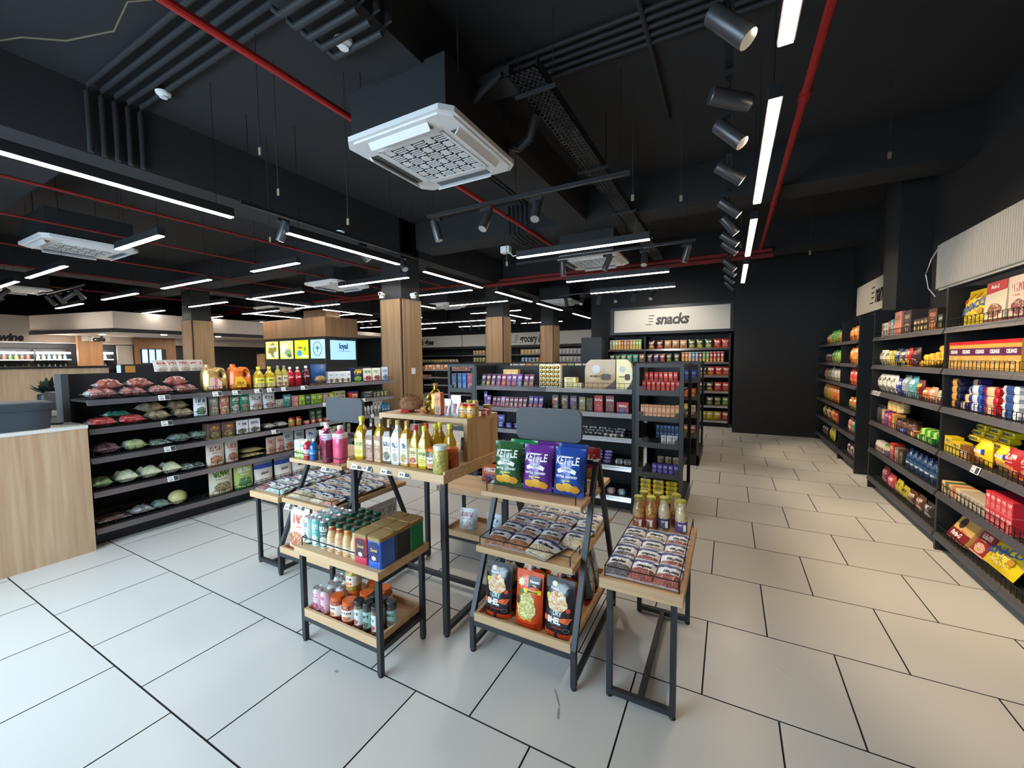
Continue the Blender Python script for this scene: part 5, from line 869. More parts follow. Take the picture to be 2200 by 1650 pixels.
row(FR, U8, 'second', ZW[1], [(X8(6.1), pouch('#d0cec4', '#3a3a3a', '#8a8a80', .16, .17, .08), 1, .1, 'white biscuit pouch'), (X8(5.94), pouch('#c8c4a8', '#4a4a3a', '#c8b030', .15, .16, .08), 1, .1, 'cream biscuit pouch'), (X8(5.8), pouch('#c8b028', '#2a2a20', '#d8c860', .13, .16, .07), 1, .1, 'yellow biscuit pouch'), (X8(5.65), pouch('#1c2440', '#d8d8e0', '#3a4a70', .15, .18, .08), 1, .1, 'navy biscuit pouch'), (X8(5.5), pouch('#24305a', '#d8d0a0', '#d8c030', .14, .17, .08), 1, .1, 'blue biscuit pouch'), (X8(5.36), pouch('#9a2024', '#e8d8c0', '#d8c030', .14, .18, .08), 1, .1, 'red biscuit pouch'), (X8(5.2), pouch('#2a1a1a', '#a83030', '#6a2020', .15, .18, .08), 1, .1, 'very dark biscuit pouch')]
    + [(X8(5.22), printed(carton('#0e2a30', '#0e2a30', '#18444a', .5, .05, .2), [('LUXY', .07, pr('#b8ccd0', .4), 0, .9, .001, .02, .14)], flat(.0255)), 1, .1, 'dark teal display box', {'dy': .37})] + [(X8(5.08)+i*.11, wrapped(GP[i % 5][0], '#e0b848', .12, .12, .06), 1, .1, '%s foil pouch in the heap' % GP[i % 5][1], {'z0': .03+.01*i, 'dy': .12, 'up': 2 if i < 2 else 3, 'dz': .055, 'back': .03}) for i in range(5)], jit=.12)
row(FR, U8, 'third', ZW[2], [(X8(6.13)+i*.14, pouch('#d4d2cc', '#3a3a38', '#8a8a84', .14, .2, .09), 1, .1, 'white rusk pouch') for i in range(4)]+[(X8(5.55), pouch('#26338a', '#e0e4f0', '#4a5ab0', .14, .17, .09), 1, .1, 'royal blue rusk pouch'), (X8(5.38), pouch('#7a9098', '#d8e0e0', '#98b0b8', .16, .21, .09), 1, .1, 'grey blue rusk pouch'), (X8(5.2), pouch('#4a98a8', '#d8ecec', '#6ab0b8', .15, .21, .09), 1, .1, 'teal rusk pouch'), (X8(5.05), pouch('#5a1a1a', '#d8b040', '#7a2a20', .13, .18, .08), 1, .1, 'dark red snack pouch'), (X8(4.92), pouch('#c8602a', '#f0d8c0', '#d88a50', .13, .12, .07), 1, .1, 'orange snack pouch'), (X8(4.79), pouch('#c88a70', '#f0e4d8', '#d8b098', .13, .13, .07), 1, .1, 'peach snack pouch'), (X8(4.64), pouch('#b8b8a8', '#5a7a5a', '#d87a70', .14, .11, .07), 1, .1, 'pale snack pouch'), (X8(5.0), carton('#4a1c1a', '#6a3028', '#5a2420', .4, .1, .2), 1, .1, 'dark red rear carton', {'dy': .33})])
row(FR, U8, 'fourth', ZW[3], [(X8(6.12), jar('#2a2a28', '#4a4a44', '#1c1c1c', None, .2, .045), 2, .1, 'tall dark jar'), (X8(5.92), carton('#d09a78', '#f0e0d0', '#c06a50', .1, .09, .16), 1, .1, 'peach carton'), (X8(5.81), carton('#5a2a90', '#e0d0f0', '#8a50b8', .08, .09, .16), 1, .1, 'purple carton'), (X8(5.71), carton('#b82a48', '#f0d0d8', '#d85a70', .08, .09, .15), 1, .1, 'magenta carton'), (X8(5.6), carton('#d0a050', '#8a3a20', '#e0c080', .1, .09, .15), 1, .1, 'golden carton'), (X8(5.45), jar('#4a2c20', '#6a4634', '#2a1a14', None, .13, .06, 40), 3, .14, 'wide brown jar'), (X8(5.85), jar('#b89a58', '#d8c080', '#8a2a3a', None, .12, .055, 40), 3, .13, 'round sweet tin', {'z0': .165, 'dy': .1}), (X8(5.3), wrapped('#24409a', '#7a8ad0', .12, .08, .05), 1, .1, 'blue foil pack', {'z0': .026, 'dy': .05}), (X8(5.05), wrapped('#b84a30', '#d8b070', .12, .08, .06), 1, .1, 'rust foil pack', {'z0': .03, 'dy': .05}), (X8(4.92), wrapped('#2f8a3a', '#a8c860', .12, .09, .06), 3, .12, 'green foil pack', {'z0': .03, 'dy': .06, 'up': 2, 'dz': .05, 'back': .03})], jit=.1)
row(FR, U8, 'fifth', ZW[4], [(X8(6.12), jar('#c8c4b4', '#e0dcd0', '#d8d4c8', '#e8e4d8', .11, .045), 3, .1, 'white lidded pot'), (X8(5.82), jar('#9aa858', '#c0c880', '#7a8a48', '#d8d8b0', .12, .045), 1, .1, 'green pot'), (X8(5.72), carton('#5a4aa0', '#d8d0f0', '#7a6ac0', .09, .09, .06), 1, .1, 'low violet carton'), (X8(5.6), carton('#b8382c', '#f0d0c0', '#d86a50', .11, .09, .17), 1, .1, 'red oat carton'), (X8(5.47), carton('#7a6a5c', '#c8b8a0', '#98846c', .1, .09, .15), 1, .1, 'taupe carton'), (X8(5.34), carton('#3a2f2c', '#a89880', '#5a4a40', .1, .09, .15), 1, .1, 'dark brown carton'), (X8(5.2), bottle('#1f3f6a', '#15294a', '#2a5080', '#c8d4e0', .2, .045, 0, .3, .15, lz=(.3, .5)), 6, .108, 'dark blue drink bottle')])
row(FR, U8, 'lowest', ZW[5], [(X8(5.85), pouch('#7a2a3a', '#d8b0b8', '#a84a58', .16, .2, .08), 1, .1, 'burgundy pouch'), (X8(5.66), pouch('#b0404a', '#e8c8cc', '#c8707a', .17, .16, .08), 1, .1, 'rose red pouch'), (X8(5.45), pouch('#b8a82a', '#3a3a20', '#4a6a2a', .15, .16, .08), 1, .1, 'yellow green pouch'), (X8(5.28), pouch('#a89c2c', '#3a3a20', '#3a2a1a', .15, .14, .08), 1, .1, 'mustard pouch'), (X8(5.1), pouch('#4a2c20', '#d8c8b0', '#8a6a50', .15, .15, .08), 1, .1, 'brown pouch'), (X8(4.92), pouch('#54342a', '#d8c8b0', '#c8a890', .15, .16, .08), 1, .1, 'chocolate pouch'), (X8(4.74), pouch('#2f2a30', '#c8ccd8', '#8a9aa8', .15, .15, .08), 1, .1, 'black and white pouch')])
# near bay: big biscuit packs
MON = printed(pouch('#e0c418', '#e0c418', '#e0c418', .36, .26, .09), [('MONACO', .075, pr('#2a5ab0', .4), .1, .95, .002, -.01, .12, .25)], lambda x, z: surf_pillow(.36, .26, .09)(x, z)+.003)
MSF = surf_pillow(.36, .26, .09)
MON.parts += [('cracker_print', patch_on(MSF, disc(a, b, .024), pr('#b8821c', .5), 'cracker_print', .001)) for a, b in ((-.03, .205), (.05, .205), (.12, .18), (.11, .09))]+[('brand_patch', patch_on(MSF, [(-.13, .16), (-.07, .165), (-.07, .19), (-.13, .185)], REDP, 'brand_patch', .001))]
PG = printed(carton('#d8ccb4', '#d8ccb4', '#8a5030', .24, .1, .26), [('Parle-G', .035, TXTW, .15, .9, .001, -.01, .225)], flat(.053)); PG.parts.insert(0, ('red_header', MB().prism([(-.11, .185), (.12, .2), (.12, .258), (-.11, .258)], -.0525, -.0503).mesh('red_header', [REDP])))
CIS = printed(carton('#c89a4a', '#c89a4a', '#d8b060', .175, .1, .2), [('CISLINGS', .034, TXTW, 0, .8, .001, 0, .125)], flat(.053)); CIS.parts.insert(0, ('purple_band', MB().box(-.0875, .0875, -.0525, -.0503, .1, .15).mesh('purple_band', [pr('#5a2050', .4)]))); CIS.parts.insert(0, ('red_top', MB().box(-.0875, .0875, -.0525, -.0503, .178, .2).mesh('red_top', [REDP])))
row(FR, U8, 'top', ZW[0], [(X8(4.2), MON, 1, .1, 'large yellow cracker pouch', {'rx': -.12, 'dy': .07}), (X8(3.86), PG, 1, .1, 'cream and red biscuit box', {'rx': -.05}), (X8(3.6), carton('#d8c4b0', '#a83a48', '#8a3a4a', .2, .1, .26), 1, .1, 'cream and pink biscuit box')], jit=.01)
row(FR, U8, 'second', ZW[1], [(X8(4.345), CIS, 5, .18, 'gold and red cracker box')], jit=.01)
row(FR, U8, 'third', ZW[2], [(X8(4.36), wrapped('#1a2244', '#d8a04a', .14, .07, .06), 1, .1, 'navy cookie pack', {'z0': .031, 'up': 4, 'dz': .055}), (X8(4.22), wrapped('#3a2f70', '#e0c890', .13, .07, .06), 1, .1, 'violet cookie pack', {'z0': .031, 'up': 4, 'dz': .055, 'back': .02}), (X8(4.06), wrapped('#2450a8', '#d8dcec', .17, .07, .065), 1, .1, 'blue cookie pack', {'z0': .034, 'up': 3, 'dz': .062}), (X8(3.87), wrapped('#a82028', '#e8c0a0', .19, .07, .065), 1, .1, 'red cookie pack', {'z0': .034, 'up': 3, 'dz': .062}), (X8(3.66), wrapped('#d0d8e0', '#2a4a8a', .19, .07, .055), 1, .1, 'white and blue cookie pack', {'z0': .029, 'up': 4, 'dz': .052})], jit=.05)
mono = wrapped('#dcc21a', '#e8d030', .16, .06, .045); mono = Pre(mono.name, mono.cat, mono.me, [('lettering', text_mesh('MONACO', .026, pr('#23407a', .4), .1, .9, .001, surf=flat(.0302), dz=0))])
MAR = printed(pouch('#e2c81c', '#e2c81c', '#d88a3a', .16, .17, .09), [('MARIE', .034, TXTW, .1, .9, .001, 0, .1)], lambda x, z: surf_pillow(.16, .17, .09)(x, z)+.0028); MAR.parts.insert(0, ('blue_patch', patch_on(surf_pillow(.16, .17, .09), [(-.055, .08), (.055, .08), (.055, .122), (-.055, .118)], BLU, 'blue_patch', -.0005)))
JK = printed(carton('#7a4a24', '#7a4a24', '#b88a50', .13, .1, .1), [('Jack 1+1', .03, TXTW, .1, .9, .001, 0, .06)], flat(.053))
row(FR, U8, 'fourth', ZW[3], [(X8(4.36), carton('#dcc01c', '#2a4a9a', '#e8d858', .12, .07, .13), 1, .1, 'tall yellow biscuit carton', {'dy': .05}), (X8(4.23), carton('#d8bc1c', '#2a3a8a', '#e0cc40', .12, .07, .11), 1, .1, 'low yellow biscuit carton', {'dy': .05}), (X8(4.3)+.0, mono, 3, .165, 'yellow cracker roll', {'z0': .135, 'dy': .16, 'up': 3, 'dz': .044, 'shift': .02, 'back': .01}), (X8(4.3)+.0, mono, 3, .165, 'lower yellow cracker roll', {'z0': .024, 'dy': .2, 'up': 2, 'dz': .045}), (X8(4.09), JK, 1, .1, 'brown biscuit carton', {'dy': .06}), (X8(3.94), MAR, 1, .1, 'front tea biscuit pouch', {'dy': .06}), (X8(3.79), MAR, 1, .1, 'rear tea biscuit pouch', {'dy': .1}), (X8(3.63), pouch('#a8242a', '#e8d8d0', '#d87a40', .15, .18, .08), 2, .16, 'red biscuit pouch')], jit=.05)
CB2 = carton('#b8aa94', '#3a3a38', '#6a6258', .05, .12, .1)
row(FR, U8, 'fifth', ZW[4], [(X8(4.38)+i*.056, carton(c, '#6a3a24', p_, .05, .12, .1), 1, .1, '%s biscuit roll' % d) for i, (c, p_, d) in enumerate((('#dcc090', '#7a4028', 'cream'), ('#3f6a3a', '#d8c090', 'green'), ('#d8b080', '#8a4a34', 'beige'), ('#c87a50', '#e8d8b8', 'rust'), ('#e0ccA0', '#5a3a2a', 'pale')))]+[(X8(4.1), CB2, 6, .056, 'grey biscuit roll standing'), (X8(4.09), CB2, 6, .054, 'rear grey biscuit roll', {'dy': .2, 'z0': .0}), (X8(3.76), carton('#c02a3c', '#f0d8d8', '#d85a68', .055, .12, .1), 5, .058, 'red biscuit roll standing', {'up': 2, 'dz': .102})], jit=.02)
PGB = printed(carton('#d0a860', '#d0a860', '#c8905a', .26, .06, .21), [('Parle-G', .05, TXTW, .15, .9, .0015, -.03, .045)], flat(.032)); PGB.parts.insert(0, ('maroon_band', MB().box(-.13, .13, -.0318, -.0303, 0.005, .08).mesh('maroon_band', [pr('#7a1f24', .4)]))); PGB.parts.insert(1, ('picture', MB().prism([(-.05+.04*math.cos(q*PI/6), .14+.045*math.sin(q*PI/6)) for q in range(12)], -.0318, -.0303).mesh('picture', [pr('#3a241c', .5)])))
row(FR, U8, 'lowest', ZW[5], [(X8(4.2), PGB, 1, .1, 'maroon and gold biscuit pack', {'rx': -.5, 'dy': .05, 'z0': .015}), (X8(3.98), carton('#8a1f2c', '#e8c8c0', '#d8a890', .16, .05, .2), 1, .1, 'dark red family pack', {'rx': -.45, 'dy': .07, 'z0': .012}), (X8(3.74), MON, 1, .1, 'yellow cracker family pouch', {'rx': -.55, 'dy': .06, 'z0': .025}), (X8(3.5), pouch('#d8bc1c', '#3a3a20', '#8a9a2a', .2, .16, .09), 1, .1, 'plain yellow pouch', {'rx': -.5, 'dy': .16, 'z0': .025})], jit=.02)
# ------------------------------------------------------------------ far grocery wall and rear gondolas: small goods
U9 = 'the far grocery wall'
def X9(x): return x+16.4
CO = [('#b8a078', 'tan'), ('#c8b890', 'cream'), ('#a88058', 'brown'), ('#c8c4b8', 'white'), ('#b87848', 'orange'), ('#8a9a60', 'olive')]
def line(fr, unit, sh, z, x0, x1, pitch, cols, f, w, h, kind='pouch', dy=.1):
    n = int((x1-x0)/pitch); row(fr, unit, sh, z, [(f(x0)+i*pitch, (doy(c, '#efe8d8', p, w, h, .07) if kind == 'pouch' else carton(c, '#efe8d8', p, w, .1, h)), 1, .1, '%s %s' % (d, kind), {'dy': dy}) for i in range(n) for c, p, d in (cols[(i//4) % len(cols)],)])
A9 = [('#b89a58', '#d8c08a', 'yellow'), ('#a8987a', '#d8ccb0', 'beige'), ('#c8c0b0', '#9a8a70', 'cream'), ('#b8b4ac', '#d0c8b8', 'white')]; B9 = [('#8a9048', '#c8c060', 'olive'), ('#c8b048', '#e0d088', 'yellow'), ('#b09878', '#d8c8a8', 'tan')]; D9 = [('#b85a34', '#d8a070', 'orange'), ('#3f7a78', '#8ab0a8', 'teal'), ('#b86a50', '#d8b098', 'terracotta')]
line(FG, U9, 'top', 1.77, -9.6, -7.9, .15, A9, X9, .13, .2); line(FG, U9, 'second', 1.48, -9.6, -7.9, .15, B9, X9, .13, .19)
line(FG, U9, 'top', 1.77, -7.3, -5.9, .16, [('#c8a868', '#e0cc98', 'golden'), ('#d0ccc0', '#b0a898', 'ivory')], X9, .14, .2, 'carton'); line(FG, U9, 'second', 1.48, -7.3, -5.9, .16, [('#4a80b8', '#c8d8e8', 'blue'), ('#c8843a', '#e8c890', 'amber'), ('#b8bcc4', '#8a8e98', 'silver')], X9, .14, .17)
for q, (z, s) in enumerate(((1.77, 'top'), (1.48, 'second'))): line(FG, U9, s, z, -5.7, -4.4, .15, [('#b8b8bc', '#e0e0e2', 'white'), ('#a8a8ae', '#d8d8dc', 'pale grey'), ('#c0c0c0', '#8a8a90', 'light')], X9, .14, .2)
U9 = 'the far left grocery wall'
line(FG, U9, 'third', 1.12, -12.4, -9.9, .17, D9, X9, .15, .2); line(FG, U9, 'fourth', .72, -12.4, -9.9, .17, D9[::-1], X9, .15, .2); line(FG, U9, 'fifth', .35, -11.8, -9.6, .18, [('#7a6a5c', '#b8a898', 'grey brown'), ('#b89a80', '#d8c8b0', 'sand')], X9, .15, .18); line(FG, U9, 'second', 1.48, -12.4, -10.2, .17, B9, X9, .15, .12); line(FG, U9, 'top', 1.77, -16., -14.7, .16, [('#c8c4bc', '#e0dcd0', 'white'), ('#b8b0a0', '#d8d0c0', 'stone')], X9, .14, .15)
UB = 'the gondola behind the chocolates'
row(FB, UB, 'top', ZG[0], [(.4+i*.15, doy(c, '#efe8d8', p, .13, .22, .06), 1, .1, '%s pasta pouch' % d) for i, (c, p, d) in enumerate([('#b8b4a4', '#d8d4c4', 'white'), ('#c87a3a', '#e0b070', 'orange'), ('#8a9a4a', '#c8c880', 'olive'), ('#c8c0a0', '#b85a40', 'cream'), ('#a8a498', '#d0ccc0', 'grey')]*4)])
UD = 'the left hall gondola'
row(FD, UD, 'top', ZG[0], [(.1+i*.16, carton(c, '#efe8d8', p, .14, .1, .16), 1, .1, '%s carton' % d) for i, (c, p, d) in enumerate([('#b85a3a', '#e0b080', 'rust'), ('#c8b088', '#8a4a30', 'sand'), ('#c84a3a', '#e8c8a8', 'red'), ('#d0c8b8', '#a85a48', 'white')]*5)])
# ------------------------------------------------------------------ centre display: tables, A-frame racks, benches
def wire_rail(parent, pts, h=.045, r=.0028, closed=False):
    mb = MB(); top = [(x, y, z+h) for x, y, z in pts]; mb.tube([pts[0]]+top+[pts[-1]], r, 5)
    for p, q in list(zip(pts, top))[1:-1]: mb.tube([p, q], r, 5)
    return part(parent, 'wire_rail', mb, [WIRE])
def foot(parent, x, y): return part(parent, 'foot', MB().mat(0, True).lathe([(.013, 0), (.015, .004), (.012, .014)], 10, x, y), [TXT])
def small_table(cx, y0, y1, label, flip=False):
    t = thing('low_table', label, 'table', (cx, (y0+y1)/2, 0)); w, d = .64, y1-y0; hx, hy = w/2, d/2
    part(t, 'top', MB().bbox(-hx, hx, -hy, hy, .51, .55, .0015), [OAK])
    for sx in (-1, 1):
        for sy in (-1, 1):
            x, y = sx*(hx-.03), sy*(hy-.03); part(t, 'leg', MB().box(x-.0125, x+.0125, y-.0125, y+.0125, .012, .51), [MTL]); foot(t, x, y)
    fr_ = MB()
    for sy in (-1, 1): fr_.box(-hx+.0425, hx-.0425, sy*(hy-.03)-.0125, sy*(hy-.03)+.0125, .125, .15)
    for sx in (-1, 1): fr_.box(sx*(hx-.03)-.0125, sx*(hx-.03)+.0125, -hy+.0425, hy-.0425, .125, .15)
    part(t, 'lower_frame', fr_, [MTL])
    b = part(t, 'tray', MB().box(-hx+.043, hx-.043, -hy+.02, hy-.02, .15, .16), [OAK])
    part(b, 'tray_rim', MB().box(-hx+.043, hx-.043, -hy+.018, -hy+.032, .15, .195).box(-hx+.043, hx-.043, hy-.032, hy-.018, .15, .195).box(-hx+.043, -hx+.057, -hy+.032, hy-.032, .15, .195).box(hx-.057, hx-.043, -hy+.032, hy-.032, .15, .195), [OAK])
    if not flip: wire_rail(t, [(-hx+.03, hy-.05, .55), (-hx+.03, -hy+.03, .55), (hx-.03, -hy+.03, .55), (hx-.03, hy-.05, .55)])
    else: wire_rail(t, [(-hx+.03, -hy+.05, .55), (-hx+.03, hy-.03, .55), (hx-.03, hy-.03, .55), (hx-.03, -hy+.05, .55)])
    return t
TX = -1.785
small_table(TX, 1.36, 1.735, 'low two tier oak table in front of the display, holding tins'); small_table(TX+.02, 2.58, 2.95, 'low two tier oak table behind the big table', True)
t = thing('display_table', 'tall oak table in the centre carrying the oil bottles', 'table', (-1.743, 2.13, 0)); hx, hy = .383, .385
part(t, 'top', MB().bbox(-hx, hx, -hy, hy, .89, .94, .0015), [OAK])
for sx in (-1, 1):
    for sy in (-1, 1): x, y = sx*(hx-.025), sy*(hy-.035); part(t, 'leg', MB().box(x-.015, x+.015, y-.015, y+.015, .012, .89), [MTL]); foot(t, x, y)
for sx in (-1, 1): part(t, 'floor_bar', MB().box(sx*(hx-.025)-.015, sx*(hx-.025)+.015, -hy+.05, hy-.05, .03, .06), [MTL])
part(t, 'stretcher', MB().box(-hx+.04, hx-.04, -.015+.1, .015+.1, .03, .06), [MTL])
part(t, 'edge_lip', MB().box(-hx, -hx+.012, -hy+.01, hy, .94, .955), [OAK]); part(t, 'edge_lip', MB().box(hx-.012, hx, -hy+.01, hy, .94, .955), [OAK])
t = thing('riser_box', 'open oak riser box standing on the tall table', 'riser', (-1.78, 2.235, .9405)); hx, hy = .37, .185
part(t, 'top', MB().bbox(-hx, hx, -hy, hy, .235, .265, .001), [OAK]); part(t, 'side', MB().box(-hx, -hx+.028, -hy, hy, 0, .235), [OAKV]); part(t, 'side', MB().box(hx-.028, hx, -hy, hy, 0, .235), [OAKV]); part(t, 'back_apron', MB().box(-hx+.028, hx-.028, hy-.02, hy-.002, .15, .235), [OAK])
def bench(cx, label):
    t = thing('bench', label, 'bench', (cx, 2.165, 0)); hx, hy = .178, .4
    part(t, 'top', MB().bbox(-hx, hx, -hy, hy, .53, .575, .0015), [OAK])
    for sy in (-1, 1):
        y = sy*(hy-.04)-.0; 
        for sx in (-1, 1): x = sx*(hx-.04); part(t, 'leg', MB().box(x-.0125, x+.0125, y-.0125, y+.0125, .014, .53), [MTL]); foot(t, x, y)
        part(t, 'floor_bar', MB().box(-hx+.0525, hx-.0525, y-.0125, y+.0125, .014, .04), [MTL])
    part(t, 'stretcher', MB().box(-.0125, .0125, -hy+.053, hy-.053, .014, .04), [MTL])
    wire_rail(t, [(-hx+.02, hy-.02, .575), (-hx+.02, -hy+.025, .575), (hx-.02, -hy+.025, .575), (hx-.02, hy-.02, .575)], .05)
bench(-.325, 'narrow oak bench at the right of the display with nut jars'); bench(-3.075, 'narrow oak bench at the left of the display with pulse bags')
def aframe(cx, label):
    t = thing('a_frame_rack', label, 'rack', (cx, 2.13, 0)); hx = .285
    for sx in (-1, 1):
        x = sx*hx; mb = MB()
        for sy in (-1, 1): mb.bar((x, sy*.375, .014), (x, sy*.375, .195), .026, .026, (0, 1, 0)).bar((x, sy*.375, .19), (x, sy*.02, 1.01), .026, .026, (1, 0, 0))
        part(t, 'side_frame', mb.box(x-.013, x+.013, -.035, .035, 1.0, 1.02), [MTL]); part(t, 'side_rail', MB().box(x-.012, x+.012, -.36, .36, .03, .055), [MTL])
        for sy in (-1, 1): foot(t, x, sy*.375)
    [part(t, 'cross_rail', MB().box(-hx+.013, hx-.013, q-.012, q+.012, .15, .178), [MTL]) for q in (-.375, .375)]
    s = part(t, 'bottom_tray', MB().box(-hx+.014, hx-.014, -.365, .365, .178, .19), [OAK]); part(s, 'tray_rim', MB().box(-hx+.014, hx-.014, -.385, -.37, .178, .222).box(-hx+.014, hx-.014, .37, .385, .178, .222).box(-hx+.014, -hx+.03, -.37, .37, .178, .222).box(hx-.03, hx-.014, -.37, .37, .178, .222), [OAK])
    s = part(t, 'middle_tray', MB().bbox(-hx+.014, hx-.014, -.355, .355, .545, .577, .001), [OAK]); wire_rail(s, [(-hx+.03, -.2, .577), (-hx+.03, -.34, .577), (hx-.03, -.34, .577), (hx-.03, -.2, .577)])
    s = part(t, 'upper_tray', MB().bbox(-hx+.0, hx-.0, -.275, .275, .825, .85, .001), [OAK]); wire_rail(s, [(-hx+.03, -.12, .85), (-hx+.03, -.262, .85), (hx-.03, -.262, .85), (hx-.03, -.12, .85)])
    part(t, 'apex_bar', MB().box(-hx+.013, hx-.013, -.012, .012, .995, 1.02), [MTL]); part(t, 'sign_post', MB().box(-.01, .01, -.01, .01, 1.02, 1.12), [MTL])
    pts = []; w, h, c = .2, .092, .04
    for (qx, qz, a0) in ((w-c, -h+c, -90), (w-c, h-c, 0), (-w+c, h-c, 90), (-w+c, -h+c, 180)):
        for k in range(6): a = math.radians(a0+k*18); pts.append((qx+c*math.cos(a), 1.195+qz+c*math.sin(a)))
    part(t, 'sign_plate', MB().prism(pts, -.012, .012), [pr('#4a4d52', .6, .1, nz=.06, sc=4)])
    return t
aframe(-.905, 'oak and black A-frame rack at right with kettle crisps'); aframe(-2.595, 'oak and black A-frame rack at left with pink drinks')

# ---- crisps on the right A-frame
def kettle(c, d2, hc):
    w, h, t = .172, .25, .085; sf = surf_pillow(w, h, t, .055); m = pr(c, .28, coat=.4, nz=.1, sc=25, bump=.45); mb = bag(sf, w, h, 10, 14, .0036, 4, .06, None, .0)
    ch = lambda x, z, s=sf: s(x, z)+.0008
    def patch(pts, mat, nm):
        o = bpy.data.meshes.new(nm); n = len(pts); cx = sum(p[0] for p in pts)/n; cz = sum(p[1] for p in pts)/n; vs, fs = [(cx, cz)], []
        for r in (.34, .67, 1.): vs += [(cx+(x-cx)*r, cz+(z-cz)*r) for x, z in pts]
        for i in range(n): j = (i+1) % n; fs.append((0, 1+i, 1+j)); [fs.append((1+k*n+i, 1+(k+1)*n+i, 1+(k+1)*n+j, 1+k*n+j)) for k in (0, 1)]
        o.from_pydata([(x, -ch(x, z)-.0022, z) for x, z in vs], [], fs); o.materials.append(mat); o.update(); return o
    chips = [(cx+.034*math.cos(a*PI/6)*(1+.15*math.sin(3*a)), cz+.024*math.sin(a*PI/6)) for cx, cz in () for a in range(12)]
    ps = [('lettering', text_mesh('KETTLE', .056, TXTW, 0, .7, .0012, surf=lambda x, z: ch(x, z)+.0014, dz=.185)), ('studio_ribbon', patch([(.062*math.sin(a), .118+.035*math.cos(a)) for a in [math.radians(q) for q in range(-62, 63, 20)]]+[(.052*math.sin(a), .106+.027*math.cos(a)) for a in [math.radians(q) for q in range(62, -63, -20)]], TXTW, 'studio_ribbon')), ('lettering', text_mesh('STUDIO', .018, pr(hc, .4), 0, .9, .0005, surf=lambda x, z: ch(x, z)+.0024, dz=.142)),
          ('lettering', text_mesh('KETTLE  COOKED', .0155, TXTW, 0, .95, .0005, surf=lambda x, z: ch(x, z)+.0014, dz=.105)), ('flavour', text_mesh(d2, .0125, pr('#e8d84a', .4), 0, .9, .0004, surf=lambda x, z: ch(x, z)+.0014, dz=.085))]
    for k, (cx, cz, rr) in enumerate(((-.035, .045, .03), (.005, .05, .034), (.04, .042, .028))): ps.append(('crisp_print', patch([(cx+rr*math.cos(a*PI/6)*(1+.12*math.sin(3*a+k)), cz+rr*.75*math.sin(a*PI/6)) for a in range(12)], pr(('#e2a83c', '#e8b84e', '#dc9a34')[k], .45, nz=.15, sc=60), 'crisp_print')))
    return Pre('crisp_bag', 'crisp bag', mb.mesh('crisp_bag', [m]), ps)
KG, KP, KB = kettle('#2d5a34', 'Spicy Jalapeno', '#2d5a34'), kettle('#64308a', 'Sharp Cheddar', '#64308a'), kettle('#24479a', 'Rock Salt', '#24479a'); KG2 = kettle('#1f8a4c', 'Lime & Chilli', '#1f8a4c')
ZT = .8515
for pre, x, y, rx, rz, lab in ((KG, -1.083, 1.965, -.12, .06, 'dark green crisp bag at the front left of the right A-frame'), (KG2, -1.03, 2.05, -.1, .0, 'bright green crisp bag behind the dark green one'), (KP, -.897, 1.955, -.12, .0, 'purple crisp bag in the middle of the right A-frame'), (KP, -.9, 2.06, -.1, .0, 'purple crisp bag hidden behind the front purple one'), (KB, -.722, 1.96, -.12, -.05, 'blue crisp bag at the right of the right A-frame'), (KB, -.74, 2.06, -.1, .0, 'blue crisp bag hidden behind the front blue one')):
    put(pre, x, y, ZT+.006, rz, lab, 'kettle crisp bags', rx=rx)
for i, (c, d) in enumerate((('#b02a2a', 'red'), ('#d8b830', 'yellow'))): put(pouch(c, '#f0e8d8', '#d8a43a', .15, .2, .07), -.72-.2*i, 2.3, ZT+.003, PI, '%s snack pouch facing the back of the right A-frame' % d, 'back side snack pouches', rx=-.1)
# ---- pulse bags
NUT = [('#8a5a44', '#c08a6a', 'red peanut'), ('#a86a50', '#d0a080', 'almond'), ('#c8b090', '#e8d8b8', 'cashew'), ('#7a3a34', '#a8605a', 'kidney bean'), ('#8a7a5c', '#b8a888', 'brown chickpea')]
def pulse(k, seed): c = NUT[k]; return lying(c[0], c[1], '#24408c', .124, .165, .034, seed % 3)
n = 0
for r in range(5):
    for c in range(4):
        x = -1.09+c*.126; y = 1.88+r*.118
        if (r, c) in ((0, 3),): continue
        k = 2 if (r == 0 and c >= 2) or (r == 1 and c == 3) else (0 if r < 2 else (1 if c < 3 else 2)); 
        put(pulse(k, n), x+RND.uniform(-.004, .004), y+(.03 if (r, c) == (1, 3) else 0), .577+.019+.004*(r % 2), RND.uniform(-.17, .17), '%s bag lying on the right A-frame, row %s from front, %s from left' % (NUT[k][2], od(r), od(c)), 'pulse bags on the right A-frame', rx=math.radians(9)); n += 1
put(pulse(2, 1), -.8, 1.86, .597, -.35, 'pale nut bag tilted at the front edge of the right A-frame', 'pulse bags on the right A-frame', rx=.06)
n = 0
for r in range(4):
    for c in range(3):
        k = (4, 3, 3)[c] if r < 2 else (4, 4, 3)[c]
        put(lying(NUT[k][0] if c else '#4a444a', NUT[k][1] if c else '#7a747c', '#24408c', .108, .17, .036, n % 3), -.437+c*.11, 1.875+r*.12, .575+.021+.004*(r % 2), RND.uniform(-.06, .06), '%s bag on the right bench, row %s from front, %s from left' % (NUT[k][2] if c else 'black chickpea', od(r), od(c)), 'pulse bags on the right bench', rx=math.radians(10)); n += 1
n = 0
TL = [('#7a4a52', '#a87a80', 'maroon bean'), ('#9ab8b0', '#c8d8d0', 'pale green lentil'), ('#8aa8a0', '#b8ccc4', 'mung'), ('#8a8a94', '#b8b8c4', 'grey lentil')]
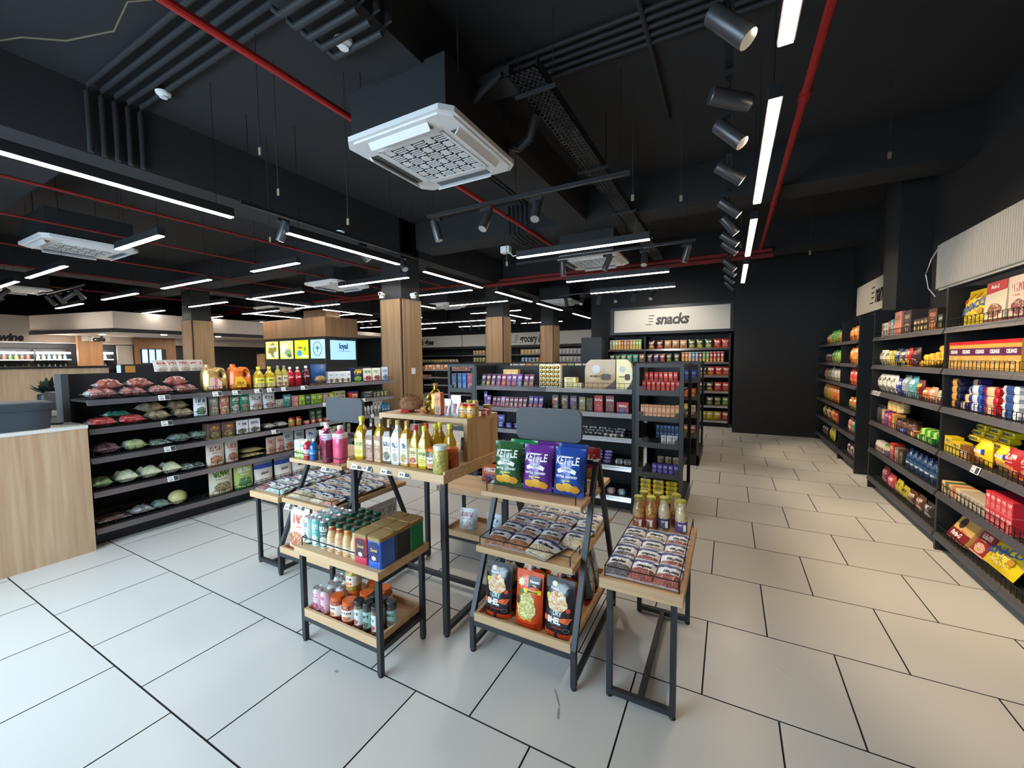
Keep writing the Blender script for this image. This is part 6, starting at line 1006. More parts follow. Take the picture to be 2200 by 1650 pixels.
for r in range(6):
    for c in range(3):
        k = (r*2+c) % 4; put(lying(TL[k][0], TL[k][1], '#2a4a80', .11, .15, .034, n % 3), -3.185+c*.112, 1.87+r*.115, .575+.02+.004*(r % 2), RND.uniform(-.12, .12), '%s bag on the left bench, row %s from front, %s from left' % (TL[k][2], od(r), od(c)), 'pulse bags on the left bench', rx=math.radians(9)); n += 1
n = 0
for r in range(5):
    for c in range(4):
        k = (2, 4, 2, 1)[(r+c) % 4]; put(lying(NUT[k][0], NUT[k][1], '#2a4a80', .124, .16, .034, n % 3), -2.785+c*.126, 1.875+r*.12, .577+.02+.004*(r % 2), RND.uniform(-.16, .16), '%s bag on the left A-frame, row %s from front, %s from left' % (NUT[k][2], od(r), od(c)), 'pulse bags on the left A-frame', rx=math.radians(9)); n += 1
# ---- nut jars on the right bench
for i, (x, y, c, c2, lb, d) in enumerate(((-.452, 2.41, '#b8844a', '#d8b078', '#a85a48', 'front left mixed nut'), (-.385, 2.43, '#a8703c', '#d09850', '#a85a48', 'front middle trail mix'), (-.316, 2.45, '#c8b088', '#e0cca8', '#3a3a6a', 'front right blue label cashew'), (-.222, 2.44, '#c8b488', '#e4d2a8', '#5a4a8a', 'rightmost lilac label cashew'), (-.44, 2.51, '#b08a50', '#d0b078', '#a85a48', 'rear left mixed nut'), (-.36, 2.52, '#b08048', '#d0a868', '#a85a48', 'rear middle trail mix'), (-.26, 2.535, '#c0a070', '#d8c098', '#a85a48', 'rear right cashew'))):
    me = MB().mat(0, True).lathe([(.029, 0), (.033, .006), (.033, .1), (.031, .118), (.024, .145), (.0225, .152), (.0225, .176)], 16).mesh('nut_bottle', [grain(c, c2, 75, .15, .8)])
    put(Pre('nut_bottle', 'jar', me, [('lid', MB().mat(0, True).lathe([(.0255, .174), (.026, .186), (.024, .189), (.001, .189)], 16).mesh('lid', [pr('#b4b244', .3, .4)])), ('label', MB().mat(0, True).lathe([(.0336, .012), (.0336, .07)], 16).mesh('label', [pk(lb, '#e8d8d0', lb)]), [('barcode_patch', MB().box(.006, .02, -.0348, -.026, .02, .055).mesh('barcode_patch', [TXTW]))])]), x, y, .576, RND.uniform(-.3, .3), '%s bottle jar with a lime lid on the right bench' % d, 'nut jars on the right bench')
# ---- big pouches at the bottom of the right A-frame
def bhel(kind):
    w, h, t = .165, .3, .085; sf = surf_doy(w, h, t); blk = kind == 'black'
    mb = bag(sf, w, h, 8, 12, .0018, 9, .0, [(0., 1), (.1, 0)] if blk else [(0., 0)]); mats = [pr('#22242a', .22, coat=.6, nz=.15, sc=30, bump=.3), pr('#d8481f', .3, coat=.4)] if blk else [pr('#d84c1c', .3, coat=.4, nz=.06, bump=.2)]
    e = lambda x, z: sf(x, z)+.0018
    def patch(pts, mat, nm, off=.0):
        o = bpy.data.meshes.new(nm); m_ = len(pts); cx = sum(p[0] for p in pts)/m_; cz = sum(p[1] for p in pts)/m_; vs, fs = [(cx, cz)], []
        for r in (.34, .67, 1.): vs += [(cx+(x-cx)*r, cz+(z-cz)*r) for x, z in pts]
        for i in range(m_): j = (i+1) % m_; fs.append((0, 1+i, 1+j)); [fs.append((1+k*m_+i, 1+(k+1)*m_+i, 1+(k+1)*m_+j, 1+k*m_+j)) for k in (0, 1)]
        o.from_pydata([(x, -e(x, z)-off, z) for x, z in vs], [], fs); o.materials.append(mat); o.update(); return o
    food = grain('#f0e6c4', '#d8862c', 85) if blk else grain('#e6dc9a', '#a8a43c', 85); fz = .182 if blk else .115; T_ = lambda w_, sz, m_, sx_, b_, dx, dz, o_: ('lettering', text_mesh(w_, sz, m_, 0, sx_, b_, surf=lambda x, z: e(x, z)+o_, dx=dx, dz=dz))
    ps = [('food_print', patch([(-.008+.06*math.cos(a*PI/10)*(1+.12*math.sin(5*a)), fz+(.05 if blk else .07)*math.sin(a*PI/10)*(1+.14*math.cos(3*a))) for a in range(20)], food, 'food_print')), ('sun_mark', patch([((-.03 if blk else -.047)+(.014 if a % 2 else .021)*math.cos(a*PI/8)*(.9 if blk else 1.25), (.266 if blk else .235)+(.012 if a % 2 else .02)*math.sin(a*PI/8)*(.8 if blk else 1.3)) for a in range(16)], pr('#f0e6c0', .4), 'sun_mark'))]
    if blk:
        ps += [T_('iGanesh!', .018, TXTW, .9, .0006, -.022, .244, .0006), ('cone_print', patch([(-.045, .13), (.028, .13), (.004, .0), (-.012, .0)], pr('#30323a', .3), 'cone_print', .0008)), T_('DRY', .03, pr('#bfe0e0', .4), .85, .001, .0, .125, .0024), ('ribbon', patch([(-.078, .07), (.06, .082), (.078, .112), (.05, .112), (-.078, .1)], pr('#e0683a', .4), 'ribbon', .0014)), T_('BHEL', .042, TXTW, .8, .0016, -.014, .09, .0036), T_('OPEN & EAT', .012, pr('#d84a2a', .4), .9, .0004, .0, .055, .0024), ('lime_print', patch(disc(-.062, .205, .01, .012), pr('#d8dc3a', .4), 'lime_print', .001)), ('red_badge', patch(disc(.058, .15, .012), pr('#d8483a', .4), 'red_badge', .001)), ('oval_mark', patch(disc(.052, .05, .018, .011), pr('#8fa0a0', .4), 'oval_mark', .0006)), ('oval_core', patch(disc(.052, .05, .015, .009), pr('#22242a', .3), 'oval_core', .0012))]
    else:
        ps += [('black_patch', patch([(-.005, .212), (.074, .212), (.074, .276), (-.005, .276)], pr('#1c1c20', .35), 'black_patch')), T_('iGanesh!', .02, TXTW, .85, .0008, .034, .25, .0026), T_('Indian', .011, TXTW, .85, .0003, .034, .232, .0026), ('yellow_band', patch([(-.03, .182), (.074, .186), (.074, .209), (-.03, .206)], YEL, 'yellow_band', .001)), T_('LEMON BHEL', .013, TXT, .85, .0004, .025, .196, .0028), ('green_leaf', patch(disc(-.04, .185, .018, .01), GRN, 'green_leaf', .001)), ('bean_print', patch(disc(-.058, .14, .016, .022), pr('#5a3420', .4), 'bean_print', .0002)), ('red_foot', patch([(-.074, .01), (.074, .01), (.078, .042), (-.078, .034)], pr('#b83218', .35), 'red_foot', .0006)), T_('AUTHENTIC TASTE', .011, YEL, .8, .0004, .0, .052, .0026)]
    return Pre('stand_up_pouch', 'pouch', mb.mesh('stand_up_pouch', mats), ps)
BB, BO = bhel('black'), bhel('orange')
for pre, x, y, rz, lab in ((BB, -1.075, 1.83, .05, 'black dry bhel pouch at left of the bottom A-frame tray'), (BO, -.89, 1.825, -.03, 'orange bhel pouch in the middle of the bottom A-frame tray'), (BB, -.725, 1.83, -.05, 'black dry bhel pouch at right of the bottom A-frame tray'), (BB, -1.05, 1.94, .0, 'black pouch behind the left bhel pouch'), (BO, -.93, 1.95, .05, 'orange pouch behind the middle bhel pouch'), (BO, -.75, 1.945, .0, 'orange pouch behind the right bhel pouch')): put(pre, x, y, .192, rz, lab, 'bhel pouches', rx=-.1, sc=.93 if y < 1.9 else 1.05)
BR_ = Pre('stand_up_pouch', 'pouch', BB.me, [('back_label', patch_on(surf_doy(.165, .3, .085), [(-.06, .07), (.06, .07), (.06, .25), (-.06, .25)], pk('#a8aeb4', '#4a4e54', '#9aa0a6'), 'back_label'))])
for i, (x, y) in enumerate(((-.69, 2.2), (-.7, 2.32), (-.85, 2.4), (-1.02, 2.4))): put(BR_, x, y, .192, (PI/2+.2 if i < 2 else PI), 'black pouch showing its pale back, %s along the rear of the right A-frame' % od(i), 'bhel pouches', rx=-.06)
# ---- front low table: cans, coffee bottles, tea tins
CANS = [('#c9d4d4', '#3a5a4a', 'white'), ('#6fb8b4', '#e8f0ee', 'turquoise'), ('#4a6a68', '#d8e8e4', 'dark green')]
for r in range(3):
    for c in range(3): k = CANS[c]; put(can(k[0], k[1], .029, .152), -2.06+c*.064, 1.43+r*.075, .551, RND.uniform(-.5, .5), '%s coffee can, %s row from front on the low table' % (k[2], od(r)), 'coffee cans on the low table')
for r in range(4):
    for c in range(4):
        if r == 3 and c > 2: continue
        lb, d = (('#b8603a', 'red neck'), ('#b0583a', 'brick neck'), ('#d88a3a', 'orange neck'), ('#c8b088', 'cream neck'))[c]
        me = MB().mat(0, True).lathe([(.026, 0), (.028, .008), (.028, .06), (.026, .085), (.016, .118), (.015, .14)], 14).mesh('coffee_bottle', [pr('#d8b88c', .15, coat=.7)])
        put(Pre('coffee_bottle', 'bottle', me, [('sleeve', MB().mat(0, True).lathe([(.0268, .08), (.0178, .112), (.0172, .128)], 14).mesh('sleeve', [pr(lb, .4)])), ('label', MB().mat(0, True).lathe([(.0288, .012), (.0288, .05)], 14).mesh('label', [pk('#e8dcc8', '#8a5a3a', lb)])), ('lid', MB().mat(0, True).lathe([(.0195, .138), (.0205, .156), (.019, .16), (.001, .16)], 14).mesh('lid', [pr('#1f4a3c', .3, .3)]))]), -1.868+c*.061, 1.425+r*.068, .551, RND.uniform(-.4, .4), 'milk coffee bottle with %s, %s row from front, green lid' % (d, od(r)), 'coffee bottles on the low table')
def tin(c, pc_, word):
    me = MB().bbox(-.044, .044, -.052, .052, 0, .14, .006).mesh('tea_tin', [pr(c, .32, coat=.4, nz=.04)])
    return Pre('tea_tin', 'tin', me, [('lid', MB().bbox(-.0455, .0455, -.0535, .0535, .134, .158, .006).mesh('lid', [GOLD])), ('front_label', MB().prism([(-.034, .035), (.034, .035), (.034, .12), (.02, .128), (-.02, .128), (-.034, .12)], -.0535, -.0522).mesh('front_label', [pr(pc_, .4)]), [('lettering', text_mesh(word, .022, pr('#d8b878', .35, .5), .2, .8, .0006, surf=flat(.0537), dz=.09)), ('flower_print', MB().prism([(.018*math.cos(a*PI/6)*(.6+.4*(a % 2)), .05+.014*math.sin(a*PI/6)*(.6+.4*(a % 2))) for a in range(12)], -.0545, -.0538).mesh('flower_print', [pr('#e8e0cc', .5)]))]), ('side_text', MB().box(.0442, .0448, -.03, .03, .04, .1).mesh('side_text', [pk(c, '#c8ccd8', c, .4)]))])
for c in range(2):
    for r, (cc, lb, d) in enumerate((((('#c02a48', '#4a2a30', 'crimson'), ('#1f5ab8', '#24245a', 'blue'))[c]), ((('#b8243c', '#4a2a30', 'red'), ('#26282e', '#3a3a44', 'black'))[c]), ((('#2a3a5a', '#24245a', 'navy'), ('#1f7a4c', '#1f4a34', 'green'))[c]))): put(tin(cc, lb, 'Zuvvel'), -1.612+c*.094, 1.44+r*.107, .551, 0, '%s tea tin with a gold lid, %s row from front on the low table' % (d, od(r)), 'tea tins on the low table')
# lower tray of the front table
for i, (x, y, c, c2, d) in enumerate(((-2.03, 1.445, '#e0c8d0', '#d85a90', 'pink and white'), (-1.965, 1.445, '#dcb8c8', '#c84a80', 'rosy'), (-2.0, 1.515, '#dfe4e0', '#6aa890', 'white and green'), (-1.93, 1.515, '#d8dcea', '#8a7ab8', 'white and lilac'), (-2.03, 1.585, '#e4e6e4', '#8a9a94', 'plain white'), (-1.955, 1.585, '#e0e4d8', '#b8c060', 'white and lime'))): put(can(c, c2, .03, .13), x, y, .1615, RND.uniform(-.4, .4), '%s drink can in the lower tray of the low table' % d, 'drink cans in the lower tray')
J1 = jar('#8a2a1c', '#b85a3a', '#d8622a', '#e8e0d8', .125, .042, 90, '#d8722a'); J2 = jar('#8a8a3a', '#b8a850', '#d8622a', '#e8dcc8', .125, .042, 50, '#e07a2a')
for i, (x, y, z, p, d) in enumerate(((-1.872, 1.45, .1615, J1, 'front left red sauce'), (-1.78, 1.45, .1615, J1, 'front right red sauce'), (-1.85, 1.545, .1615, J1, 'middle left red sauce'), (-1.755, 1.545, .1615, J2, 'middle right pickle'), (-1.85, 1.54, .2875, J2, 'upper pickle'), (-1.8, 1.64, .1615, J2, 'rear left pickle'), (-1.7, 1.625, .1615, J1, 'rear right sauce'))): put(p, x, y, z, RND.uniform(-.4, .4), '%s jar with an orange lid in the lower tray' % d, 'orange lidded jars')
J3 = jar('#6a4a34', '#9a7a58', '#2a2f34', '#d8dfe2', .15, .028, 70, '#a84a3a', (.12, .72), .95); J4 = jar('#2a2420', '#4a3a30', '#2a2f34', '#8ab8b0', .15, .028, 70, '#2a3a3a', (.12, .72), .95)
for i, (x, y, p, d) in enumerate(((-1.7, 1.445, J3, 'front left white label'), (-1.64, 1.45, J4, 'front middle teal label'), (-1.58, 1.45, J3, 'front right white label'), (-1.66, 1.515, J4, 'rear left'), (-1.6, 1.515, J3, 'rear middle'), (-1.54, 1.515, J4, 'rear right'))): put(p, x, y, .1615, RND.uniform(-.4, .4), '%s slim jar with a black lid in the lower tray' % d, 'black lidded jars')
# ---- oil bottles on the tall table
ZB = .9412
OL1 = bottle('#e0b82a', '#d8dc3a', '#dfdc8c', '#d8c420', .27, .042, .2, .36, .4, lz=(.07, .5), caph=.1, capr=.42, logo='#3a5a2a')
SQ = lambda liq, lab, pc_, cap, lo='#3a2a20': bottle(liq, cap, lab, pc_, .265, .034, .75, .32, .35, lz=(.02, .62), logo=lo, capr=.42, caph=.1)
for x, y, p, d in ((-2.075, 1.83, OL1, 'tall olive oil bottle with a lime cap'), (-1.972, 1.82, SQ('#4a2a1a', '#8a6a58', '#b08070', '#3a3a3c', '#f0e8e0'), 'dark oil bottle with a brown label and grey cap'), (-1.905, 1.825, SQ('#d8b430', '#a8866a', '#c8a080', '#6a6a66', '#f0e8e0'), 'golden oil bottle with a brown label and grey cap'), (-1.835, 1.83, SQ('#5a3420', '#e2ddc8', '#4a4a40', '#a08a50', '#24345a'), 'dark square oil bottle with a white label'), (-1.762, 1.825, SQ('#e8e6e0', '#ecebe6', '#b8b8b4', '#a89058', '#24345a'), 'white square coconut oil bottle'), (-1.692, 1.828, SQ('#d8aa30', '#e4dfd0', '#b89a50', '#a89058', '#24345a'), 'amber square oil bottle with a white label')): put(p, x, y, ZB, RND.uniform(-.15, .15), d+' on the tall table', 'oil bottles on the tall table')
OLR = bottle('#e2b42c', '#c8242c', '#d8cf9a', '#c8302c', .245, .033, .25, .38, .4, lz=(.07, .48), capr=.44, caph=.11, logo='#7a3a20'); OLY = bottle('#e2b82c', '#dcd84a', '#dfdb9a', '#e0cc20', .245, .033, .25, .38, .4, lz=(.07, .48), capr=.44, caph=.11, logo='#3a5a2a')
for x, y, p, d in ((-1.622, 1.825, OLR, 'front olive oil bottle with a red cap'), (-1.553, 1.82, OLY, 'front olive oil bottle with a yellow cap'), (-1.605, 1.9, OLR, 'rear olive oil bottle with a red cap'), (-1.535, 1.9, OLY, 'middle yellow capped olive oil bottle'), (-1.56, 1.975, OLY, 'rear yellow capped olive oil bottle'), (-1.465, 1.945, OLY, 'rightmost yellow capped olive oil bottle')): put(p, x, y, ZB, RND.uniform(-.2, .2), d+' on the tall table', 'oil bottles on the tall table')
put(jar('#2a2c22', '#5a5a40', '#d8682a', '#e8e2d8', .125, .043, 60, '#d87a3a', (.1, .6)), -1.49, 1.83, ZB, 0, 'jar of black olives with an orange lid on the tall table', 'olive jars'); put(jar('#9a9a4a', '#c8b868', '#e4e8e4', None, .155, .043, 55, lr=1.05), -1.415, 1.79, ZB, 0, 'tall jar of sliced green olives with a white lid', 'olive jars'); put(jar('#8a3a20', '#b8602a', '#d8682a', None, .12, .04, 60), -1.405, 1.885, ZB, 0, 'jar of red pickle with an orange lid beside the olives', 'olive jars')
# ---- on and in the riser
ZR = .9405+.2655
cc = MB(); cc.sh = True; prof = [(.001, -.0)]+[(.085*math.sin(a*PI/12)**.8, .055-.055*math.cos(a*PI/12)) for a in range(1, 12)]+[(.001, .11)]
cc.lathe(prof, 18, fy=.8); t = tag(link('coconut', cc.mesh('coconut', [pr('#8a6242', .95, nz=.35, sc=45, bump=1.)]), None, (-2.0, 2.2, ZR+.001), (0, .12, 0)), 'hairy brown coconut on the oak riser', 'coconut')
hf = MB(); hr = random.Random(3)
for k in range(260):
    a, b = hr.uniform(0, 2*PI), hr.uniform(-.1, 1.45); d = Vector((math.cos(a)*math.cos(b), .8*math.sin(a)*math.cos(b), math.sin(b)*.62)); c0 = Vector((0, 0, .055))+Vector((d.x*.084, d.y*.084, d.z*.084)); e = (Vector((.5, 0, .25))+d*.6+Vector((hr.uniform(-.5, .5), hr.uniform(-.5, .5), hr.uniform(-.4, .4)))).normalized()*hr.uniform(.02, .05); q = d.cross(e).normalized()*.0016; hf.add([c0-q, c0+q, c0+e], [(0, 1, 2)])
part(t, 'husk_fibre', hf, [pr('#7a5535', .95, nz=.3, sc=90)])['kind'] = 'stuff'
for i, (x, y) in enumerate(((-1.98, 2.1), (-1.93, 2.11), (-1.82, 2.13), (-1.8, 2.18))): tag(link('dried_chilli', MB().mat(0, True).tube([(0, 0, .012), (.02, .004, .018), (.045, .0, .014), (.06, -.006, .01)], .009, 7).mesh('dried_chilli', [pr('#c41f2c', .3, coat=.4)]), None, (x, y, ZR), (0, 0, RND.uniform(0, 6))), 'bright red dried chilli beside the coconut, %s from left' % od(i), 'chilli', 'red chillies on the riser')
tag(link('wooden_stick', MB().mat(0, True).tube([(-1.93, 2.17, ZR+.012), (-1.85, 2.18, ZR+.018), (-1.8, 2.2, ZR+.012)], .009, 6).mesh('wooden_stick', [pr('#a8744a', .8)])), 'short cinnamon stick between coconut and gold bottle', 'stick')
gme = MB().mat(0, True).lathe([(.035, 0), (.04, .01), (.042, .06), (.036, .1), (.04, .125), (.03, .15), (.016, .165), (.018, .19)], 14).mesh('gold_bottle', [pr('#b8963a', .22, .9, nz=.2, sc=40, bump=.4)])
put(Pre('gold_bottle', 'bottle', gme, [('cork', MB().mat(0, True).lathe([(.017, .19), (.019, .205), (.001, .206)], 10).mesh('cork', [CORK])), ('gold_ribbon', MB().tube([(-.045, -.03, .012), (-.075, -.02, .03), (-.05, -.03, .055), (-.07, -.01, .08), (-.045, -.02, .1), (-.05, 0, .125), (-.02, .02, .145)], .016, 6).tube([(.03, .02, .14), (.05, .0, .1)], .01, 6).mesh('gold_ribbon', [pr('#c8a848', .2, .9, nz=.3, sc=60)]))]), -1.745, 2.17, ZR+.001, 0, 'gold foil bottle with crinkled ribbon on the riser', None)
put(carton('#d0702c', '#4a2a18', '#3a3a44', .05, .04, .15), -1.672, 2.115, ZR+.001, 0, 'slim orange carton in front of the gold bottle', None)
for x, y, w, h, d in ((-1.61, 2.12, .055, .11, 'shorter'), (-1.545, 2.125, .075, .135, 'taller')): put(Pre('saffron_pouch', 'pouch', bag(surf_doy(w, h, .03), w, h, 6, 8, .001, 6, 0.).mesh('saffron_pouch', [pr('#c4c6cc', .2, .6, coat=.5, nz=.12, sc=50)]), [('red_window', MB().box(-w*.14, w*.14, -.0165, -.0155, h*.15, h*.62).mesh('red_window', [pr('#a8585a', .4, nz=.2)]))]), x, y, ZR+.001, 0, '%s silver saffron pouch on the riser' % d, 'saffron pouches')
for x, y, z, p, d in ((-1.48, 2.115, 0, jar('#e0a020', '#f0c040', '#c8302c', '#e8d8a8', .085, .026, 90, '#d86a20'), 'front left turmeric'), (-1.427, 2.12, 0, jar('#e0a020', '#f0c040', '#c8302c', '#e8d8a8', .085, .026, 90, '#d86a20'), 'front right turmeric'), (-1.485, 2.185, 0, jar('#c8a878', '#d8c098', '#a8b048', None, .1, .022, 90), 'rear green lidded'), (-1.44, 2.19, 0, jar('#b8986a', '#d8c098', '#c8a860', None, .1, .022, 90), 'rear tan lidded')): put(p, x, y, ZR+.001+z, 0, '%s spice jar on the riser' % d, 'spice jars on the riser')
hx = -1.43
put(plainbox('#b83030', '#e0b8a8', .045, .05, .04), hx-.02+.05, 2.25, ZR+.001, .2, 'small red spice tub at the right of the riser', None); put(carton('#b0a070', '#5a4a2a', '#8a7a4a', .045, .045, .06), -1.437, 2.33, ZR+.001, .1, 'small kraft spice tin at the right end of the riser', None)
for i, (x, c, d) in enumerate(((-1.63, '#3a3630', 'first'), (-1.575, '#54483a', 'second'), (-1.52, '#6a4a3a', 'third'))): put(jar(c, '#7a6a58', '#24282a', None, .085, .025, 70), x, 2.33, ZB, 0, '%s dark spice jar from left inside the riser' % d, 'jars inside the riser')
put(can('#2f8a3c', '#d87a2a', .025, .085), -1.46, 2.3, ZB, 0, 'green spice can inside the riser', None)
put(jar('#d8d0b0', '#e8e0c8', '#2a2c2c', '#e4e4d8', .19, .05, 80), -2.06, 2.33, ZB, 0, 'pale jar with a dark lid behind the olive oil', None); put(jar('#c8b090', '#e0cca8', '#b89a70', None, .1, .05, 50), -2.05, 1.98, ZB, 0, 'squat jar of cashews behind the olive oil', None)
# ---- price tags on the tables
def ptag(x, y, z, rz, lab, w=.085, rx=-.5):
    t = tag(link('price_tag', MB().bbox(-w/2, w/2, -.003, .003, 0, .05, .002).mesh('price_tag', [pr('#e8ecec', .4)]), None, (x, y, z), (rx, 0, rz)), lab, 'price tag', 'electronic price tags')
    part(t, 'dark_field', MB().box(w*.06, w*.46, -.0036, -.003, .004, .046), [pr('#3a3e44', .5)]); link('price_digits', text_mesh('85.00', .016, TXT, 0, .8, .0005, surf=flat(.003), dx=-w*.22, dz=.014), t); part(t, 'rule', MB().box(-w*.44, -w*.1, -.0035, -.003, .036, .04), [TXT])
for i, x in enumerate((-2.03, -1.94, -1.78, -1.64)): ptag(x, 1.735, .895, (.15, -.1, .12, .05)[i], '%s price tag from left on the front edge of the tall table' % od(i))
ptag(-2.47, 1.845, .8, .1, 'price tag clipped to the upper tray of the left A-frame'); ptag(-2.79, 1.77, .5, .1, 'left price tag above the flour pouch'); ptag(-2.64, 1.765, .52, -.05, 'right price tag above the flour pouch')
for i, (y, z) in enumerate(((1.82, ZG[0]), (1.83, ZG[1]), (1.84, ZG[2]), (1.85, ZG[3]))): p = FL.at(L(y), -.024, z-.046); ptag(p[0], p[1], p[2], PI/2, 'price tag on the %s rail of the vegetable bay' % SH[i], .09, -.3)
for i, y in enumerate((2.27, 2.46, 2.69, 2.83, 3.0, 3.25)): p = FL.at(L(y), -.024, ZG[0]-.046); ptag(p[0], p[1], p[2], PI/2, '%s price tag from left on the top rail past the vegetables' % od(i), .09, -.3)
for i, (y, s) in enumerate(((3.55, 1), (2.86, 2), (3.5, 2), (4.2, 1), (4.35, 2))): p = FL.at(L(y), -.024, ZG[s]-.046); ptag(p[0], p[1], p[2], PI/2, '%s single price tag on the lower rails of the left gondola' % od(i), .09, -.3)
p = FR.at(X8(3.86), -.024, ZW[3]-.046); ptag(p[0], p[1], p[2], -PI/2, 'price tag on the rail below the yellow cracker rolls', .1, -.3)
for i, y in enumerate((6.12, 6.03, 5.93)): p = FR.at(X8(y), -.024, ZW[2]-.046); ptag(p[0], p[1], p[2], -PI/2, '%s tag from left at the far end of the rusk shelf rail' % od(i), .06, -.3)
# ---- left A-frame goods
for i, (x, y) in enumerate(((-2.838, 1.92), (-2.774, 1.925))): put(carton('#d8e4dc', '#3a8a4a', '#8ac83a', .06, .06, .13), x, y, ZT+.0, .05, '%s coconut water carton on the left A-frame' % ('left', 'right')[i], 'coconut water cartons')
put(bottle('#c02a34', '#f0f0ee', '#d8d4d4', '#b02a34', .15, .027, 0, .25, .1, lz=(.2, .5)), -2.715, 1.89, ZT, 0, 'small red bottle beside the coconut water', None); put(bottle('#1f6ab0', '#f0f0ee', '#2a80c0', '#8ab8d8', .155, .029, 0, .3, .25, lz=(.3, .5)), -2.65, 1.895, ZT, 0, 'small blue bottle beside the pink drinks', None)
PK = bottle('#dc5a80', '#f0eeee', '#e8dde2', '#dc8aa0', .26, .045, .15, .25, .05, lz=(.66, .8), logo='#c86a80', capr=.38, caph=.07)
put(PK, -2.625, 1.985, ZT, 0, 'left pink sports drink bottle on the left A-frame', 'pink drinks'); put(bottle('#7a2440', '#f0eeee', '#cfc8d8', '#8a5a9a', .26, .036, .1, .25, .15, lz=(.62, .8), capr=.4, caph=.07), -2.507, 1.9, ZT, 0, 'slim wine red drink bottle between the pink ones', 'pink drinks'); put(PK, -2.422, 1.94, ZT, .1, 'right pink sports drink bottle on the left A-frame', 'pink drinks')
flo = doy('#e2d8cc', '#b8503a', '#c87a58', .19, .3, .08)
put(flo, -2.77, 1.83, .192, .1, 'white flour pouch at front left of the left A-frame', 'flour pouches', rx=-.08); put(doy('#dcb8a8', '#e8e0d8', '#d89a84', .19, .3, .08), -2.56, 1.84, .192, -.05, 'salmon flour pouch at front right of the left A-frame', 'flour pouches', rx=-.08)
for i in range(4): put(doy('#c8cace', '#8a7a80', '#b8b4b4', .13, .27, .05), -2.375, 2.0+i*.12, .192, PI/2, 'silver pouch under the left A-frame tray facing the tall table, %s from front' % od(i), 'silver pouches')
# ---- goods on the rear low table
put(doy('#c8ccd2', '#8a2a3a', '#b8bcc4', .16, .17, .12), -1.9, 2.76, .162, .2, 'white bag with a red crown on the rear low table', None); put(doy('#b8cada', '#2a3a5a', '#a8bccc', .15, .16, .12), -1.66, 2.78, .162, -.1, 'white bag with a navy crown on the rear low table', None)
put(pouch('#c86a3a', '#e8e4f0', '#4a3a8a', .2, .15, .08), -1.72, 2.86, .553, .1, 'orange and purple snack bag on top of the rear low table', None); put(produce('#c8ccd4', '#e0e4e8', .12, .1, .08, 40, 41), -1.6, 2.74, .594, .3, 'small clear bag on top of the rear low table', None)

# ------------------------------------------------------------------ service counter at the left
t = thing('checkout_counter', 'oak fronted checkout counter with a pale top at the left edge', 'counter', (-4.65, 0, 0))
part(t, 'front_panel', MB().box(-.03, 0, -1.2, 1.28, .0, 1.035), [OAKC]); part(t, 'end_panel', MB().box(-.36, -.03, 1.25, 1.28, 0.06, 1.035), [OAKC]); part(t, 'worktop', MB().bbox(-.38, .004, -1.2, 1.284, 1.035, 1.062, .002), [pr('#d8d6d0', .3)]); part(t, 'carcass', MB().box(-.36, -.03, -1.2, 1.25, .06, 1.035), [BLKP])
t = thing('cash_box', 'dark plastic lidded box standing on the checkout counter', 'box', (-4.835, .85, 1.063)); part(t, 'body', MB().mat(0, True).lathe([(.15, 0), (.16, .15)], 24, sq=1.6, fy=1.6), [pr('#3c444e', .45, nz=.05)]); part(t, 'lid', MB().mat(0, True).lathe([(.168, .15), (.17, .2), (.16, .21), (.001, .212)], 24, sq=1.6, fy=1.6), [pr('#39414a', .45)]); part(t, 'handle_slot', MB().box(.15, .172, -.22, -.15, .135, .15), [TXT])
t = thing('pos_screen', 'grey back of a checkout screen behind the dark box', 'screen', (-5.2, .74, 1.02)); part(t, 'panel', MB().bbox(-.02, .02, -.25, .17, .13, .32, .004), [pr('#a8aaa4', .5)]); part(t, 'bezel', MB().box(-.022, .024, .17, .19, .12, .325), [BLK]); part(t, 'stand', MB().box(-.03, .03, -.08, .08, 0, .13), [BLK])
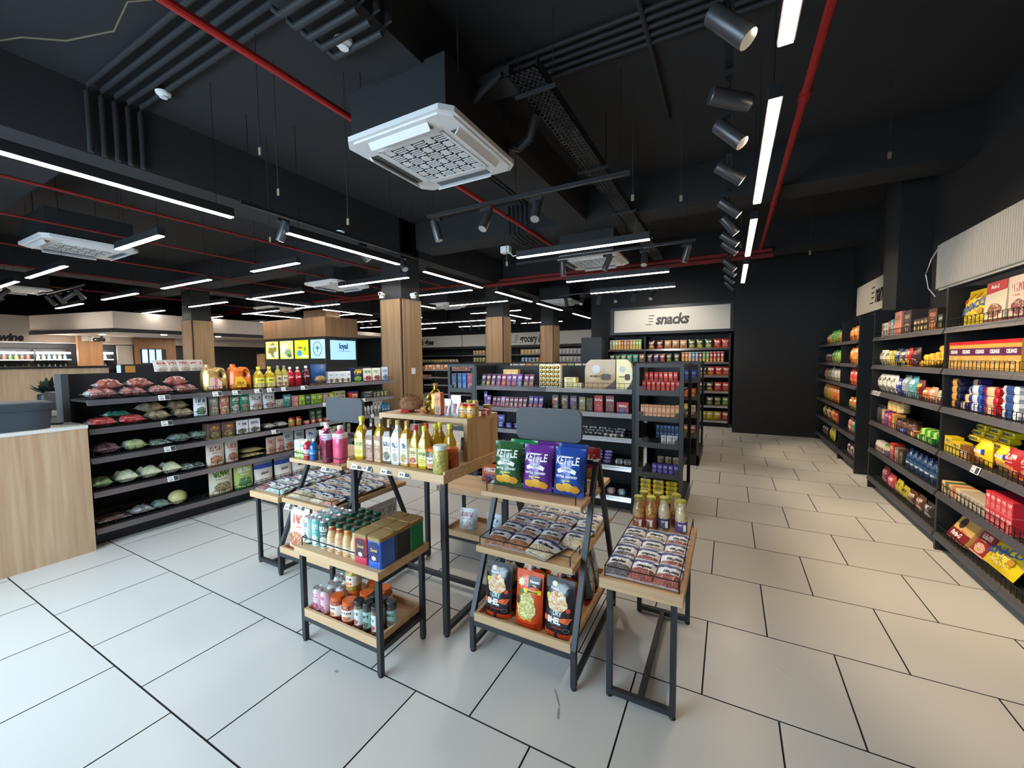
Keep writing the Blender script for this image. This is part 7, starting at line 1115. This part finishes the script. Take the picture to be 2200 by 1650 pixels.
tag(link('cable', MB().mat(0, True).tube([(-5.05, 1.16, 1.067), (-4.95, 1.22, 1.067), (-4.9, 1.2, 1.067), (-4.98, 1.1, 1.067)], .005, 6).mesh('cable', [TXT])), 'black cable curling on the checkout counter top', 'cable')
t = thing('back_desk', 'second checkout desk with dark equipment behind the counter', 'desk', (-6.2, 1.0, 0)); part(t, 'top', MB().bbox(-.4, .4, -1.2, 1.0, 1.06, 1.1, .003), [pr('#a89a8c', .5)]); part(t, 'front', MB().box(.34, .38, -1.2, 1.0, 0, 1.06), [pr('#8a7a70', .6)]); part(t, 'equipment', MB().box(-.2, .2, .45, .95, 1.1, 1.27).box(.1, .3, .0, .3, 1.1, 1.2), [BLK])
t = thing('potted_plant', 'dark leafy plant behind the end of the gondola', 'plant', (-7.0, 1.62, 0)); part(t, 'stand', MB().mat(0, True).lathe([(.07, 0), (.09, 1.2), (.08, 1.22)], 12), [BLK])
lf = MB()
for k in range(26):
    a, b = RND.uniform(0, 2*PI), RND.uniform(.5, 1.35); d = Vector((math.cos(a)*math.cos(b), math.sin(a)*math.cos(b), math.sin(b))); q = d.cross(Vector((0, 0, 1))).normalized()*.04; p0 = Vector((0, 0, 1.2)); L1 = RND.uniform(.12, .24); lf.add([p0, p0+d*L1*.5+q, p0+d*L1, p0+d*L1*.5-q], [(0, 1, 2, 3)])
part(t, 'leaves', lf, [pr('#1c2a26', .5)])
# goods seen over the left gondola
t = thing('goods_stand', 'dark stand holding printed bags beyond the left gondola', 'stand', (-6.4, 2.5, 0)); part(t, 'stand', MB().box(-.3, .3, -.4, .45, 0, 1.42), [BLKP])
for i in range(4): put(pouch('#d0ccc4', '#b04038', '#b8a89a', .18, .19, .06), -6.15, 2.4+i*.12, 1.423, PI/2+RND.uniform(-.3, .3), 'white and red printed bag in the pile beyond the left gondola, %s from left' % od(i), 'printed bags beyond the left gondola', rx=-.35)
t = thing('menu_stand', 'dark menu stand with an orange panel beyond the left gondola', 'stand', (-6.9, 2.35, 0)); part(t, 'board', MB().box(-.02, .02, -.1, .3, 0, 1.55), [BLKP]); part(t, 'orange_panel', MB().box(.02, .024, -.07, .03, 1.4, 1.53), [pr('#c88a3a', .5)])
